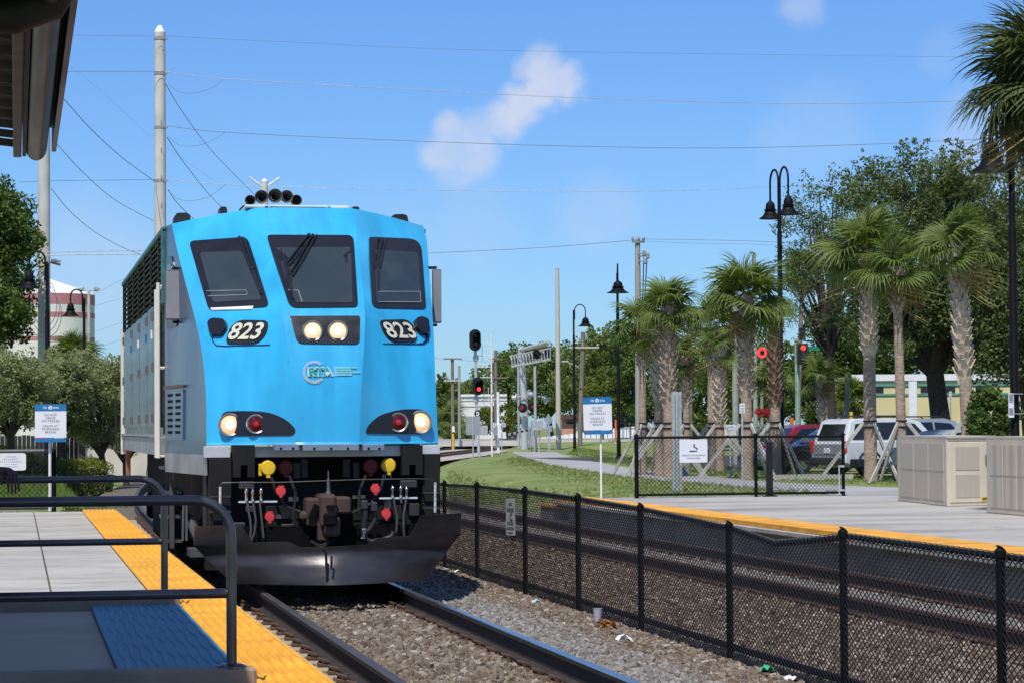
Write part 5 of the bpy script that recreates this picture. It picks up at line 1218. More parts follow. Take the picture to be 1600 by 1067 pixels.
for dx in (0, .03): mb.tube([P(.12+dx, .05, .004), P(.11+dx, .12, .004), P(.03+dx, .16, .004), P(.0+dx, .22, .004), P(.02+dx, .30, .004)], .006, 4)
put_text(mb, 'DESIGNATED SMOKING', P(0, -.19, .003), rt, up, w*.82, h*.065); put_text(mb, 'VAPING AREA', P(0, -.31, .003), rt, up, w*.5, h*.065); mb.build('sign_print', m_textk, t)
# left platform end fence with its notice
fa = at_z(84, 797, ZP); fd = (fa-EYE).dot(FW); hf = (797-704)*mpx(fd)
lf = thing('chain_link_fence', 'black chain link fence panel closing the end of the left platform', 'fence', fa)
fb = Vector((fa.x-6, fa.y, fa.z))
for xx in (fa.x, fa.x-2.6, fa.x-5.2):
    mb = MB(); mb.tube([(xx, fa.y, fa.z-.05), (xx, fa.y, fa.z+hf+.03)], .04, 10); mb.build('post', m_blacksatin, lf, smooth=True)
for zz, nm in ((hf, 'top_rail'), (.05, 'bottom_rail')): mb = MB(); mb.tube([(fa.x, fa.y-.02, fa.z+zz), (fb.x, fa.y-.02, fa.z+zz)], .03, 8); mb.build(nm, M('grey_vinyl_rail', (.10, .10, .10), .4), lf, smooth=True)
diag_wires('wire_mesh', fa, fb, fa.z+.03, fa.z+hf, fa.z+.03, fa.z+hf, .08, .08, .0045, m_vinyl, lf)
mb = MB(); mb.tube([(fa.x-.045, fa.y-.05, fa.z), (fa.x-.045, fa.y-.05, fa.z+hf)], .014, 6); mb.build('tension_bar', m_white, lf)
c = at_y(14, 721, fa.y-.07); k = mpx(fd); t = thing('notice_board', 'small white rounded notice with faint blue lettering on the left platform fence', 'sign', c)
w, h = 52*k, 27*k; rt = Vector((1, 0, 0)); up = Vector((0, 0, 1)); nn = Vector((0, -1, 0)); P = lambda u, v, o=0.: c+rt*(u*w)+up*(v*h)+nn*o
mb = MB(); mb.prism([P(u, v) for u, v in rq([(-.5, -.5), (.5, -.5), (.5, .5), (-.5, .5)], .12)], -nn*.006); mb.build('sign_plate', m_white, t)
mb = MB()
for i, (ww) in enumerate((.42, .5, .8, .45, .5)):
    v = .30-.145*i; n_ = int(ww*14)
    for j in range(n_): u = .05+(j-(n_-1)/2)*.062; mb.box(P(u, v, .002), (.04*w*random.uniform(.7, 1.15), .003, .05*h*random.uniform(.6, 1.2)))
mb.build('faint_print', M('faint_blue_print', (.30, .42, .58), .6), t, kind='stuff')

# ------------------------------------------------------------------ railway signals and crossing gear
def frame_box(mb, c, d, ch=.02): mb.box(c, d, ch=ch)
DS = 140.; kS = mpx(DS)
sb = ground_pt(748, DS); sg = thing('railway_signal', 'railway signal mast with two black heads, the lower one showing red', 'railway signal', sb)
zt = at_d(742, 520, DS).z; X_ = at_d(744, 600, DS).x; Y_ = sb.y
mb = MB(); mb.tube([sb, (X_, Y_, at_d(744, 640, DS).z), (at_d(742.5, 530, DS).x, Y_, zt)], .085, 10)
for yy in (559, 624): p = at_d(743.5, yy, DS); mb.lathe([(.13, -.15), (.17, 0), (.13, .15)], (p.x, Y_, p.z), n=12)
mb.build('mast', m_silver, sg, smooth=True)
def oval(c, w, h, n=20, sq=False):
    o = []
    for i in range(n):
        a = 2*math.pi*i/n; x = math.cos(a)*w; z = math.sin(a)*w+(h-w)*(1 if math.sin(a) > 0 else -1)
        o.append(Vector((c.x+x, c.y, c.z+z)))
    return o
for px, py, w, h, lit in ((742.5, 531.5, .33, .60, None), (747, 603, .33, .50, 'r')):
    c = at_d(px, py, DS-.35); mb = MB(); mb.prism(oval(c, w, h), (0, .06, 0)); hd = mb.build('backboard', m_black, sg)
    mb = MB(); mb.prism(oval(c+Vector((.04, -.03, 0)), w*.55, h*.74), (0, .03, 0)); mb.build('signal_face', m_under, hd)
    mb = MB(); ov = oval(c+Vector((.04, -.03, 0)), w*.62, h*.80); mb.grid([[p for p in ov[:11]], [p+Vector((0, -.35, -.05)) for p in ov[:11]]]); mb.build('hood', m_black, hd)
    for j, zz in enumerate((.25, -.22)):
        mb = MB(); mb.lathe([(.11, 0), (.10, .03), (.03, .045)], c+Vector((.04, -.04, zz if lit is None else zz+.05)), (0, -1, 0), 14); mb.build('signal_lens', M_emit('signal_red', (1, .03, .02), 3.5, (.5, .02, .02)) if (lit and j == 1) else M('dark_lens', (.02, .03, .025), .15), hd)
c = at_d(746.5, 646, DS-.4); mb = MB(); mb.lathe([(.20, 0), (.20, .02)], c, (0, -1, 0), 20); dsc = mb.build('letter_disc', m_black, sg)
mb = MB(); put_text(mb, 'D', c+Vector((0, -.025, 0)), (1, 0, 0), (0, 0, 1), .17, .24, 0, .04); mb.build('letter', m_white, dsc)
c = at_d(753.5, 659.5, DS-.4); mb = MB(); mb.box(c, (.40, .02, .17)); npl = mb.build('number_plate', m_black, sg)
mb = MB(); put_text(mb, '8-2', c+Vector((0, -.013, 0)), (1, 0, 0), (0, 0, 1), .33, .12, 0, .03); mb.build('plate_number', m_white, npl)
c = at_d(756, 672, DS-.3); mb = MB(); mb.box(c, (.40, .3, .52), ch=.02); mb.build('relay_box', m_galv, sg)
# ladder and cage on the mast
mb = MB()
for px in (753.5, 763): a_ = at_d(px, 545, DS+.2); b_ = at_d(px+1, 650, DS+.2); 
for yy in (538, 556, 574, 590, 634): p = at_d(745, yy, DS); q_ = at_d(766, yy-1, DS+.1); mb.tube([(p.x, Y_, p.z), q_], .018, 5)
for px, y0, y1 in ((753.5, 540, 575), (760, 545, 576), (756, 601, 636), (763, 605, 636)): mb.tube([at_d(px, y0, DS+.1), at_d(px, y1, DS+.1)], .016, 5)
mb.build('ladder_cage', m_white, sg, kind='stuff')
simple_pole('antenna_pole', 'thin white pole standing beside the railway signal ladder', 'pole', 768, DS+1, 523, 3.4, m_white, .7)
# grey sign backs near the signal
def panel_sign(label, px, y_base, dist, x0, x1, y0, y1, mat, name='sign_back', poles=1, diamond=False):
    b = ground_pt(px, dist); k = mpx(dist); t = thing(name, label, 'sign', b)
    c = at_d((x0+x1)/2, (y0+y1)/2, dist-.06); w, h = (x1-x0)*k, (y1-y0)*k
    mb = MB(); mb.tube([b, (b.x, b.y, c.z+h*.5)], .035, 6); mb.build('post', m_galv, t)
    mb = MB()
    if diamond: mb.prism([c+Vector((w/2, 0, 0)), c+Vector((0, 0, h/2)), c+Vector((-w/2, 0, 0)), c+Vector((0, 0, -h/2))], (0, .01, 0))
    else: mb.box(c, (w, .012, h), ch=.003)
    mb.build('plate', mat, t); return t
panel_sign('large blank grey sign back on a post left of the signal mast', 738.5, 725, 128, 728, 750.5, 650, 679, m_grayplate)
panel_sign('diamond shaped grey sign back beside the crossing control box', 856.5, 695, 165, 850, 864, 646, 665, m_grayplate, diamond=True)
panel_sign('small square grey sign back under the diamond sign', 858.5, 696, 164, 852, 863, 664.5, 674, m_grayplate)
panel_sign('small white sign back on a post at the gate mechanism', 783.5, 705, 150, 777.5, 790.5, 674.5, 683.5, m_white)
# cantilever
DC = 172.; kC = mpx(DC)
cb = ground_pt(818.5, DC); ct = thing('crossing_cantilever', 'silver level crossing cantilever with a lattice arm over the road', 'level crossing signal', cb)
mx_ = at_d(818.5, 560, DC); zt = at_d(818, 540, DC).z
mb = MB(); mb.tube([cb, (mx_.x+.05, cb.y, at_d(818, 640, DC).z), (at_d(814, 545, DC).x, cb.y, zt)], [.26, .24, .22], 12); mb.build('mast', m_silver, ct, smooth=True)
mb = MB(); mb.tube([at_d(813, 547, DC), at_d(858, 534.5, DC-4)], .13, 10); mb.build('arm_tube', m_silver, ct, smooth=True)
a0, a1 = at_d(800, 556, DC+.4), at_d(860, 544.5, DC-4.6); c0_, c1_ = at_d(800, 573, DC+.4), at_d(860, 562, DC-4.6)
tr_ = MB(); n_ = 13
tr_.tube([a0, a1], .05, 6); tr_.tube([c0_, c1_], .06, 6)
for i in range(n_+1): tr_.tube([a0.lerp(a1, i/n_), c0_.lerp(c1_, i/n_)], .035, 5)
for i in range(n_): tr_.tube([a0.lerp(a1, i/n_)+Vector((0, .5, 0)), c0_.lerp(c1_, (i+1)/n_)+Vector((0, .5, 0))], .03, 4)
tr_.tube([a0+Vector((0, .8, 0)), a1+Vector((0, .8, 0))], .05, 6); tr_.build('lattice_walkway', m_silver, ct, kind='stuff')
for px, py in ((838, 553), (856.5, 551)):
    c = at_d(px, py, DC-3.8); mb = MB(); mb.lathe([(.34, 0), (.34, .03)], c, (.6, -1, 0), 16); mb.build('light_backplate', m_black, ct); mb = MB(); mb.lathe([(.16, 0), (.15, .35)], c, (.6, -1, 0), 12); mb.build('light_hood', m_black, ct)
for px, py, ax in ((807, 621, (-1, .3, 0)), (827, 616, (.6, -.5, 0)), (817, 637, (-.5, -1, 0)), (832, 636, (.2, -1, 0)), (846, 622, (1, -.2, 0)), (852, 624, (1, .2, 0))):
    c = at_d(px, py, DC-.8); dark = py > 630
    mb = MB(); mb.lathe([(.33, 0), (.33, .03)], c, ax, 16); pl = mb.build('flasher_backplate', m_black if dark else m_silver, ct)
    mb = MB(); mb.lathe([(.16, .0), (.15, .3), (.10, .32)], c, ax, 12); mb.build('flasher_lamp', M('flasher_red', (.20, .02, .03), .2) if dark else m_galv, pl)
mb = MB(); mb.tube([at_d(806, 619, DC-.4), at_d(852, 619, DC-.4)], .04, 6); mb.build('flasher_bar', m_silver, ct)
simple_pole('crossing_post', 'silver post with a white cross bar carrying the right hand crossing flashers', 'level crossing signal', 836, DC-6, 572, 4.5, m_galv, .95)
bx = ground_pt(838, DC-7); t = thing('signal_cabinet', 'grey crossing control box on two posts in front of the white fence', 'cabinet', bx); c = at_d(838.5, 664.5, DC-7)
mb = MB(); mb.box(c, (16*kC, .5, 15*kC), ch=.02); mb.build('box', m_galv, t)
mb = MB()
for dx in (-.15, .15): mb.tube([(c.x+dx, c.y, bx.z), (c.x+dx, c.y, c.z)], .06, 8)
mb.build('legs', m_galv, t, kind='stuff')
# striped hazard marker and gate arm
hz_ = ground_pt(829.5, DC-3); t = thing('hazard_marker', 'small yellow and black striped hazard plate by the crossing mast', 'sign', hz_)
c = at_d(829.5, 681.5, DC-3); mb = MB(); mb.box(c, (.25, .02, .75)); mb.build('plate', M('hazard_yellow', (.75, .45, .02), .5), t)
for i in range(5): mb = MB(); mb.add([c+Vector((-.12, -.013, -.34+.15*i)), c+Vector((.12, -.013, -.24+.15*i)), c+Vector((.12, -.013, -.17+.15*i)), c+Vector((-.12, -.013, -.27+.15*i))], [(0, 1, 2, 3)]); mb.build('stripe', m_black, t)
mb = MB(); mb.tube([hz_, c], .04, 6); mb.build('post', m_galv, t)
g0 = at_d(832, 670, DC-4); g1 = at_d(786, 680, DC-9); t = thing('crossing_gate', 'lowered black and white crossing gate arm beyond the grass', 'level crossing gate', Vector((g0.x, g0.y, ground_z(g0.x, g0.y))))
for i in range(12):
    a_, b_ = g0.lerp(g1, i/12), g0.lerp(g1, (i+1)/12); mb = MB(); mb.bar(a_, b_, .05, .13); mb.build('arm_segment', m_white if i % 2 else m_black, t)
mb = MB(); mb.box((g0.x, g0.y, (g0.z+.4)/2+.1), (.45, .5, g0.z-.2), ch=.03); mb.build('gate_machine', m_galv, t)
gm = ground_pt(778, 158); t = thing('gate_mechanism', 'white crossing gate mechanism with a short mast right of the signal', 'level crossing gate', gm); 
mb = MB(); z = at_d(778, 612, 158).z; mb.tube([gm, (gm.x, gm.y, z)], .09, 8); mb.build('mast', m_white, t)
mb = MB(); c = at_d(778, 670, 157.6); mb.box(c, (.55, .5, .7), ch=.05); mb.build('housing', m_white, t)
mb = MB()
for dx in (-.28, .25): mb.lathe([(.17, 0), (.15, .2)], c+Vector((dx, -.3, .25)), (dx, -1, 0), 12)
mb.tube([at_d(752, 624, 158), at_d(780, 623, 158)], .035, 6); mb.build('lamps', m_silver, t, kind='stuff')
# traffic lights beside the palms
b = ground_pt(1246, 128); t = thing('traffic_light', 'black traffic light showing red on a pale green post below a dark sign', 'traffic light', b)
k = mpx(128); mb = MB(); z = at_d(1248, 560, 128).z; mb.tube([b, (b.x, b.y, z+1)], .13, 10); mb.build('post', M('pale_green_paint', (.30, .38, .28), .7), t)
c = at_d(1253.5, 553, 127.6); mb = MB(); mb.box(c, (.55, .35, 1.05), ch=.05); hd = mb.build('signal_head', m_black, t)
for i in range(3): mb = MB(); mb.lathe([(.13, 0), (.12, .03), (.04, .05)], c+Vector((0, -.18, .30-.3*i)), (0, -1, 0), 14); mb.build('lens', M_emit('signal_red', (1, .03, .02), 3.5, (.5, .02, .02)) if i == 0 else M('dark_lens', (.02, .03, .025), .15), hd)
c = at_d(1253.5, 522, 127.6); mb = MB(); mb.box(c, (11*k, .05, 19*k)); mb.build('dark_sign_back', m_black, t)
c = at_d(1275, 544, 127.5); mb = MB(); mb.box(c, (.9, .03, .2)); mb.build('street_name_plate', M('street_sign_green', (.01, .22, .12), .5), t)
c = at_d(1190.5, 551, 126); t = thing('traffic_light', 'round red traffic light glimpsed between two palms', 'traffic light', Vector((c.x, c.y, 0)))
mb = MB(); mb.lathe([(.26, 0), (.26, .05)], c, (0, -1, 0), 18); mb.build('lens', M_emit('signal_red2', (1, .05, .05), 1.2, (.6, .03, .03)), t); mb = MB(); mb.lathe([(.13, .055), (.12, .07)], c, (0, -1, 0), 14); mb.build('lens_centre', m_black, t)
mb = MB(); mb.tube([(c.x, c.y+.1, 0), (c.x, c.y+.1, c.z)], .08, 8); mb.build('post', m_gpole, t)
# ------------------------------------------------------------------ foliage builders
def leaf_mesh(cent, size, rnd, up_bias=.3):
    n = len(cent); d = RNG.normal(size=(n, 3)); d /= np.linalg.norm(d, axis=1)[:, None]
    nn = RNG.normal(size=(n, 3)); nn[:, 2] += up_bias; w = np.cross(d, nn); w /= np.linalg.norm(w, axis=1)[:, None]+1e-9
    s = size*RNG.uniform(.6, 1.3, n)[:, None]
    V = np.stack([cent-d*s*.5, cent+w*s*.28, cent+d*s*.5, cent-w*s*.28], 1).reshape(-1, 3)
    return V, np.arange(n*4).reshape(-1, 4)
def crown(name, centres, radii, per, size, mat, parent, squash=.8, kind=None, up=.3):
    C = []; Rn = []
    for c, r in zip(centres, radii):
        k = int(per*RNG.uniform(.75, 1.25)); p = RNG.normal(size=(k, 3)); p /= np.linalg.norm(p, axis=1)[:, None]; p *= (RNG.uniform(.15, 1, k)**.45)[:, None]*r; p[:, 2] *= squash
        C.append(np.array(c)+p); Rn.append(np.clip(RNG.normal(RNG.uniform(.25, .75), .22, k), 0, 1))
    C = np.concatenate(C); V, Fc = leaf_mesh(C, size, None, up); return np_obj(name, V, Fc, mat, parent, rnd=np.concatenate(Rn), kind=kind)
def tree(name, label, base, crown_c, rad, nclump, per, leaf, mat, tmat, tr=.2, group=None, clump=.30, shoots=0, lobes=None, low=-.75, cat='tree', branches=14):
    base = Vector(base); cc = np.array(crown_c, float); rad = np.array(rad, float); t = thing(name, label, cat, base, group)
    cs = []; rs = []; nl = []
    while len(cs) < nclump:
        p = RNG.normal(size=3); p /= np.linalg.norm(p); q = p*RNG.uniform(.35, 1)**.5
        if q[2] < low: continue
        q *= 1+.16*math.sin(p[0]*5+base.x)*math.cos(p[1]*4+p[2]*6)
        cs.append(cc+q*rad*.86); rs.append(rad.mean()*clump*RNG.uniform(.65, 1.25))
    for i in range(shoots):
        p = RNG.normal(size=3); p[2] = abs(p[2])*.9+.1; p /= np.linalg.norm(p)
        for k in range(9): cs.append(cc+p*rad*(.84+.031*k)+RNG.normal(size=3)*.06*(1+rad.mean()*.1)); rs.append(rad.mean()*clump*(.62-.055*k)); nl.append(int((15-k*1.2)*per/200)+3)
    sizes = np.array(rs)/np.mean(rs[:nclump])
    C = []; Rn = []
    nmain = nclump
    for ci, (c, r, s) in enumerate(zip(cs, rs, sizes)):
        k = int(per*s*s)+4 if ci < nmain else nl[ci-nmain]; p = RNG.normal(size=(k, 3)); p /= np.linalg.norm(p, axis=1)[:, None]; p *= (RNG.uniform(.1, 1, k)**.4)[:, None]*r; p[:, 2] *= .75
        C.append(c+p); Rn.append(np.clip(RNG.normal(RNG.uniform(.25, .75), .2, k), 0, 1))
    C = np.concatenate(C); V, Fc = leaf_mesh(C, leaf, None); np_obj('crown', V, Fc, mat, t, rnd=np.concatenate(Rn))
    fork = Vector((base.x+(cc[0]-base.x)*.5, base.y+(cc[1]-base.y)*.5, max(base.z+.6, cc[2]-rad[2]*.75)))
    mb = MB(); mb.tube([base-Vector((0, 0, .2)), base.lerp(fork, .35)+Vector((tr*.2, 0, 0)), fork], [tr*1.35, tr, tr*.85], 10); mb.build('trunk', tmat, t, smooth=True)
    mb = MB()
    for c in cs[:branches]:
        c = Vector(c); m_ = fork.lerp(c, .5)+Vector((random.uniform(-.2, .2), random.uniform(-.2, .2), random.uniform(0, .3))); mb.tube([fork-Vector((0, 0, tr)), m_, c], [tr*.55, tr*.3, tr*.1], 6)
    mb.build('limbs', tmat, t, smooth=True, kind='stuff'); return t
m_bark = M('dark_bark', (.055, .042, .033), .95, vs=8, var=.35, bump=.5, bs=20)
m_bark_l = M('grey_bark', (.20, .17, .14), .95, vs=8, var=.3, bump=.4, bs=20)
l_oak = M_leaf('oak_leaves', (.05, .08, .026), (.165, .205, .07), .28, patch=.3)
l_dark = M_leaf('dense_leaves', (.025, .055, .014), (.13, .20, .035), .3, patch=.35)
l_olive = M_leaf('olive_leaves', (.13, .155, .062), (.36, .39, .19), .35, patch=.5)
l_mid = M_leaf('mid_leaves', (.07, .115, .022), (.22, .28, .07), .34, patch=.12)
l_lime = M_leaf('lime_leaves', (.06, .10, .012), (.24, .28, .04), .35, patch=.4)
l_silver = M_leaf('silver_leaves', (.10, .13, .10), (.34, .38, .32), .15, patch=.8)
l_hedge = M_leaf('hedge_leaves', (.05, .09, .012), (.26, .26, .035), .3, patch=1.2)
l_frond = M_leaf('palm_frond', (.055, .095, .02), (.20, .255, .065), .32, rough=.55, patch=1.2, spec=.3)
l_frondy = M_leaf('bright_frond', (.06, .11, .012), (.20, .26, .03), .4, rough=.45, patch=1.2)
l_dead = M_leaf('dead_frond', (.16, .11, .05), (.40, .30, .13), .2, rough=.8, patch=1.2)
# ------------------------------------------------------------------ palms
def frond_mesh(name, nb, droop, rng, narrow=1., pet=.75, mat=l_frond, ang=128):
    V = []; Fc = []; Rn = []
    def quad(a, b, c, d, r): k = len(V); V.extend([a, b, c, d]); Fc.append((k, k+1, k+2, k+3)); Rn.append(r)
    # petiole
    for s in ((0, .014, 0), (0, 0, .016)):
        s = np.array(s); P0 = np.array([0, 0, 0.]); P1 = np.array([pet*.5, 0, .05]); P2 = np.array([pet, 0, .02]); quad(P0-s, P0+s, P1+s*.8, P1-s*.8, .8); quad(P1-s*.8, P1+s*.8, P2+s*.6, P2-s*.6, .8)
    O = np.array([pet-.08, 0, .02])
    for i in range(nb):
        u = (i/(nb-1))*2-1; th = math.radians(ang)*u*(1+rng.normal()*.012); L = (.62+.38*math.cos(th*.62))*(1+rng.normal()*.05); wd = .030*narrow*(1+.2*rng.normal())
        d = np.array([math.cos(th), math.sin(th), 0]); side = np.array([-math.sin(th), math.cos(th), 0]); lift = .10*abs(u)
        rr = float(np.clip(rng.normal(.5, .2), 0, 1)); tipd = droop*(1+.7*abs(rng.normal()))
        pts = []
        for t in (0, .3, .6, .82, 1.0):
            z = lift*t-tipd*max(0, t-.35)**1.8*1.6+(.18*t*(1-t))
            pts.append(O+d*L*t*(1-.18*tipd*max(0, t-.4))+np.array([0, 0, z]))
        ws = [.006, wd*.95, wd, wd*.55, .003]
        for k in range(4):
            n0 = np.array([0, 0, .35*ws[k]]); n1 = np.array([0, 0, .35*ws[k+1]])
            quad(pts[k]-side*ws[k]+n0, pts[k], pts[k+1], pts[k+1]-side*ws[k+1]+n1, rr); quad(pts[k], pts[k]+side*ws[k]+n0, pts[k+1]+side*ws[k+1]+n1, pts[k+1], rr*.9)
    o = np_obj(name, np.array(V), np.array(Fc), mat, None, rnd=Rn); me = o.data; bpy.data.objects.remove(o); return me
rng = np.random.default_rng(3)
FRONDS = [frond_mesh('frond', 30, d, rng) for d in (.15, .25, .4, .55, .3)]
l_frondk = M_leaf('old_palm_frond', (.028, .05, .014), (.11, .135, .04), .25, rough=.55, patch=1.2)
FRONDS_K = [frond_mesh('frond', 34, d, rng, .8, mat=l_frondk) for d in (.12, .25, .4)]
FRONDS_Y = [frond_mesh('frond', 26, d, rng, 1.2, mat=l_frondy) for d in (.2, .4)]
FRONDS_D = [frond_mesh('dead_frond', 20, d, rng, 1., mat=l_dead) for d in (.9, 1.2)]
m_ptrunk = M('palm_trunk', (.34, .25, .19), .95, vs=6, var=.3, bump=.5, bs=14, stretch=(1, 1, 3))
m_boot = M('palm_boot', (.46, .36, .28), .9, vs=5, var=.3, bump=.3)
m_boot2 = M('palm_boot_grey', (.54, .44, .345), .9, vs=5, var=.25, bump=.3)
def boot_mesh(L=.34, w=.10):
    mb = MB(); k = .025
    vs = [(-w, 0, 0), (w, 0, 0), (w*.75, .05, L*.5), (-w*.75, .05, L*.5), (-w*.5, .15, L), (w*.5, .15, L), (-w, -.05, 0), (w, -.05, 0), (-w*.75, 0.0, L*.5), (w*.75, 0., L*.5), (-w*.4, .12, L+.01), (w*.4, .12, L+.01)]
    fs = [(0, 1, 2, 3), (3, 2, 5, 4), (6, 8, 9, 7), (8, 10, 11, 9), (0, 3, 8, 6), (1, 7, 9, 2), (3, 4, 10, 8), (2, 9, 11, 5), (4, 5, 11, 10)]
    return vs, fs
BOOT = None
def palm(label, px, dist, y_base, y_head, wpx, crown_px, boots_from=None, n=26, lean=0., group='cabbage palms', boot_parts=False, braces=True, fr=None, dead=4, bmat=None, base=None, name='palm_tree', spread=(-34, 84), seed=1, tmat=None, boot_scale=1.):
    global BOOT
    rg = random.Random(seed*17+3); k = mpx(dist); b = ground_pt(px, dist) if base is None else base
    zt = at_d(px, y_head, dist).z; r = wpx*k/2*.84; t = thing(name, label, 'palm tree', b, group); top = Vector((b.x+lean, b.y, zt))
    path = [b-Vector((0, 0, .2)), b+Vector((0, 0, .3)), b.lerp(top, .35)+Vector((-lean*.12, 0, 0)), b.lerp(top, .7)+Vector((-lean*.1, 0, 0)), top]
    mb = MB(); mb.tube(path, [r*1.35, r*1.08, r, r*.95, r*.85], 14); mb.build('trunk', tmat or m_ptrunk, t, smooth=True)
    bm = bmat or m_boot
    if boots_from is not None:
        z0 = at_d(px, boots_from, dist).z; vs, fs = boot_mesh(.34*boot_scale, .085*boot_scale); rows_ = max(3, int((zt-z0)/(.115*boot_scale))); joined = MB(); proto = None
        for i in range(rows_):
            zz = z0+(zt-z0)*i/rows_; f = (zz-b.z)/(zt-b.z); c = b.lerp(top, f); per = 5
            for j in range(per):
                a = 2*math.pi*(j+.5*(i % 2)+rg.uniform(-.06, .06))/per+i*.12; sc = rg.uniform(.85, 1.2)
                m4 = Matrix.Translation(Vector((c.x+math.cos(a)*r*.82, c.y+math.sin(a)*r*.82, zz))) @ Matrix.Rotation(a-math.pi/2, 4, 'Z') @ Matrix.Rotation(R(rg.uniform(-8, 8)), 4, 'Y') @ Matrix.Scale(sc, 4)
                if boot_parts:
                    if proto is None: proto = MB().add(vs, fs).build('leaf_base', bm, t, local=True); o = proto
                    else: o = proto.copy(); COL.objects.link(o)
                    o.matrix_local = Matrix.Translation(-b) @ m4
                else: joined.add([m4 @ Vector(v) for v in vs], fs)
        if not boot_parts: joined.build('leaf_bases', bm, t, kind='stuff')
    cr = crown_px*k*(.88 if 4 < seed < 12 and seed != 5 else 1); fl = fr or FRONDS
    tilt = Matrix.Rotation(R(rg.uniform(-16, 16)), 4, 'X') @ Matrix.Rotation(R(rg.uniform(-22, 6)), 4, 'Y')
    for i in range(n+dead):
        isd = i >= n; az = i*2.399+rg.uniform(-.3, .3); f = (i+.5)/n; el = R(spread[1]-(spread[1]-spread[0])*f**1.05+rg.uniform(-9, 9)) if not isd else R(rg.uniform(-80, -58))
        me = (FRONDS_D if isd else fl)[i % len(FRONDS_D if isd else fl)]; o = bpy.data.objects.new(me.name.split('.')[0], me); COL.objects.link(o); o.parent = t
        s = cr/1.6*rg.uniform(.8, 1.15)*(.8 if isd else 1)
        o.matrix_local = Matrix.Translation(top-b+Vector((0, 0, rg.uniform(-.15, .12)))) @ tilt @ Matrix.Rotation(az, 4, 'Z') @ Matrix.Rotation(-el, 4, 'Y') @ Matrix.Rotation(rg.uniform(-.5, .5), 4, 'X') @ Matrix.Scale(s, 4)
    if braces:
        zb = b.z+(1.55 if braces is True else braces); mb = MB()
        for dz in (0, .17): mb.lathe([(r*1.16, -.025), (r*1.16, .025)], (b.x, b.y, zb+dz), n=14)
        mb.build('strap', m_black, t)
        a0 = rg.uniform(0, 6.28)
        for j in range(3):
            a = a0+j*2.09; dv = Vector((math.cos(a), math.sin(a), 0)); mb = MB(); mb.bar(b+dv*(r*1.2)+Vector((0, 0, zb-b.z+.12)), b+dv*1.5+Vector((0, 0, .0)), .045, .10); mb.build('brace', m_brace, t)
    return t
palm('stout cabbage palm just left of the tall double lamp, cross hatched trunk and full crown', 1166, 76, 752, 470, 21, 88, 625, n=19, boot_parts=True, seed=1)
palm('palm close behind the tall double lamp post with a shaggy brown trunk', 1211, 80, 745, 492, 19, 40, 640, n=12, boot_parts=True, seed=2, bmat=M('palm_boot_brown', (.24, .15, .10), .9, vs=5, var=.3))
palm('first roadside palm right of the tall lamp, leaning crown over the white vehicle', 1359, 72, 752, 400, 23, 92, 560, n=20, boot_parts=True, seed=3, bmat=m_boot2)
palm('smooth grey trunked palm between the two boot covered palms at right', 1408, 70, 752, 425, 18, 76, 490, n=16, seed=4, boot_scale=.8, lean=-.1)
palm('right hand palm with a thick diamond patterned trunk behind the tan cabinet', 1513, 66, 760, 395, 24, 84, 600, n=16, boot_parts=True, seed=5, bmat=m_boot2, lean=-.25, boot_scale=1.25)
palm('leftmost palm of the left clump beside the street lamp', 1004, 84, 748, 505, 13, 66, 580, n=14, seed=6, boot_scale=.9)
palm('second palm of the left clump with a swollen boot covered trunk', 1030, 82, 750, 525, 19, 56, 630, n=11, seed=7, bmat=m_boot2)
palm('tallest palm of the left clump with a pinkish boot covered trunk', 1045, 80, 750, 485, 22, 76, 640, n=17, boot_parts=True, seed=8)
palm('small palm right of the steel post in the left clump', 1072, 90, 745, 560, 13, 54, 640, n=13, seed=9, boot_scale=.9)
palm('bare trunked palm in the middle group behind the smoking sign', 1111, 92, 742, 508, 14, 68, None, n=16, seed=10)
palm('slim boot covered palm right beside the bare trunked middle palm', 1124, 88, 745, 545, 15, 58, 670, n=12, seed=11, bmat=m_boot2)
palm('tall thin fan palm with a bright crown behind the tall double lamp', 1246, 135, 735, 425, 8.5, 46, None, n=26, seed=12, braces=False, fr=FRONDS_Y, dead=10, lean=.35, group='tall fan palms', tmat=m_bark_l)
palm('small young palm in front of the dark sign post and silver hedge', 1283, 104, 700, 590, 9, 44, 660, n=12, seed=13, braces=False, bmat=m_boot2, boot_scale=.8)
# the big near palm whose crown fills the upper right corner
bpz = ground_pt(1648, 40); bpz.z = .1
palm('huge near palm crown filling the upper right corner with hanging brown leaves', 1640, 40, 0, 128, 30, 156, 210, n=72, seed=14, braces=False, dead=30, fr=FRONDS_K, base=bpz, spread=(-62, 75), boot_scale=1.1)
palm('shaggy brown skirted palm in the far tree line right of the locomotive', 706, 215, 690, 655, 12, 34, None, n=26, seed=15, braces=False, dead=26, group='tall fan palms', spread=(-60, 70))
palm('drooping bushy palm between the poles behind the red traffic light', 1205, 118, 690, 600, 12, 42, None, n=24, seed=16, braces=False, dead=4)
palm('dark shaggy palm behind the silver hedge in front of the yellow building', 1330, 122, 690, 625, 14, 44, None, n=26, seed=17, braces=False, dead=22, fr=FRONDS_Y)
palm('low palm crown peeping over the olive trees in front of the water tank', 118, 118, 700, 560, 10, 46, None, n=30, seed=18, braces=False, dead=0, group='tall fan palms')
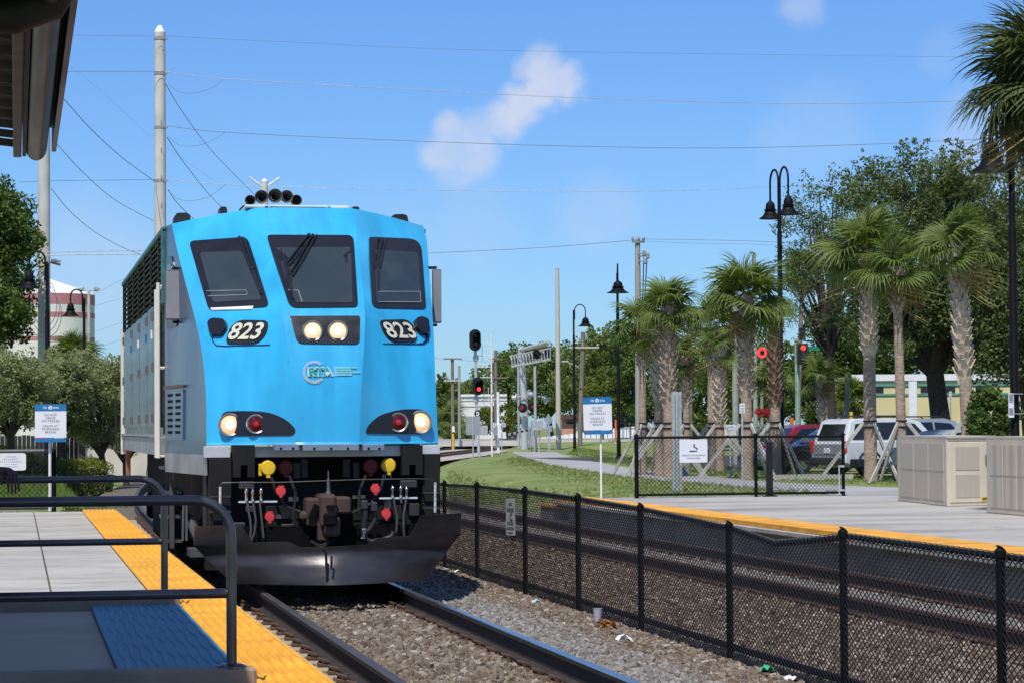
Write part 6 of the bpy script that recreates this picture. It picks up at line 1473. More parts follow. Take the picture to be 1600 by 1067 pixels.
# ------------------------------------------------------------------ broadleaf trees
def tree_px(name, label, px, dist, crown_px, ry, mat, tmat, n, per, leaf, tr, depth=1., **kw):
    (cx, cy), (rx, rz) = crown_px, ry; k = mpx(dist); b = ground_pt(px, dist); c = at_d(cx, cy, dist)
    return tree(name, label, b, (c.x, c.y, c.z), (rx*k, rx*k*depth, rz*k), n, per, leaf, mat, tmat, tr, **kw)
tree_px('oak_tree', 'large dark spreading oak behind the right hand palms', 1472, 100, (1445, 425), (185, 195), l_oak, m_bark, 290, 230, .14, .40, depth=.7, clump=.14, shoots=130, group='broadleaf trees', branches=40)
tree_px('oak_tree', 'dark tree behind the nearest lamp post at the right edge', 1612, 96, (1600, 455), (110, 205), l_oak, m_bark, 170, 230, .15, .4, clump=.26, shoots=20, group='broadleaf trees', branches=24)
tree_px('oak_tree', 'airy outer tree reaching over the tall lamp with thin twigs', 1300, 112, (1290, 430), (85, 165), l_oak, m_bark, 60, 90, .13, .2, clump=.19, shoots=70, group='broadleaf trees', branches=40)
tree_px('evergreen_tree', 'dense tall evergreen at the far left edge behind the first crook lamp', -25, 92, (-14, 405), (76, 150), l_dark, m_bark, 130, 210, .17, .3, clump=.26, shoots=6, group='broadleaf trees')
tree_px('evergreen_tree', 'lower skirt of dense foliage under the tall evergreen at far left', -30, 90, (-10, 500), (60, 75), l_dark, m_bark, 60, 150, .17, .3, clump=.3, group='broadleaf trees')
for i, (px, dist, c, r, lb) in enumerate([(18, 74, (15, 620), (80, 78), 'left olive green bushy tree behind the small white notice'), (98, 78, (95, 618), (62, 72), 'olive green bushy tree right behind the left station sign'),
        (166, 80, (150, 640), (66, 90), 'olive green bushy tree with a dark trunk next to the locomotive'), (128, 86, (125, 605), (55, 62), 'rounded olive tree at the back between the sign and the locomotive'), (196, 84, (196, 655), (40, 85), 'narrow olive tree partly hidden by the locomotive side')]):
    tree_px('bushy_tree', lb, px, dist, c, r, l_olive, m_bark, 95, 190, .095, .12, clump=.26, shoots=26, group='olive green bushy trees', branches=26, low=-.6)
tl = [(700, 255, (700, 640), (34, 60), 'mid'), (745, 270, (735, 640), (40, 50), 'mid'), (800, 262, (790, 605), (58, 62), 'mid'), (862, 250, (850, 600), (52, 66), 'mid'), (905, 235, (915, 595), (62, 74), 'mid'), (960, 215, (955, 585), (58, 84), 'mid'),
      (1010, 190, (1000, 590), (60, 90), 'dark'), (1085, 175, (1085, 600), (70, 90), 'mid'), (1150, 165, (1150, 590), (62, 90), 'mid'), (1215, 160, (1215, 600), (50, 80), 'mid'), (820, 300, (820, 575), (60, 40), 'dark'), (1290, 150, (1290, 600), (60, 80), 'dark')]
tl += [(1310, 150, (1310, 560), (60, 90), 'dark'), (1400, 146, (1400, 540), (75, 85), 'dark'), (1500, 146, (1500, 545), (75, 85), 'dark'), (1590, 146, (1590, 550), (75, 95), 'dark')]
words = ['nearest the locomotive', 'above the white building', 'behind the railway signal', 'behind the crossing cantilever', 'behind the leaning brown pole', 'behind the right station sign', 'behind the left palm clump', 'behind the smoking sign palms', 'behind the cobra head street light', 'behind the tall double lamp', 'farthest back over the crossing', 'behind the young palm and hedge', 'over the left end of the yellow building', 'behind the white pier of the yellow building', 'behind the oak trunk', 'at the far right edge']
for i, (px, dist, c, r, kd) in enumerate(tl):
    tree_px('broadleaf_tree', 'broad green tree of the far tree line, %s' % words[i], px, dist, c, r, l_mid if kd == 'mid' else l_dark, m_bark, 70, 130, .34 if dist > 200 else .27, .3, clump=.28, group='far tree line', shoots=5)
tree_px('shrub', 'yellow green bush between the railway signal and the crossing mast', 785, 205, (780, 655), (36, 28), l_lime, m_bark, 40, 110, .22, .1, clump=.32, group='far shrubs', cat='shrub')
tree_px('shrub', 'bright bush with bare twigs behind the right station sign', 940, 190, (945, 620), (40, 50), l_lime, m_bark_l, 26, 70, .22, .1, clump=.32, shoots=12, group='far shrubs', cat='shrub', branches=26)
tree_px('shrub', 'dark leafy shrub behind the tan cabinet beside the nearest lamp', 1552, 56, (1550, 655), (40, 50), l_dark, m_bark, 36, 70, .12, .04, clump=.3, shoots=14, group='far shrubs', cat='shrub', branches=30)
# silver buttonwood hedge and low clipped hedges: leaf shells on a box
def hedge(label, a, b, h, w, mat, nleaf, leaf, name='hedge'):
    a = Vector(a); b = Vector(b); t = thing(name, label, 'hedge', a, 'clipped hedges'); d = b-a; L = d.length; d.normalize(); s = Vector((-d.y, d.x, 0))
    u = RNG.uniform(0, 1, nleaf); v = RNG.uniform(-.5, .5, nleaf); z = RNG.uniform(0, 1, nleaf); f = RNG.integers(0, 4, nleaf); v = np.where(f == 0, -.5, np.where(f == 1, .5, v)); z = np.where(f >= 2, 1., z)
    lump = .12*np.sin(u*L*2.1)+.08*np.sin(u*L*5.3+v*3)
    P = np.array(a)[None]+np.outer(u*L, np.array(d))+np.outer(v*w*(1+lump), np.array(s)); P[:, 2] += z*h*(1+lump*.8); P += RNG.normal(size=P.shape)*leaf*.6
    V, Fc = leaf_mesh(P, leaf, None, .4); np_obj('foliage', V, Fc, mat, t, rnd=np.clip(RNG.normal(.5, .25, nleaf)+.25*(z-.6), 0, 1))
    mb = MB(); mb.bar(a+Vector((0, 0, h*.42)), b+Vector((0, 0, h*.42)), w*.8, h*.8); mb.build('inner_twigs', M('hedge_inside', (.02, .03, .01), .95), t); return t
g = lambda px, d: ground_pt(px, d)
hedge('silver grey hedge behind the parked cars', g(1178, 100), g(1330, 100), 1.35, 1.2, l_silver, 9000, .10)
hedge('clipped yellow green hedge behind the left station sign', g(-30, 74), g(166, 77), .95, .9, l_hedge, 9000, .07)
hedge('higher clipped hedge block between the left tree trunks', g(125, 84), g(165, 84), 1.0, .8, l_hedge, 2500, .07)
hedge('small green ground shrubs in front of the clipped left hedge', g(120, 62), g(185, 60), .30, .8, l_mid, 2200, .06, name='low_shrubs')
hedge('dark red planting bed beside the far shaggy palm', g(694, 205), g(735, 205), .8, 2, M_leaf('red_bed', (.03, .02, .02), (.10, .04, .05), .1), 2500, .2)
hedge('green shrubs on top of the red planting bed', g(694, 208), g(740, 208), 1.5, 1.2, l_mid, 2500, .2)
# ------------------------------------------------------------------ grass blades over the nearer lawns
def blades(ng):
    N = ng.nodes.new; L = ng.links.new; outs = []
    for k in range(4):
        jn = N('GeometryNodeJoinGeometry')
        for i in range(7):
            c = N('GeometryNodeMeshCone'); c.inputs['Vertices'].default_value = 3; c.inputs['Radius Top'].default_value = 0; c.inputs['Radius Bottom'].default_value = .006; c.inputs['Depth'].default_value = 1
            tr = N('GeometryNodeTransform'); L(c.outputs[0], tr.inputs[0]); a = i*2.4+k; tr.inputs['Translation'].default_value = (.05*math.cos(a)*(i/6), .05*math.sin(a)*(i/6), .05); tr.inputs['Rotation'].default_value = (.55*math.sin(a), .55*math.cos(a), a); tr.inputs['Scale'].default_value = (1, 1, .08+.02*(i % 3))
            L(tr.outputs[0], jn.inputs[0])
        outs.append(jn.outputs[0])
    return outs
m_bl = stone_mat('grass_blades', [(.14, .21, .04), (.20, .28, .055), (.29, .30, .095), (.16, .24, .045), (.36, .34, .14)])
m_bl2 = stone_mat('grass_blades_green', [(.09, .17, .022), (.15, .24, .035), (.20, .26, .05), (.12, .20, .025)])
def lawn(pxs, dens, mat, smin=.7, smax=1.5, seed=0):
    ps = [Vector((at_z(x, y, 0).x, at_z(x, y, 0).y, 0)) for x, y in pxs]; ps = [Vector((p.x, p.y, ground_z(p.x, p.y)+.004)) for p in ps]
    mb = MB(); mb.add(ps, [tuple(range(len(ps)))]); o = mb.build('lawn_grass', mat); scatter('lawn_grass', o, mat, dens, blades, smin, smax, seed, upright=True)
lawn([(700, 764), (995, 777), (1318, 774), (1318, 772), (1195, 765), (1109, 758), (991, 747), (935, 739), (857, 727), (825, 717), (812, 714), (700, 730)], 16, m_bl, .5, 1.05, seed=1)
lawn([(885, 710), (935, 721), (991, 731), (1080, 740), (1195, 751), (1300, 756), (1420, 761), (1420, 748), (1130, 729), (1000, 715), (900, 703)], 16, m_bl2, .45, .9, seed=2)
def lawn_l(x0, x1, y0, y1, dens, seed):
    mb = MB(); mb.add([(x0, y0, .145), (x1, y0, .145), (x1, y1, .145), (x0, y1, .145)], [(0, 1, 2, 3)]); o = mb.build('lawn_grass', m_bl2); scatter('lawn_grass', o, m_bl2, dens, blades, .7, 1.5, seed, upright=True)
lawn_l(-5, -1.2, 39.2, 75, 60, 3); lawn_l(-1.2, 1.2, 50, 78, 40, 4)
# ------------------------------------------------------------------ buildings
def building(name, label, x0, x1, y_top, dist, depth, mat, roof=None, y_base=None):
    a = at_d(x0, y_top, dist); b = at_d(x1, y_top, dist); t = thing(name, label, 'building', ((a.x+b.x)/2, (a.y+b.y)/2, 0)); h = (a.z+b.z)/2
    mb = MB(); d = (b-a); d.z = 0; n = Vector((-d.y, d.x, 0)).normalized()*depth; n = n if n.y > 0 else -n
    mb.prism([Vector((a.x, a.y, -.2)), Vector((b.x, b.y, -.2)), Vector((b.x, b.y, h)), Vector((a.x, a.y, h))], n); mb.build('wall', mat, t)
    def rect(nm, u0, u1, yt, yb, mat, proud=.06):
        za = at_d((x0+x1)/2, yt, dist).z; zb_ = at_d((x0+x1)/2, yb, dist).z; ua = (u0-x0)/(x1-x0); ub = (u1-x0)/(x1-x0); o = -n.normalized()*proud
        p = [a+d*ua, a+d*ub]; mb = MB(); mb.prism([Vector((p[0].x, p[0].y, zb_))+o, Vector((p[1].x, p[1].y, zb_))+o, Vector((p[1].x, p[1].y, za))+o, Vector((p[0].x, p[0].y, za))+o], n.normalized()*(proud+.05)); return mb.build(nm, mat, t)
    return t, rect
m_ybld = M('yellow_stucco', (.66, .58, .28), .9, vs=.6, var=.08); m_greentrim = M('green_trim', (.10, .30, .22), .6)
t, rc = building('yellow_building', 'long pale yellow building with green trim bands behind the parked vehicles', 1330, 1640, 586, 128, 12, m_ybld)
rc('parapet', 1330, 1640, 584, 594, m_white, .12); rc('trim_band', 1330, 1640, 599, 602.5, m_greentrim); rc('trim_band', 1330, 1640, 614, 617, m_greentrim); rc('white_pier', 1419, 1432, 592, 655, m_white, .1)
for u0, u1 in ((1368, 1380), (1438, 1456), (1478, 1492), (1524, 1540)): rc('window', u0, u1, 603, 612.5, M('dark_window', (.02, .018, .018), .2), .04)
m_wbld = M('white_stucco', (.74, .74, .72), .9, vs=.4, var=.05)
t, rc = building('white_building', 'plain white building behind the railway signal', 716, 792, 617, 238, 18, m_wbld)
rc('parapet', 716, 792, 615.5, 619, m_white, .15); rc('siding_band', 716, 792, 625, 626, m_conc, .05); rc('siding_band', 716, 792, 634, 635, m_conc, .05)
m_pink = M('salmon_stucco', (.62, .30, .20), .9, vs=.5, var=.08); m_rooft = M('brown_roof', (.10, .045, .035), .8, vs=3, var=.3)
t, rc = building('pink_building', 'salmon pink low building with a brown roof behind the leaning pole', 878, 1000, 653, 218, 12, m_pink)
rc('roof_edge', 876, 1004, 647, 654, m_rooft, .5); rc('doorway', 900, 906, 660, 690, m_white); rc('wall_sign', 885, 897, 653.5, 657, m_signb, .1); rc('wall_sign', 885, 897, 658, 661.5, m_black, .1)
for u0, u1 in ((948, 958), (966, 976), (980, 988)): rc('window', u0, u1, 662, 682, M('dark_window', (.02, .018, .018), .2), .04)
t, rc = building('shop_building', 'dark fronted shop with orange columns behind the middle palms', 1046, 1140, 652, 190, 10, M('shop_front_brown', (.10, .05, .035), .8))
for u in (1068, 1082, 1112, 1131): rc('column', u, u+4, 655, 692, m_orange, .15)
rc('roof_edge', 1046, 1140, 650, 655, m_rooft, .3)
p = at_d(985, 655, 196); t = thing('canvas_awning', 'dark round market umbrella near the pink building', 'umbrella', Vector((p.x, p.y, .5))); mb = MB(); mb.lathe([(1.3, 0), (.9, .35), (.1, .75)], p-Vector((0, 0, .3)), n=12); mb.build('canopy', m_black, t); mb = MB(); mb.tube([(p.x, p.y, .5), p], .03, 6); mb.build('pole', m_black, t)
# water tank on the left
DT = 240.; k = mpx(DT); c = at_d(76, 500, DT); rT = 71*k
t = thing('water_tank', 'cream storage tank with dark pink bands behind the left crook lamps', 'water tank', Vector((c.x, c.y, 0)))
m_tank = M('tank_cream', (.68, .66, .57), .7, vs=.3, var=.05); m_band = M('tank_pink', (.46, .18, .18), .7, var=.08)
zT = at_d(76, 462, DT).z; mb = MB(); mb.lathe([(rT, -.2), (rT, zT)], (c.x, c.y, 0), n=64); mb.build('tank_wall', m_tank, t, smooth=True)
mb = MB(); mb.lathe([(rT*1.01, zT), (rT*.95, zT+.25), (.2, zT+1.55)], (c.x, c.y, 0), n=64); mb.build('domed_roof', M('tank_roof_white', (.8, .8, .78), .6), t, smooth=True)
for y0, y1 in ((461.5, 478), (490.5, 498), (528, 534)): za, zb_ = at_d(76, y0, DT).z, at_d(76, y1, DT).z; mb = MB(); mb.lathe([(rT*1.0, zb_), (rT*1.006, zb_+.01), (rT*1.006, za), (rT, za+.01)], (c.x, c.y, 0), n=64); mb.build('pink_band', m_band, t, smooth=True)
# dark board fence left
m_bfence = M('dark_board', (.028, .027, .028), .85, vs=4, var=.35, bump=.2, stretch=(3, 3, .4))
f0, f1 = ground_pt(-40, 88), ground_pt(122, 88); zt = at_d(60, 681, 88).z; t = thing('board_fence', 'dark grey wooden board fence behind the left hedge', 'fence', f0)
d = f1-f0; L = Vector((d.x, d.y, 0)).length; nb = int(L/.15); board = None
for i in range(nb):
    q = f0+d*((i+.5)/nb)
    if board is None: mb = MB(); mb.box((0, 0, (zt-.1)/2), (.135, .025, zt-.1)); board = mb.build('board', m_bfence, t, local=True); o = board
    else: o = board.copy(); COL.objects.link(o)
    o.location = Vector((q.x-f0.x, q.y-f0.y+random.uniform(-.01, .01), random.uniform(-.03, .03)))
for zz in (.4, zt-.5): mb = MB(); mb.bar(f0+Vector((0, .05, zz)), f1+Vector((0, .05, zz)), .04, .09); mb.build('fence_rail', m_bfence, t)
w0, w1 = ground_pt(120, 96), ground_pt(230, 96); t = thing('garden_wall', 'pale cream wall seen between the left tree trunks', 'wall', w0); mb = MB(); mb.bar(w0+Vector((0, 0, .75)), w1+Vector((0, 0, .75)), .2, 1.5); mb.build('wall_body', M('cream_wall', (.55, .50, .42), .9, vs=.8, var=.1), t); mb = MB(); mb.bar(w0+Vector((0, 0, 1.53)), w1+Vector((0, 0, 1.53)), .26, .06); mb.build('coping', m_white, t)
# grey and white fences at the crossing
def picket(label, px0, px1, dist, h, mat, pitch, w, cat='fence'):
    a, b = ground_pt(px0, dist), ground_pt(px1, dist); t = thing('picket_fence', label, 'fence', a); d = b-a; L = Vector((d.x, d.y, 0)).length; n = int(L/pitch); pr = None
    for i in range(n):
        q = d*((i+.5)/n)
        if pr is None: mb = MB(); mb.box((0, 0, h/2), (w, .03, h)); pr = mb.build('picket', mat, t, local=True); o = pr
        else: o = pr.copy(); COL.objects.link(o)
        o.location = (q.x, q.y, q.z)
    for zz in (.2*h, .85*h): mb = MB(); mb.bar(a+Vector((0, .04, zz)), b+Vector((0, .04, zz)), .05, .08); mb.build('fence_rail', mat, t)
    return t
picket('grey weathered plank fence behind the crossing mast', 790, 835, 205, 2.0, m_wood, .22, .19)
picket('low white slatted fence in front of the pink building', 836, 1000, 210, 1.15, m_white, .45, .41)
picket('thin white railing near the shop front right of the lamp', 962, 1002, 192, 1.1, m_white, .3, .05)
# ------------------------------------------------------------------ tan equipment cabinets
m_tan = M('cabinet_cream', (.70, .60, .44), .55, vs=1.5, var=.06); m_tang = M('cabinet_grey_tan', (.58, .50, .38), .6, vs=1.5, var=.08)
m_perf = bpy.data.materials.new('perforated_panel'); m_perf.use_nodes = True
nt = m_perf.node_tree; b_ = nt.nodes['Principled BSDF']; tc = nt.nodes.new('ShaderNodeTexCoord'); vo = nt.nodes.new('ShaderNodeTexVoronoi'); vo.inputs['Scale'].default_value = 120; vo.inputs['Randomness'].default_value = 0
cr = nt.nodes.new('ShaderNodeValToRGB'); cr.color_ramp.elements[0].position = .25; cr.color_ramp.elements[0].color = (.16, .135, .10, 1); cr.color_ramp.elements[1].position = .40; cr.color_ramp.elements[1].color = (.56, .48, .36, 1)
nt.links.new(tc.outputs['Object'], vo.inputs['Vector']); nt.links.new(vo.outputs['Distance'], cr.inputs[0]); nt.links.new(cr.outputs[0], b_.inputs['Base Color']); b_.inputs['Roughness'].default_value = .6
MATS['perforated_panel'] = m_perf
ZC = ZR+.02
def cab_panels(t, a, b, h, cols, rows_, mat, marg=.045, gap=.05):
    """perforated panels on the face a-b (plan points), standing slightly proud"""
    d = (b-a); L = d.length; d = d/L; n = Vector((d.y, -d.x, 0)); n = n if n.dot(EYE-a) > 0 else -n
    for c in range(cols):
        for r in range(rows_):
            u0 = L*marg+(L*(1-2*marg))/cols*c+gap*.5; u1 = L*marg+(L*(1-2*marg))/cols*(c+1)-gap*.5; z0 = h*.07+(h*.86)/rows_*r+gap*.5; z1 = h*.07+(h*.86)/rows_*(r+1)-gap*.5
            P = [a+d*u0+Vector((0, 0, z0)), a+d*u1+Vector((0, 0, z0)), a+d*u1+Vector((0, 0, z1)), a+d*u0+Vector((0, 0, z1))]
            mb = MB(); mb.prism([p-n*.01 for p in P], n*.026); mb.build('perforated_panel', mat, t)
    return d, n
def cabinet(label, pts, h):
    t = thing('equipment_cabinet', label, 'cabinet', pts[0], 'tan equipment cabinets'); mb = MB(); mb.prism(pts, Vector((0, 0, h))); mb.build('casing', m_tan, t)
    c = sum(pts, Vector((0, 0, 0)))/len(pts); top = [c+(p-c)*1.012+Vector((0, 0, h+.002)) for p in pts]; mb = MB(); mb.prism(top, Vector((0, 0, .035))); mb.build('lid', m_tang, t)
    base = [c+(p-c)*1.02-Vector((0, 0, .018)) for p in pts]; mb = MB(); mb.prism(base, Vector((0, 0, .03))); mb.build('plinth', m_kerbdk, t); return t
A1, B1, C1 = at_z(1404, 782, ZC), at_z(1480, 791, ZC), at_z(1556, 789, ZC); hC = (791-684)*(B1-EYE).dot(FW)/F_PX
D1_ = A1+(C1-B1)
t = cabinet('tan ventilated equipment cabinet with a black handle and a yellow label', [B1, C1, D1_, A1], hC)
mb = MB(); mb.prism([p for p in [A1+(A1-B1).normalized()*0+Vector((0, 0, .02)), B1+Vector((0, 0, .02)), B1+Vector((0, 0, hC-.02)), A1+Vector((0, 0, hC-.02))]], Vector(((B1-A1).y, -(B1-A1).x, 0)).normalized()*.006); mb.build('side_skin', m_tang, t)
cab_panels(t, A1, B1, hC, 3, 2, m_perf, gap=.035)
d, n = (C1-B1).normalized(), None; n = Vector((d.y, -d.x, 0)); n = n if n.dot(EYE-B1) > 0 else -n; Lc = (C1-B1).length
def cp(u, z, o=0.): return B1+d*(u*Lc)+Vector((0, 0, z*hC))+n*o
mb = MB(); mb.prism([cp(.06, .06), cp(.90, .06), cp(.90, .93), cp(.06, .93)], n*.012); dr = mb.build('door', m_tan, t)
for z0, z1 in ((.13, .46), (.53, .87)):
    mb = MB(); mb.prism([cp(.17, z0, .010), cp(.66, z0, .010), cp(.66, z1, .010), cp(.17, z1, .010)], n*.010); mb.build('perforated_panel', m_perf, dr)
mb = MB(); q = cp(.80, .67, .03); mb.box(q, (.035, .04, .20), ch=.008); mb.box(q+d*.03+Vector((0, 0, -.02)), (.06, .05, .09), ch=.01); mb.build('handle', m_black, dr)
mb = MB(); mb.prism([cp(.70, .065, .013), cp(.89, .065, .013), cp(.89, .135, .013), cp(.70, .135, .013)], n*.003); lb = mb.build('yellow_label', M('label_yellow', (.70, .48, .02), .5), dr)
mb = MB(); put_text(mb, 'MP800', cp(.795, .10, .018), d, (0, 0, 1), Lc*.16, hC*.042, 0, .03); mb.build('label_text', m_textk, lb)
mb = MB(); mb.prism([cp(.03, .955, .002), cp(.97, .955, .002), cp(.97, .962, .002), cp(.03, .962, .002)], n*.004); mb.build('seam', m_kerbdk, t)
E1, F1 = at_z(1543, 801, ZC), at_z(1665, 812, ZC); hC2 = (801-684.5)*(E1-EYE).dot(FW)/F_PX; off = (C1-B1)*1.2
t = cabinet('second grey tan ventilated cabinet cut by the right edge of the view', [E1, F1, F1+off, E1+off], hC2)
nn = Vector(((F1-E1).y, -(F1-E1).x, 0)).normalized(); nn = nn if nn.dot(EYE-E1) > 0 else -nn
mb = MB(); mb.prism([E1+Vector((0, 0, .02)), F1+Vector((0, 0, .02)), F1+Vector((0, 0, hC2-.02)), E1+Vector((0, 0, hC2-.02))], nn*.006); mb.build('side_skin', m_tang, t)
cab_panels(t, E1, F1, hC2, 5, 2, m_perf, gap=.035)
# ------------------------------------------------------------------ parked vehicles
m_tyre = M('tyre_rubber', (.014, .014, .014), .8, var=.2); m_alloy = M('alloy_wheel', (.45, .46, .47), .3, metal=.8)
m_cglass = M_glass('car_glass', (.010, .013, .015), .06, .6); m_trim = M('car_trim_black', (.02, .02, .021), .5)
m_tail = M('tail_lamp_red', (.55, .02, .02), .2); m_hl = M('head_lamp', (.6, .62, .64), .12, metal=.4)
def vehicle(name, label, cat, pos, rz, L, W_, body, prof_b, prof_g, wheels, paint, glass_panes, rear=True, low=None, rack=False, wr=.36):
    """prof_b: lower body side outline (x from rear 0 to front L, z); prof_g: glasshouse outline; panes: outlines on the glasshouse side"""
    t = thing(name, label, cat, pos, 'parked vehicles', rz=rz)
    def loft(prof, wz, mat, nm, par=t):
        mb = MB(); n = len(prof); lay = []
        for s, f in ((-1, 0), (-.96, .0), (-.8, 0)): lay.append(None)
        rows_ = []
        for y in (-1, -.93, .93, 1):
            r = []
            for x, z in prof:
                hw = wz(z); sh = 0 if abs(y) < .99 else .03
                cx_ = L/2; r.append((cx_+(x-cx_)*(1-sh*.6)-L/2, y*hw if abs(y) > .99 else y*hw, z if abs(y) < .99 else z-sh*(1 if z > .6 else -1)*.8))
            r.append(r[0]); rows_.append(r)
        mb.grid(rows_); mb.f += [tuple(range(n))[::-1], tuple(range(3*(n+1), 3*(n+1)+n))]; mb.mi += [0, 0]
        return mb.build(nm, mat, par, smooth=True, local=True, angle=28)
    hw = W_/2
    bd = loft(prof_b, lambda z: hw*(1-.06*max(0, .55-z)-.02*max(0, z-.8)), paint, 'body')
    zb = max(z for x, z in prof_b); zt = max(z for x, z in prof_g)
    gw = lambda z: hw*(.97-.16*max(0, (z-zb+.12))/(zt-zb+.12))
    loft(prof_g, gw, paint if body == 'suv' else m_cglass, 'cabin')
    for pane in glass_panes:
        for s in (-1, 1):
            mb = MB(); P = [Vector((x-L/2, s*(gw(z)+.012), z)) for x, z in pane]; mb.prism(P, (0, -s*.03, 0)); mb.build('side_window', m_cglass, t, local=True)
    for x in wheels:
        for s in (-1, 1):
            mb = MB(); mb.lathe([(wr, -.11), (wr, .09), (wr*.93, .11), (wr*.66, .11), (wr*.64, .08)], (x-L/2, s*(hw-.12), wr), (0, s, 0), 28); wh = mb.build('wheel', m_tyre, t, local=True, smooth=True, angle=30)
            mb = MB(); mb.lathe([(wr*.64, .085), (wr*.60, .10), (wr*.57, .06)], (x-L/2, s*(hw-.12), wr), (0, s, 0), 24)
            for j in range(7): a = j*2*math.pi/7; mb.bar((x-L/2+math.cos(a)*wr*.08, s*(hw-.02), wr+math.sin(a)*wr*.08), (x-L/2+math.cos(a)*wr*.6, s*(hw-.03), wr+math.sin(a)*wr*.6), .045, .03, up=(0, 1, 0))
            mb.lathe([(wr*.14, .08), (wr*.12, .115)], (x-L/2, s*(hw-.12), wr), (0, s, 0), 12); mb.build('rim', m_alloy, wh, local=True)
            mb = MB(); mb.tube([(x-L/2+math.cos(a)*(wr+.07), s*(hw+.004), wr+math.sin(a)*(wr+.07)) for a in [R(q) for q in range(-8, 189, 14)]], .03, 6); mb.build('wheel_arch', m_trim, t, local=True)
    return t, hw, gw
def attach(t, nm, c, d, mat, ch=.02, rot=None): mb = MB(); mb.box(c, d, rot, ch=ch); return mb.build(nm, mat, t, local=True)
SUVB = [(0.02, .42), (0.0, .55), (.02, 1.02), (.10, 1.08), (3.3, 1.10), (4.35, 1.02), (4.58, .88), (4.64, .6), (4.60, .38), (4.3, .28), (.3, .28)]
SUVG = [(.06, 1.05), (.30, 1.70), (.48, 1.78), (2.55, 1.80), (2.95, 1.70), (3.55, 1.08)]
SUVP = [[(.32, 1.14), (.48, 1.62), (1.10, 1.66), (1.16, 1.14)], [(1.24, 1.14), (1.20, 1.66), (2.02, 1.67), (2.06, 1.14)], [(2.14, 1.14), (2.10, 1.67), (2.72, 1.62), (3.22, 1.14)]]
def suv(label, pos, rz, paint, low=m_trim, rack=True):
    t, hw, gw = vehicle('parked_suv', label, 'suv', pos, rz, 4.64, 1.86, 'suv', SUVB, SUVG, (.92, 3.72), paint, SUVP, wr=.37); L = 4.64
    # rear glass, lamps, bumpers
    mb = MB(); mb.prism([(.10-L/2-.035, -.66, 1.12), (.10-L/2-.035, .66, 1.12), (.29-L/2-.03, .60, 1.62), (.29-L/2-.03, -.60, 1.62)], (.03, 0, 0)); mb.build('rear_window', m_cglass, t, local=True)
    mb = MB(); mb.prism([(3.50-L/2+.03, -.70, 1.12), (3.50-L/2+.03, .70, 1.12), (2.98-L/2+.03, .62, 1.66), (2.98-L/2+.03, -.62, 1.66)], (-.03, 0, 0)); mb.build('windscreen', m_cglass, t, local=True)
    for s in (-1, 1): attach(t, 'tail_lamp', (.03-L/2, s*(hw-.09), .92), (.10, .19, .36), m_tail); attach(t, 'headlight', (L/2-.10, s*(hw-.22), .80), (.14, .36, .18), m_hl); attach(t, 'door_mirror', (3.15-L/2, s*(hw+.09), 1.12), (.14, .2, .15), m_trim)
    attach(t, 'rear_bumper', (-L/2-.03, 0, .48), (.20, 1.74, .24), low, .05); attach(t, 'front_bumper', (L/2-.02, 0, .46), (.22, 1.80, .34), low, .06); attach(t, 'grille', (L/2-.03, 0, .80), (.08, .85, .18), m_chrome)
    attach(t, 'tailgate_shade_panel', (-L/2-.002, 0, .84), (.05, 1.45, .34), M('tailgate_shade_grey', (.24, .25, .26), .35))  # grey panel added to put the shade of the rear face into colour
    attach(t, 'rear_plate', (-L/2-.03, 0, .80), (.03, .32, .16), m_signw); attach(t, 'front_plate', (L/2+.085, 0, .5), (.02, .32, .15), m_signw)
    for s in (-1, 1):
        attach(t, 'lower_cladding', (0, s*(hw-.012), .42), (4.3, .06, .26), low)
        if rack: mb = MB(); mb.tube([(.55-L/2, s*.62, 1.77), (.65-L/2, s*.62, 1.86), (2.3-L/2, s*.62, 1.86), (2.45-L/2, s*.62, 1.78)], .022, 6); mb.build('roof_rail', m_trim, t, local=True)
    return t
SEDB = [(0.0, .45), (.02, .80), (.15, .92), (.75, .96), (3.2, .93), (4.2, .80), (4.48, .66), (4.52, .45), (4.4, .24), (.2, .24)]
SEDG = [(.45, .93), (1.15, 1.38), (1.6, 1.44), (2.35, 1.42), (3.30, .92)]
SEDP = [[(1.0, 1.00), (1.28, 1.34), (1.85, 1.36), (1.90, 1.00)], [(1.98, 1.00), (1.93, 1.36), (2.36, 1.35), (2.95, 1.00)]]
def sedan(label, pos, rz, paint):
    t, hw, gw = vehicle('parked_sedan', label, 'car', pos, rz, 4.52, 1.78, 'suv', SEDB, SEDG, (.88, 3.62), paint, SEDP, wr=.33); L = 4.52
    mb = MB(); mb.prism([(3.24-L/2+.03, -.68, .97), (3.24-L/2+.03, .68, .97), (2.38-L/2+.03, .58, 1.38), (2.38-L/2+.03, -.58, 1.38)], (-.03, 0, -.01)); mb.build('windscreen', m_cglass, t, local=True)
    mb = MB(); mb.prism([(.50-L/2-.03, -.66, .97), (.50-L/2-.03, .66, .97), (1.14-L/2-.03, .58, 1.33), (1.14-L/2-.03, -.58, 1.33)], (.03, 0, -.01)); mb.build('rear_window', m_cglass, t, local=True)
    for s in (-1, 1): attach(t, 'headlight', (L/2-.14, s*(hw-.24), .66), (.22, .40, .14), m_hl, .03); attach(t, 'tail_lamp', (-L/2+.03, s*(hw-.22), .76), (.08, .36, .14), m_tail); attach(t, 'door_mirror', (2.95-L/2, s*(hw+.08), .99), (.13, .18, .12), paint)
    attach(t, 'front_bumper', (L/2-.03, 0, .36), (.16, 1.6, .18), m_trim, .04); attach(t, 'rear_plate', (-L/2-.01, 0, .62), (.02, .32, .15), m_signw); return t
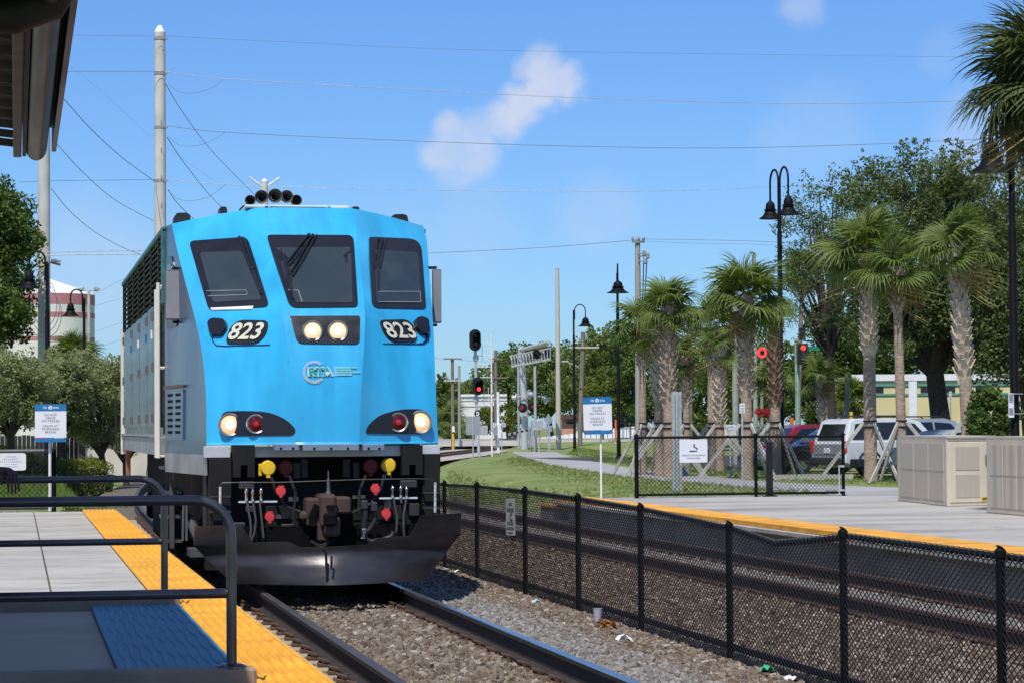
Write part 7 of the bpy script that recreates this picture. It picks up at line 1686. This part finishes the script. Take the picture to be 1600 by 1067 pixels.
m_cred = M('car_red', (.22, .008, .014), .22, var=.05, coat=.6); m_cblk = M('car_black', (.012, .014, .018), .18, var=.1, coat=.8); m_cwht = M('car_white', (.62, .64, .65), .28, var=.04, coat=.5); m_cslv = M('car_silver', (.36, .39, .42), .28, metal=.4, var=.05, coat=.5)
def at_car(px, dist): p = at_d(px, 700, dist); return Vector((p.x, p.y, .03))
def place(t, rz, local, px, dist, sc=1.):
    t.scale = (sc, sc, sc); t.rotation_euler = (0, 0, rz); p = at_d(px, 700, dist); v = Matrix.Rotation(rz, 3, 'Z') @ Vector((local[0]*sc, local[1]*sc, 0)); t.location = (p.x-v.x, p.y-v.y, .03)
t = suv('dark red crossover parked nose left, farther back behind the corner fence', Vector((0, 0, 0)), 0, m_cred, rack=False); place(t, R(184), (1.40, .93), 1216, 87, .9)
t = sedan('black car parked nose left between the red crossover and the white vehicle', Vector((0, 0, 0)), 0, m_cblk); place(t, R(184), (1.36, .89), 1253, 82.3, 1.06)
t = suv('white sport utility vehicle with dark windows parked behind the two right palms', Vector((0, 0, 0)), 0, m_cwht); place(t, R(17), (-2.32, -.93), 1321, 77)
suv('silver sport utility vehicle parked farther back by the oak trunk', at_car(1452, 88), R(8), m_cslv)
sedan('pale blue sedan low behind the tan cabinet, only its roof showing', at_car(1510, 73), R(14), M('car_pale_blue', (.30, .36, .38), .25, coat=.5))
# wheel stops, marker posts, galvanised posts
for px, dd, lb in ((1250, 74, 'pale concrete wheel stop beside the tall double lamp'), (1290, 73.5, 'second pale wheel stop in front of the black car')):
    p = at_car(px, dd); t = thing('wheel_stop', lb, 'wheel stop', p, 'concrete wheel stops'); mb = MB(); mb.prism([(p.x-.9, p.y-.09, p.z), (p.x-.9, p.y+.09, p.z), (p.x-.9, p.y+.06, p.z+.15), (p.x-.9, p.y-.06, p.z+.15)], (1.8, .25, 0)); mb.build('concrete_bar', m_conc, t)
for px, y0, y1, dd, lb in ((1237, 652, 672, 96, 'orange and white marker tube left of the dark sign post'), (1330, 643, 655, 100, 'small yellow marker in the silver hedge'), (962, 655, 690, 185, 'orange and white tube leaning near the pink building')):
    p = at_d(px, y1, dd); q = at_d(px, y0, dd); g_ = Vector((p.x, p.y, ground_z(p.x, p.y))); t = thing('marker_post', lb, 'marker post', g_); mb = MB(); mb.tube([g_, p], .06, 8); mb.build('white_sleeve', m_white, t); mb = MB(); mb.tube([p, q], .075, 8); mb.build('orange_sleeve', m_orange if 'yellow' not in lb else m_yplug, t)
p0 = ground_pt(1057.5, 62); t = thing('steel_posts', 'bundle of galvanised steel channel posts standing by the smoking sign', 'post', p0); k = mpx(62)
for i, dx in enumerate((-6.5, -1.5, 4)): q = at_d(1057.5+dx, 612, 62+.1*i); mb = MB(); w = 4.2*k; mb.box((q.x, q.y, q.z/2), (w, .04, q.z)); mb.box((q.x-w/2, q.y-.03, q.z/2), (.012, .05, q.z)); mb.box((q.x+w/2, q.y-.03, q.z/2), (.012, .05, q.z)); mb.build('channel_post', m_galv, t)
def note(label, px, y0, y1, w, dd):
    p = at_d(px, (y0+y1)/2, dd); g_ = Vector((p.x, p.y, 0)); k = mpx(dd); t = thing('small_sign', label, 'sign', g_); mb = MB(); mb.box(p, (w*k, .02, (y1-y0)*k)); mb.build('plate', m_signw, t); mb = MB(); mb.tube([g_, p], .03, 6); mb.build('post', m_galv, t)
    mb = MB()
    for i in range(3): mb.box(p+Vector((0, -.012, ((1-i)*.28)*(y1-y0)*k)), (w*k*.7, .006, (y1-y0)*k*.08))
    mb.build('faint_print', M('print_grey', (.25, .26, .28), .6), t, kind='stuff')
note('small white parking sign on the thick bleached pole', 1159.5, 630, 645, 8.5, 74); note('pale notice board low behind the middle palms', 1141, 663, 679, 18, 98); note('thin white sign post in front of the yellow building', 1485, 611, 626, 4, 110)
# flower bush
crown('red_flowers', [at_d(1186+i*5, 643+(i % 2)*3, 104) for i in range(4)], [.22]*4, 120, .09, M_leaf('red_flower', (.30, .01, .02), (.6, .05, .05), .2), thing('flower_bush', 'small red flowering bush above the silver hedge', 'shrub', ground_pt(1190, 104)))
# ------------------------------------------------------------------ litter on the ballast
def litter(label, px, py, z, size, mat, kind_='crumple'):
    p = at_z(px, py, z); t = MB(); rg = random.Random(px); vs = []; 
    for i in range(5):
        for j in range(5):
            u, v = i/4-.5, j/4-.5; t_ = Vector((u*size, v*size*.8, size*.25*rg.uniform(-.6, 1)+size*.25*(1-4*u*u))); vs.append(p+t_)
    t.add(vs, [(i*5+j, i*5+j+1, (i+1)*5+j+1, (i+1)*5+j) for i in range(4) for j in range(4)]); o = t.build('litter', mat); tag(o, label, 'litter', 'litter on the ballast'); return o
m_lw = M('litter_white', (.75, .75, .74), .5); litter('crumpled white paper cup on the ballast by the near rail', 975, 1001, -.22, .13, m_lw); litter('pale blue scrap of plastic on the ballast near the fence', 838, 941, -.24, .10, M('litter_blue', (.35, .50, .68), .5)); litter('green scrap lying against the foot of the fence', 1196, 1048, -.30, .12, M('litter_green', (.05, .42, .20), .5))
litter('white scrap on the ballast near the plow end', 715, 894, -.3, .09, m_lw); litter('small white scrap left of the first visible fence post', 698, 890, -.28, .07, m_lw); litter('white bag caught at the fence foot at the bottom', 1236, 1064, -.32, .12, m_lw)
p = at_z(934, 970, -.27); t = thing('plastic_cup', 'clear plastic cup standing against the fence foot', 'cup', p, 'litter on the ballast'); mb = MB(); mb.lathe([(.03, 0), (.045, .12), (.048, .125)], p, n=14); mb.build('cup_wall', M('cup_plastic', (.45, .47, .5), .2), t)
p = at_z(948, 982, -.27); crown('leaves', [p+Vector((0, 0, .03))], [.09], 40, .07, M_leaf('dry_leaf', (.25, .08, .02), (.45, .20, .06), .2), thing('dead_leaves', 'small heap of orange dead leaves beside the plastic cup', 'leaves', p))
# ------------------------------------------------------------------ person leaning on the far handrail, only the forearm and hand in view
m_skin = M('dark_skin', (.075, .036, .026), .55, vs=6, var=.12); m_cloth = M('maroon_shirt', (.07, .018, .02), .9, vs=5, var=.15)
yR = YK2+.06; zR_ = zt2; hx = at_y(20, 745, yR).x
def skin_fig(name, joints, edges, mat, parent, sub=2):
    me = bpy.data.meshes.new(name); o0 = wloc(parent); me.from_pydata([Vector(j[:3])-o0 for j in joints], edges, []); o = bpy.data.objects.new(name, me); COL.objects.link(o); o.parent = parent; me.materials.append(mat)
    o.modifiers.new('skin', 'SKIN'); s = o.modifiers.new('sub', 'SUBSURF'); s.levels = s.render_levels = sub
    for i, j in enumerate(joints): me.skin_vertices[0].data[i].radius = (j[3], j[4] if len(j) > 4 else j[3])
    me.skin_vertices[0].data[0].use_root = True; return o
pb = Vector((hx-.78, yR+.36, ZP+.05)); person = thing('person', 'person at the left edge leaning a bare forearm and drooping hand on the far handrail', 'person', pb)
def j(x, y, z, r, r2=None): return (pb.x+x, pb.y+y, pb.z+z, r, r2 or r)
J = [j(0, 0, .95, .15, .12), j(.02, -.03, 1.15, .14, .11), j(.03, -.06, 1.35, .16, .11), j(.03, -.07, 1.46, .07, .07), j(.03, -.10, 1.60, .095, .11), j(.03, -.10, 1.70, .085, .10),
     j(-.10, 0, .88, .09), j(-.11, -.02, .48, .065), j(-.11, .03, .08, .045), j(-.11, -.10, .03, .04), j(.10, 0, .88, .09), j(.11, -.02, .48, .065), j(.11, .03, .08, .045), j(.11, -.10, .03, .04),
     j(-.2, -.06, 1.38, .065), j(-.28, -.12, 1.12, .05), j(-.12, -.34, zR_-pb.z+.04, .035), j(.23, -.08, 1.36, .065), j(.36, -.28, 1.10, .05), j(.52, -.35, zR_-pb.z+.06, .042), (hx-.06, yR-.01, zR_+.068, .034, .03), (hx+.0, yR-.05, zR_+.055, .036, .022)]
E_ = [(0, 1), (1, 2), (2, 3), (3, 4), (4, 5), (0, 6), (6, 7), (7, 8), (8, 9), (0, 10), (10, 11), (11, 12), (12, 13), (2, 14), (14, 15), (15, 16), (2, 17), (17, 18), (18, 19), (19, 20), (20, 21)]
nJ = len(J)
for i, (dx, L_) in enumerate(((-.035, .075), (-.012, .09), (.012, .085), (.034, .065))):
    k0 = len(J); J += [(hx+dx+.0, yR-.075, zR_+.03, .0095), (hx+dx+.004, yR-.085, zR_-.02, .009), (hx+dx+.006, yR-.075, zR_-.02-L_*.5, .008), (hx+dx+.006, yR-.06, zR_-.02-L_*.85, .007)]; E_ += [(21, k0), (k0, k0+1), (k0+1, k0+2), (k0+2, k0+3)]
k0 = len(J); J += [(hx-.07, yR-.055, zR_+.02, .011), (hx-.075, yR-.06, zR_-.035, .009)]; E_ += [(20, k0), (k0, k0+1)]
skin_fig('body', J, E_, m_skin, person)
S_ = [j(0, 0, .92, .17, .14), j(.02, -.03, 1.15, .155, .125), j(.03, -.06, 1.37, .175, .125), j(-.2, -.06, 1.39, .075), j(-.26, -.10, 1.2, .066), j(.23, -.08, 1.37, .075), j(.32, -.22, 1.18, .066)]
skin_fig('shirt', S_, [(0, 1), (1, 2), (2, 3), (3, 4), (2, 5), (5, 6)], m_cloth, person)
T_ = [j(0, 0, .93, .165, .135), j(-.10, 0, .86, .10), j(-.11, -.02, .48, .078), j(-.11, .03, .12, .065), j(.10, 0, .86, .10), j(.11, -.02, .48, .078), j(.11, .03, .12, .065)]
skin_fig('trousers', T_, [(0, 1), (1, 2), (2, 3), (0, 4), (4, 5), (5, 6)], M('dark_trousers', (.02, .02, .03), .9), person)
mb = MB(); hc = Vector(J[5][:3]); mb.lathe([(.02, .12), (.07, .10), (.10, .04), (.105, -.02), (.09, -.06)][::-1], hc+Vector((0, .02, .0)), n=16); mb.build('hair', m_black, person, smooth=True)
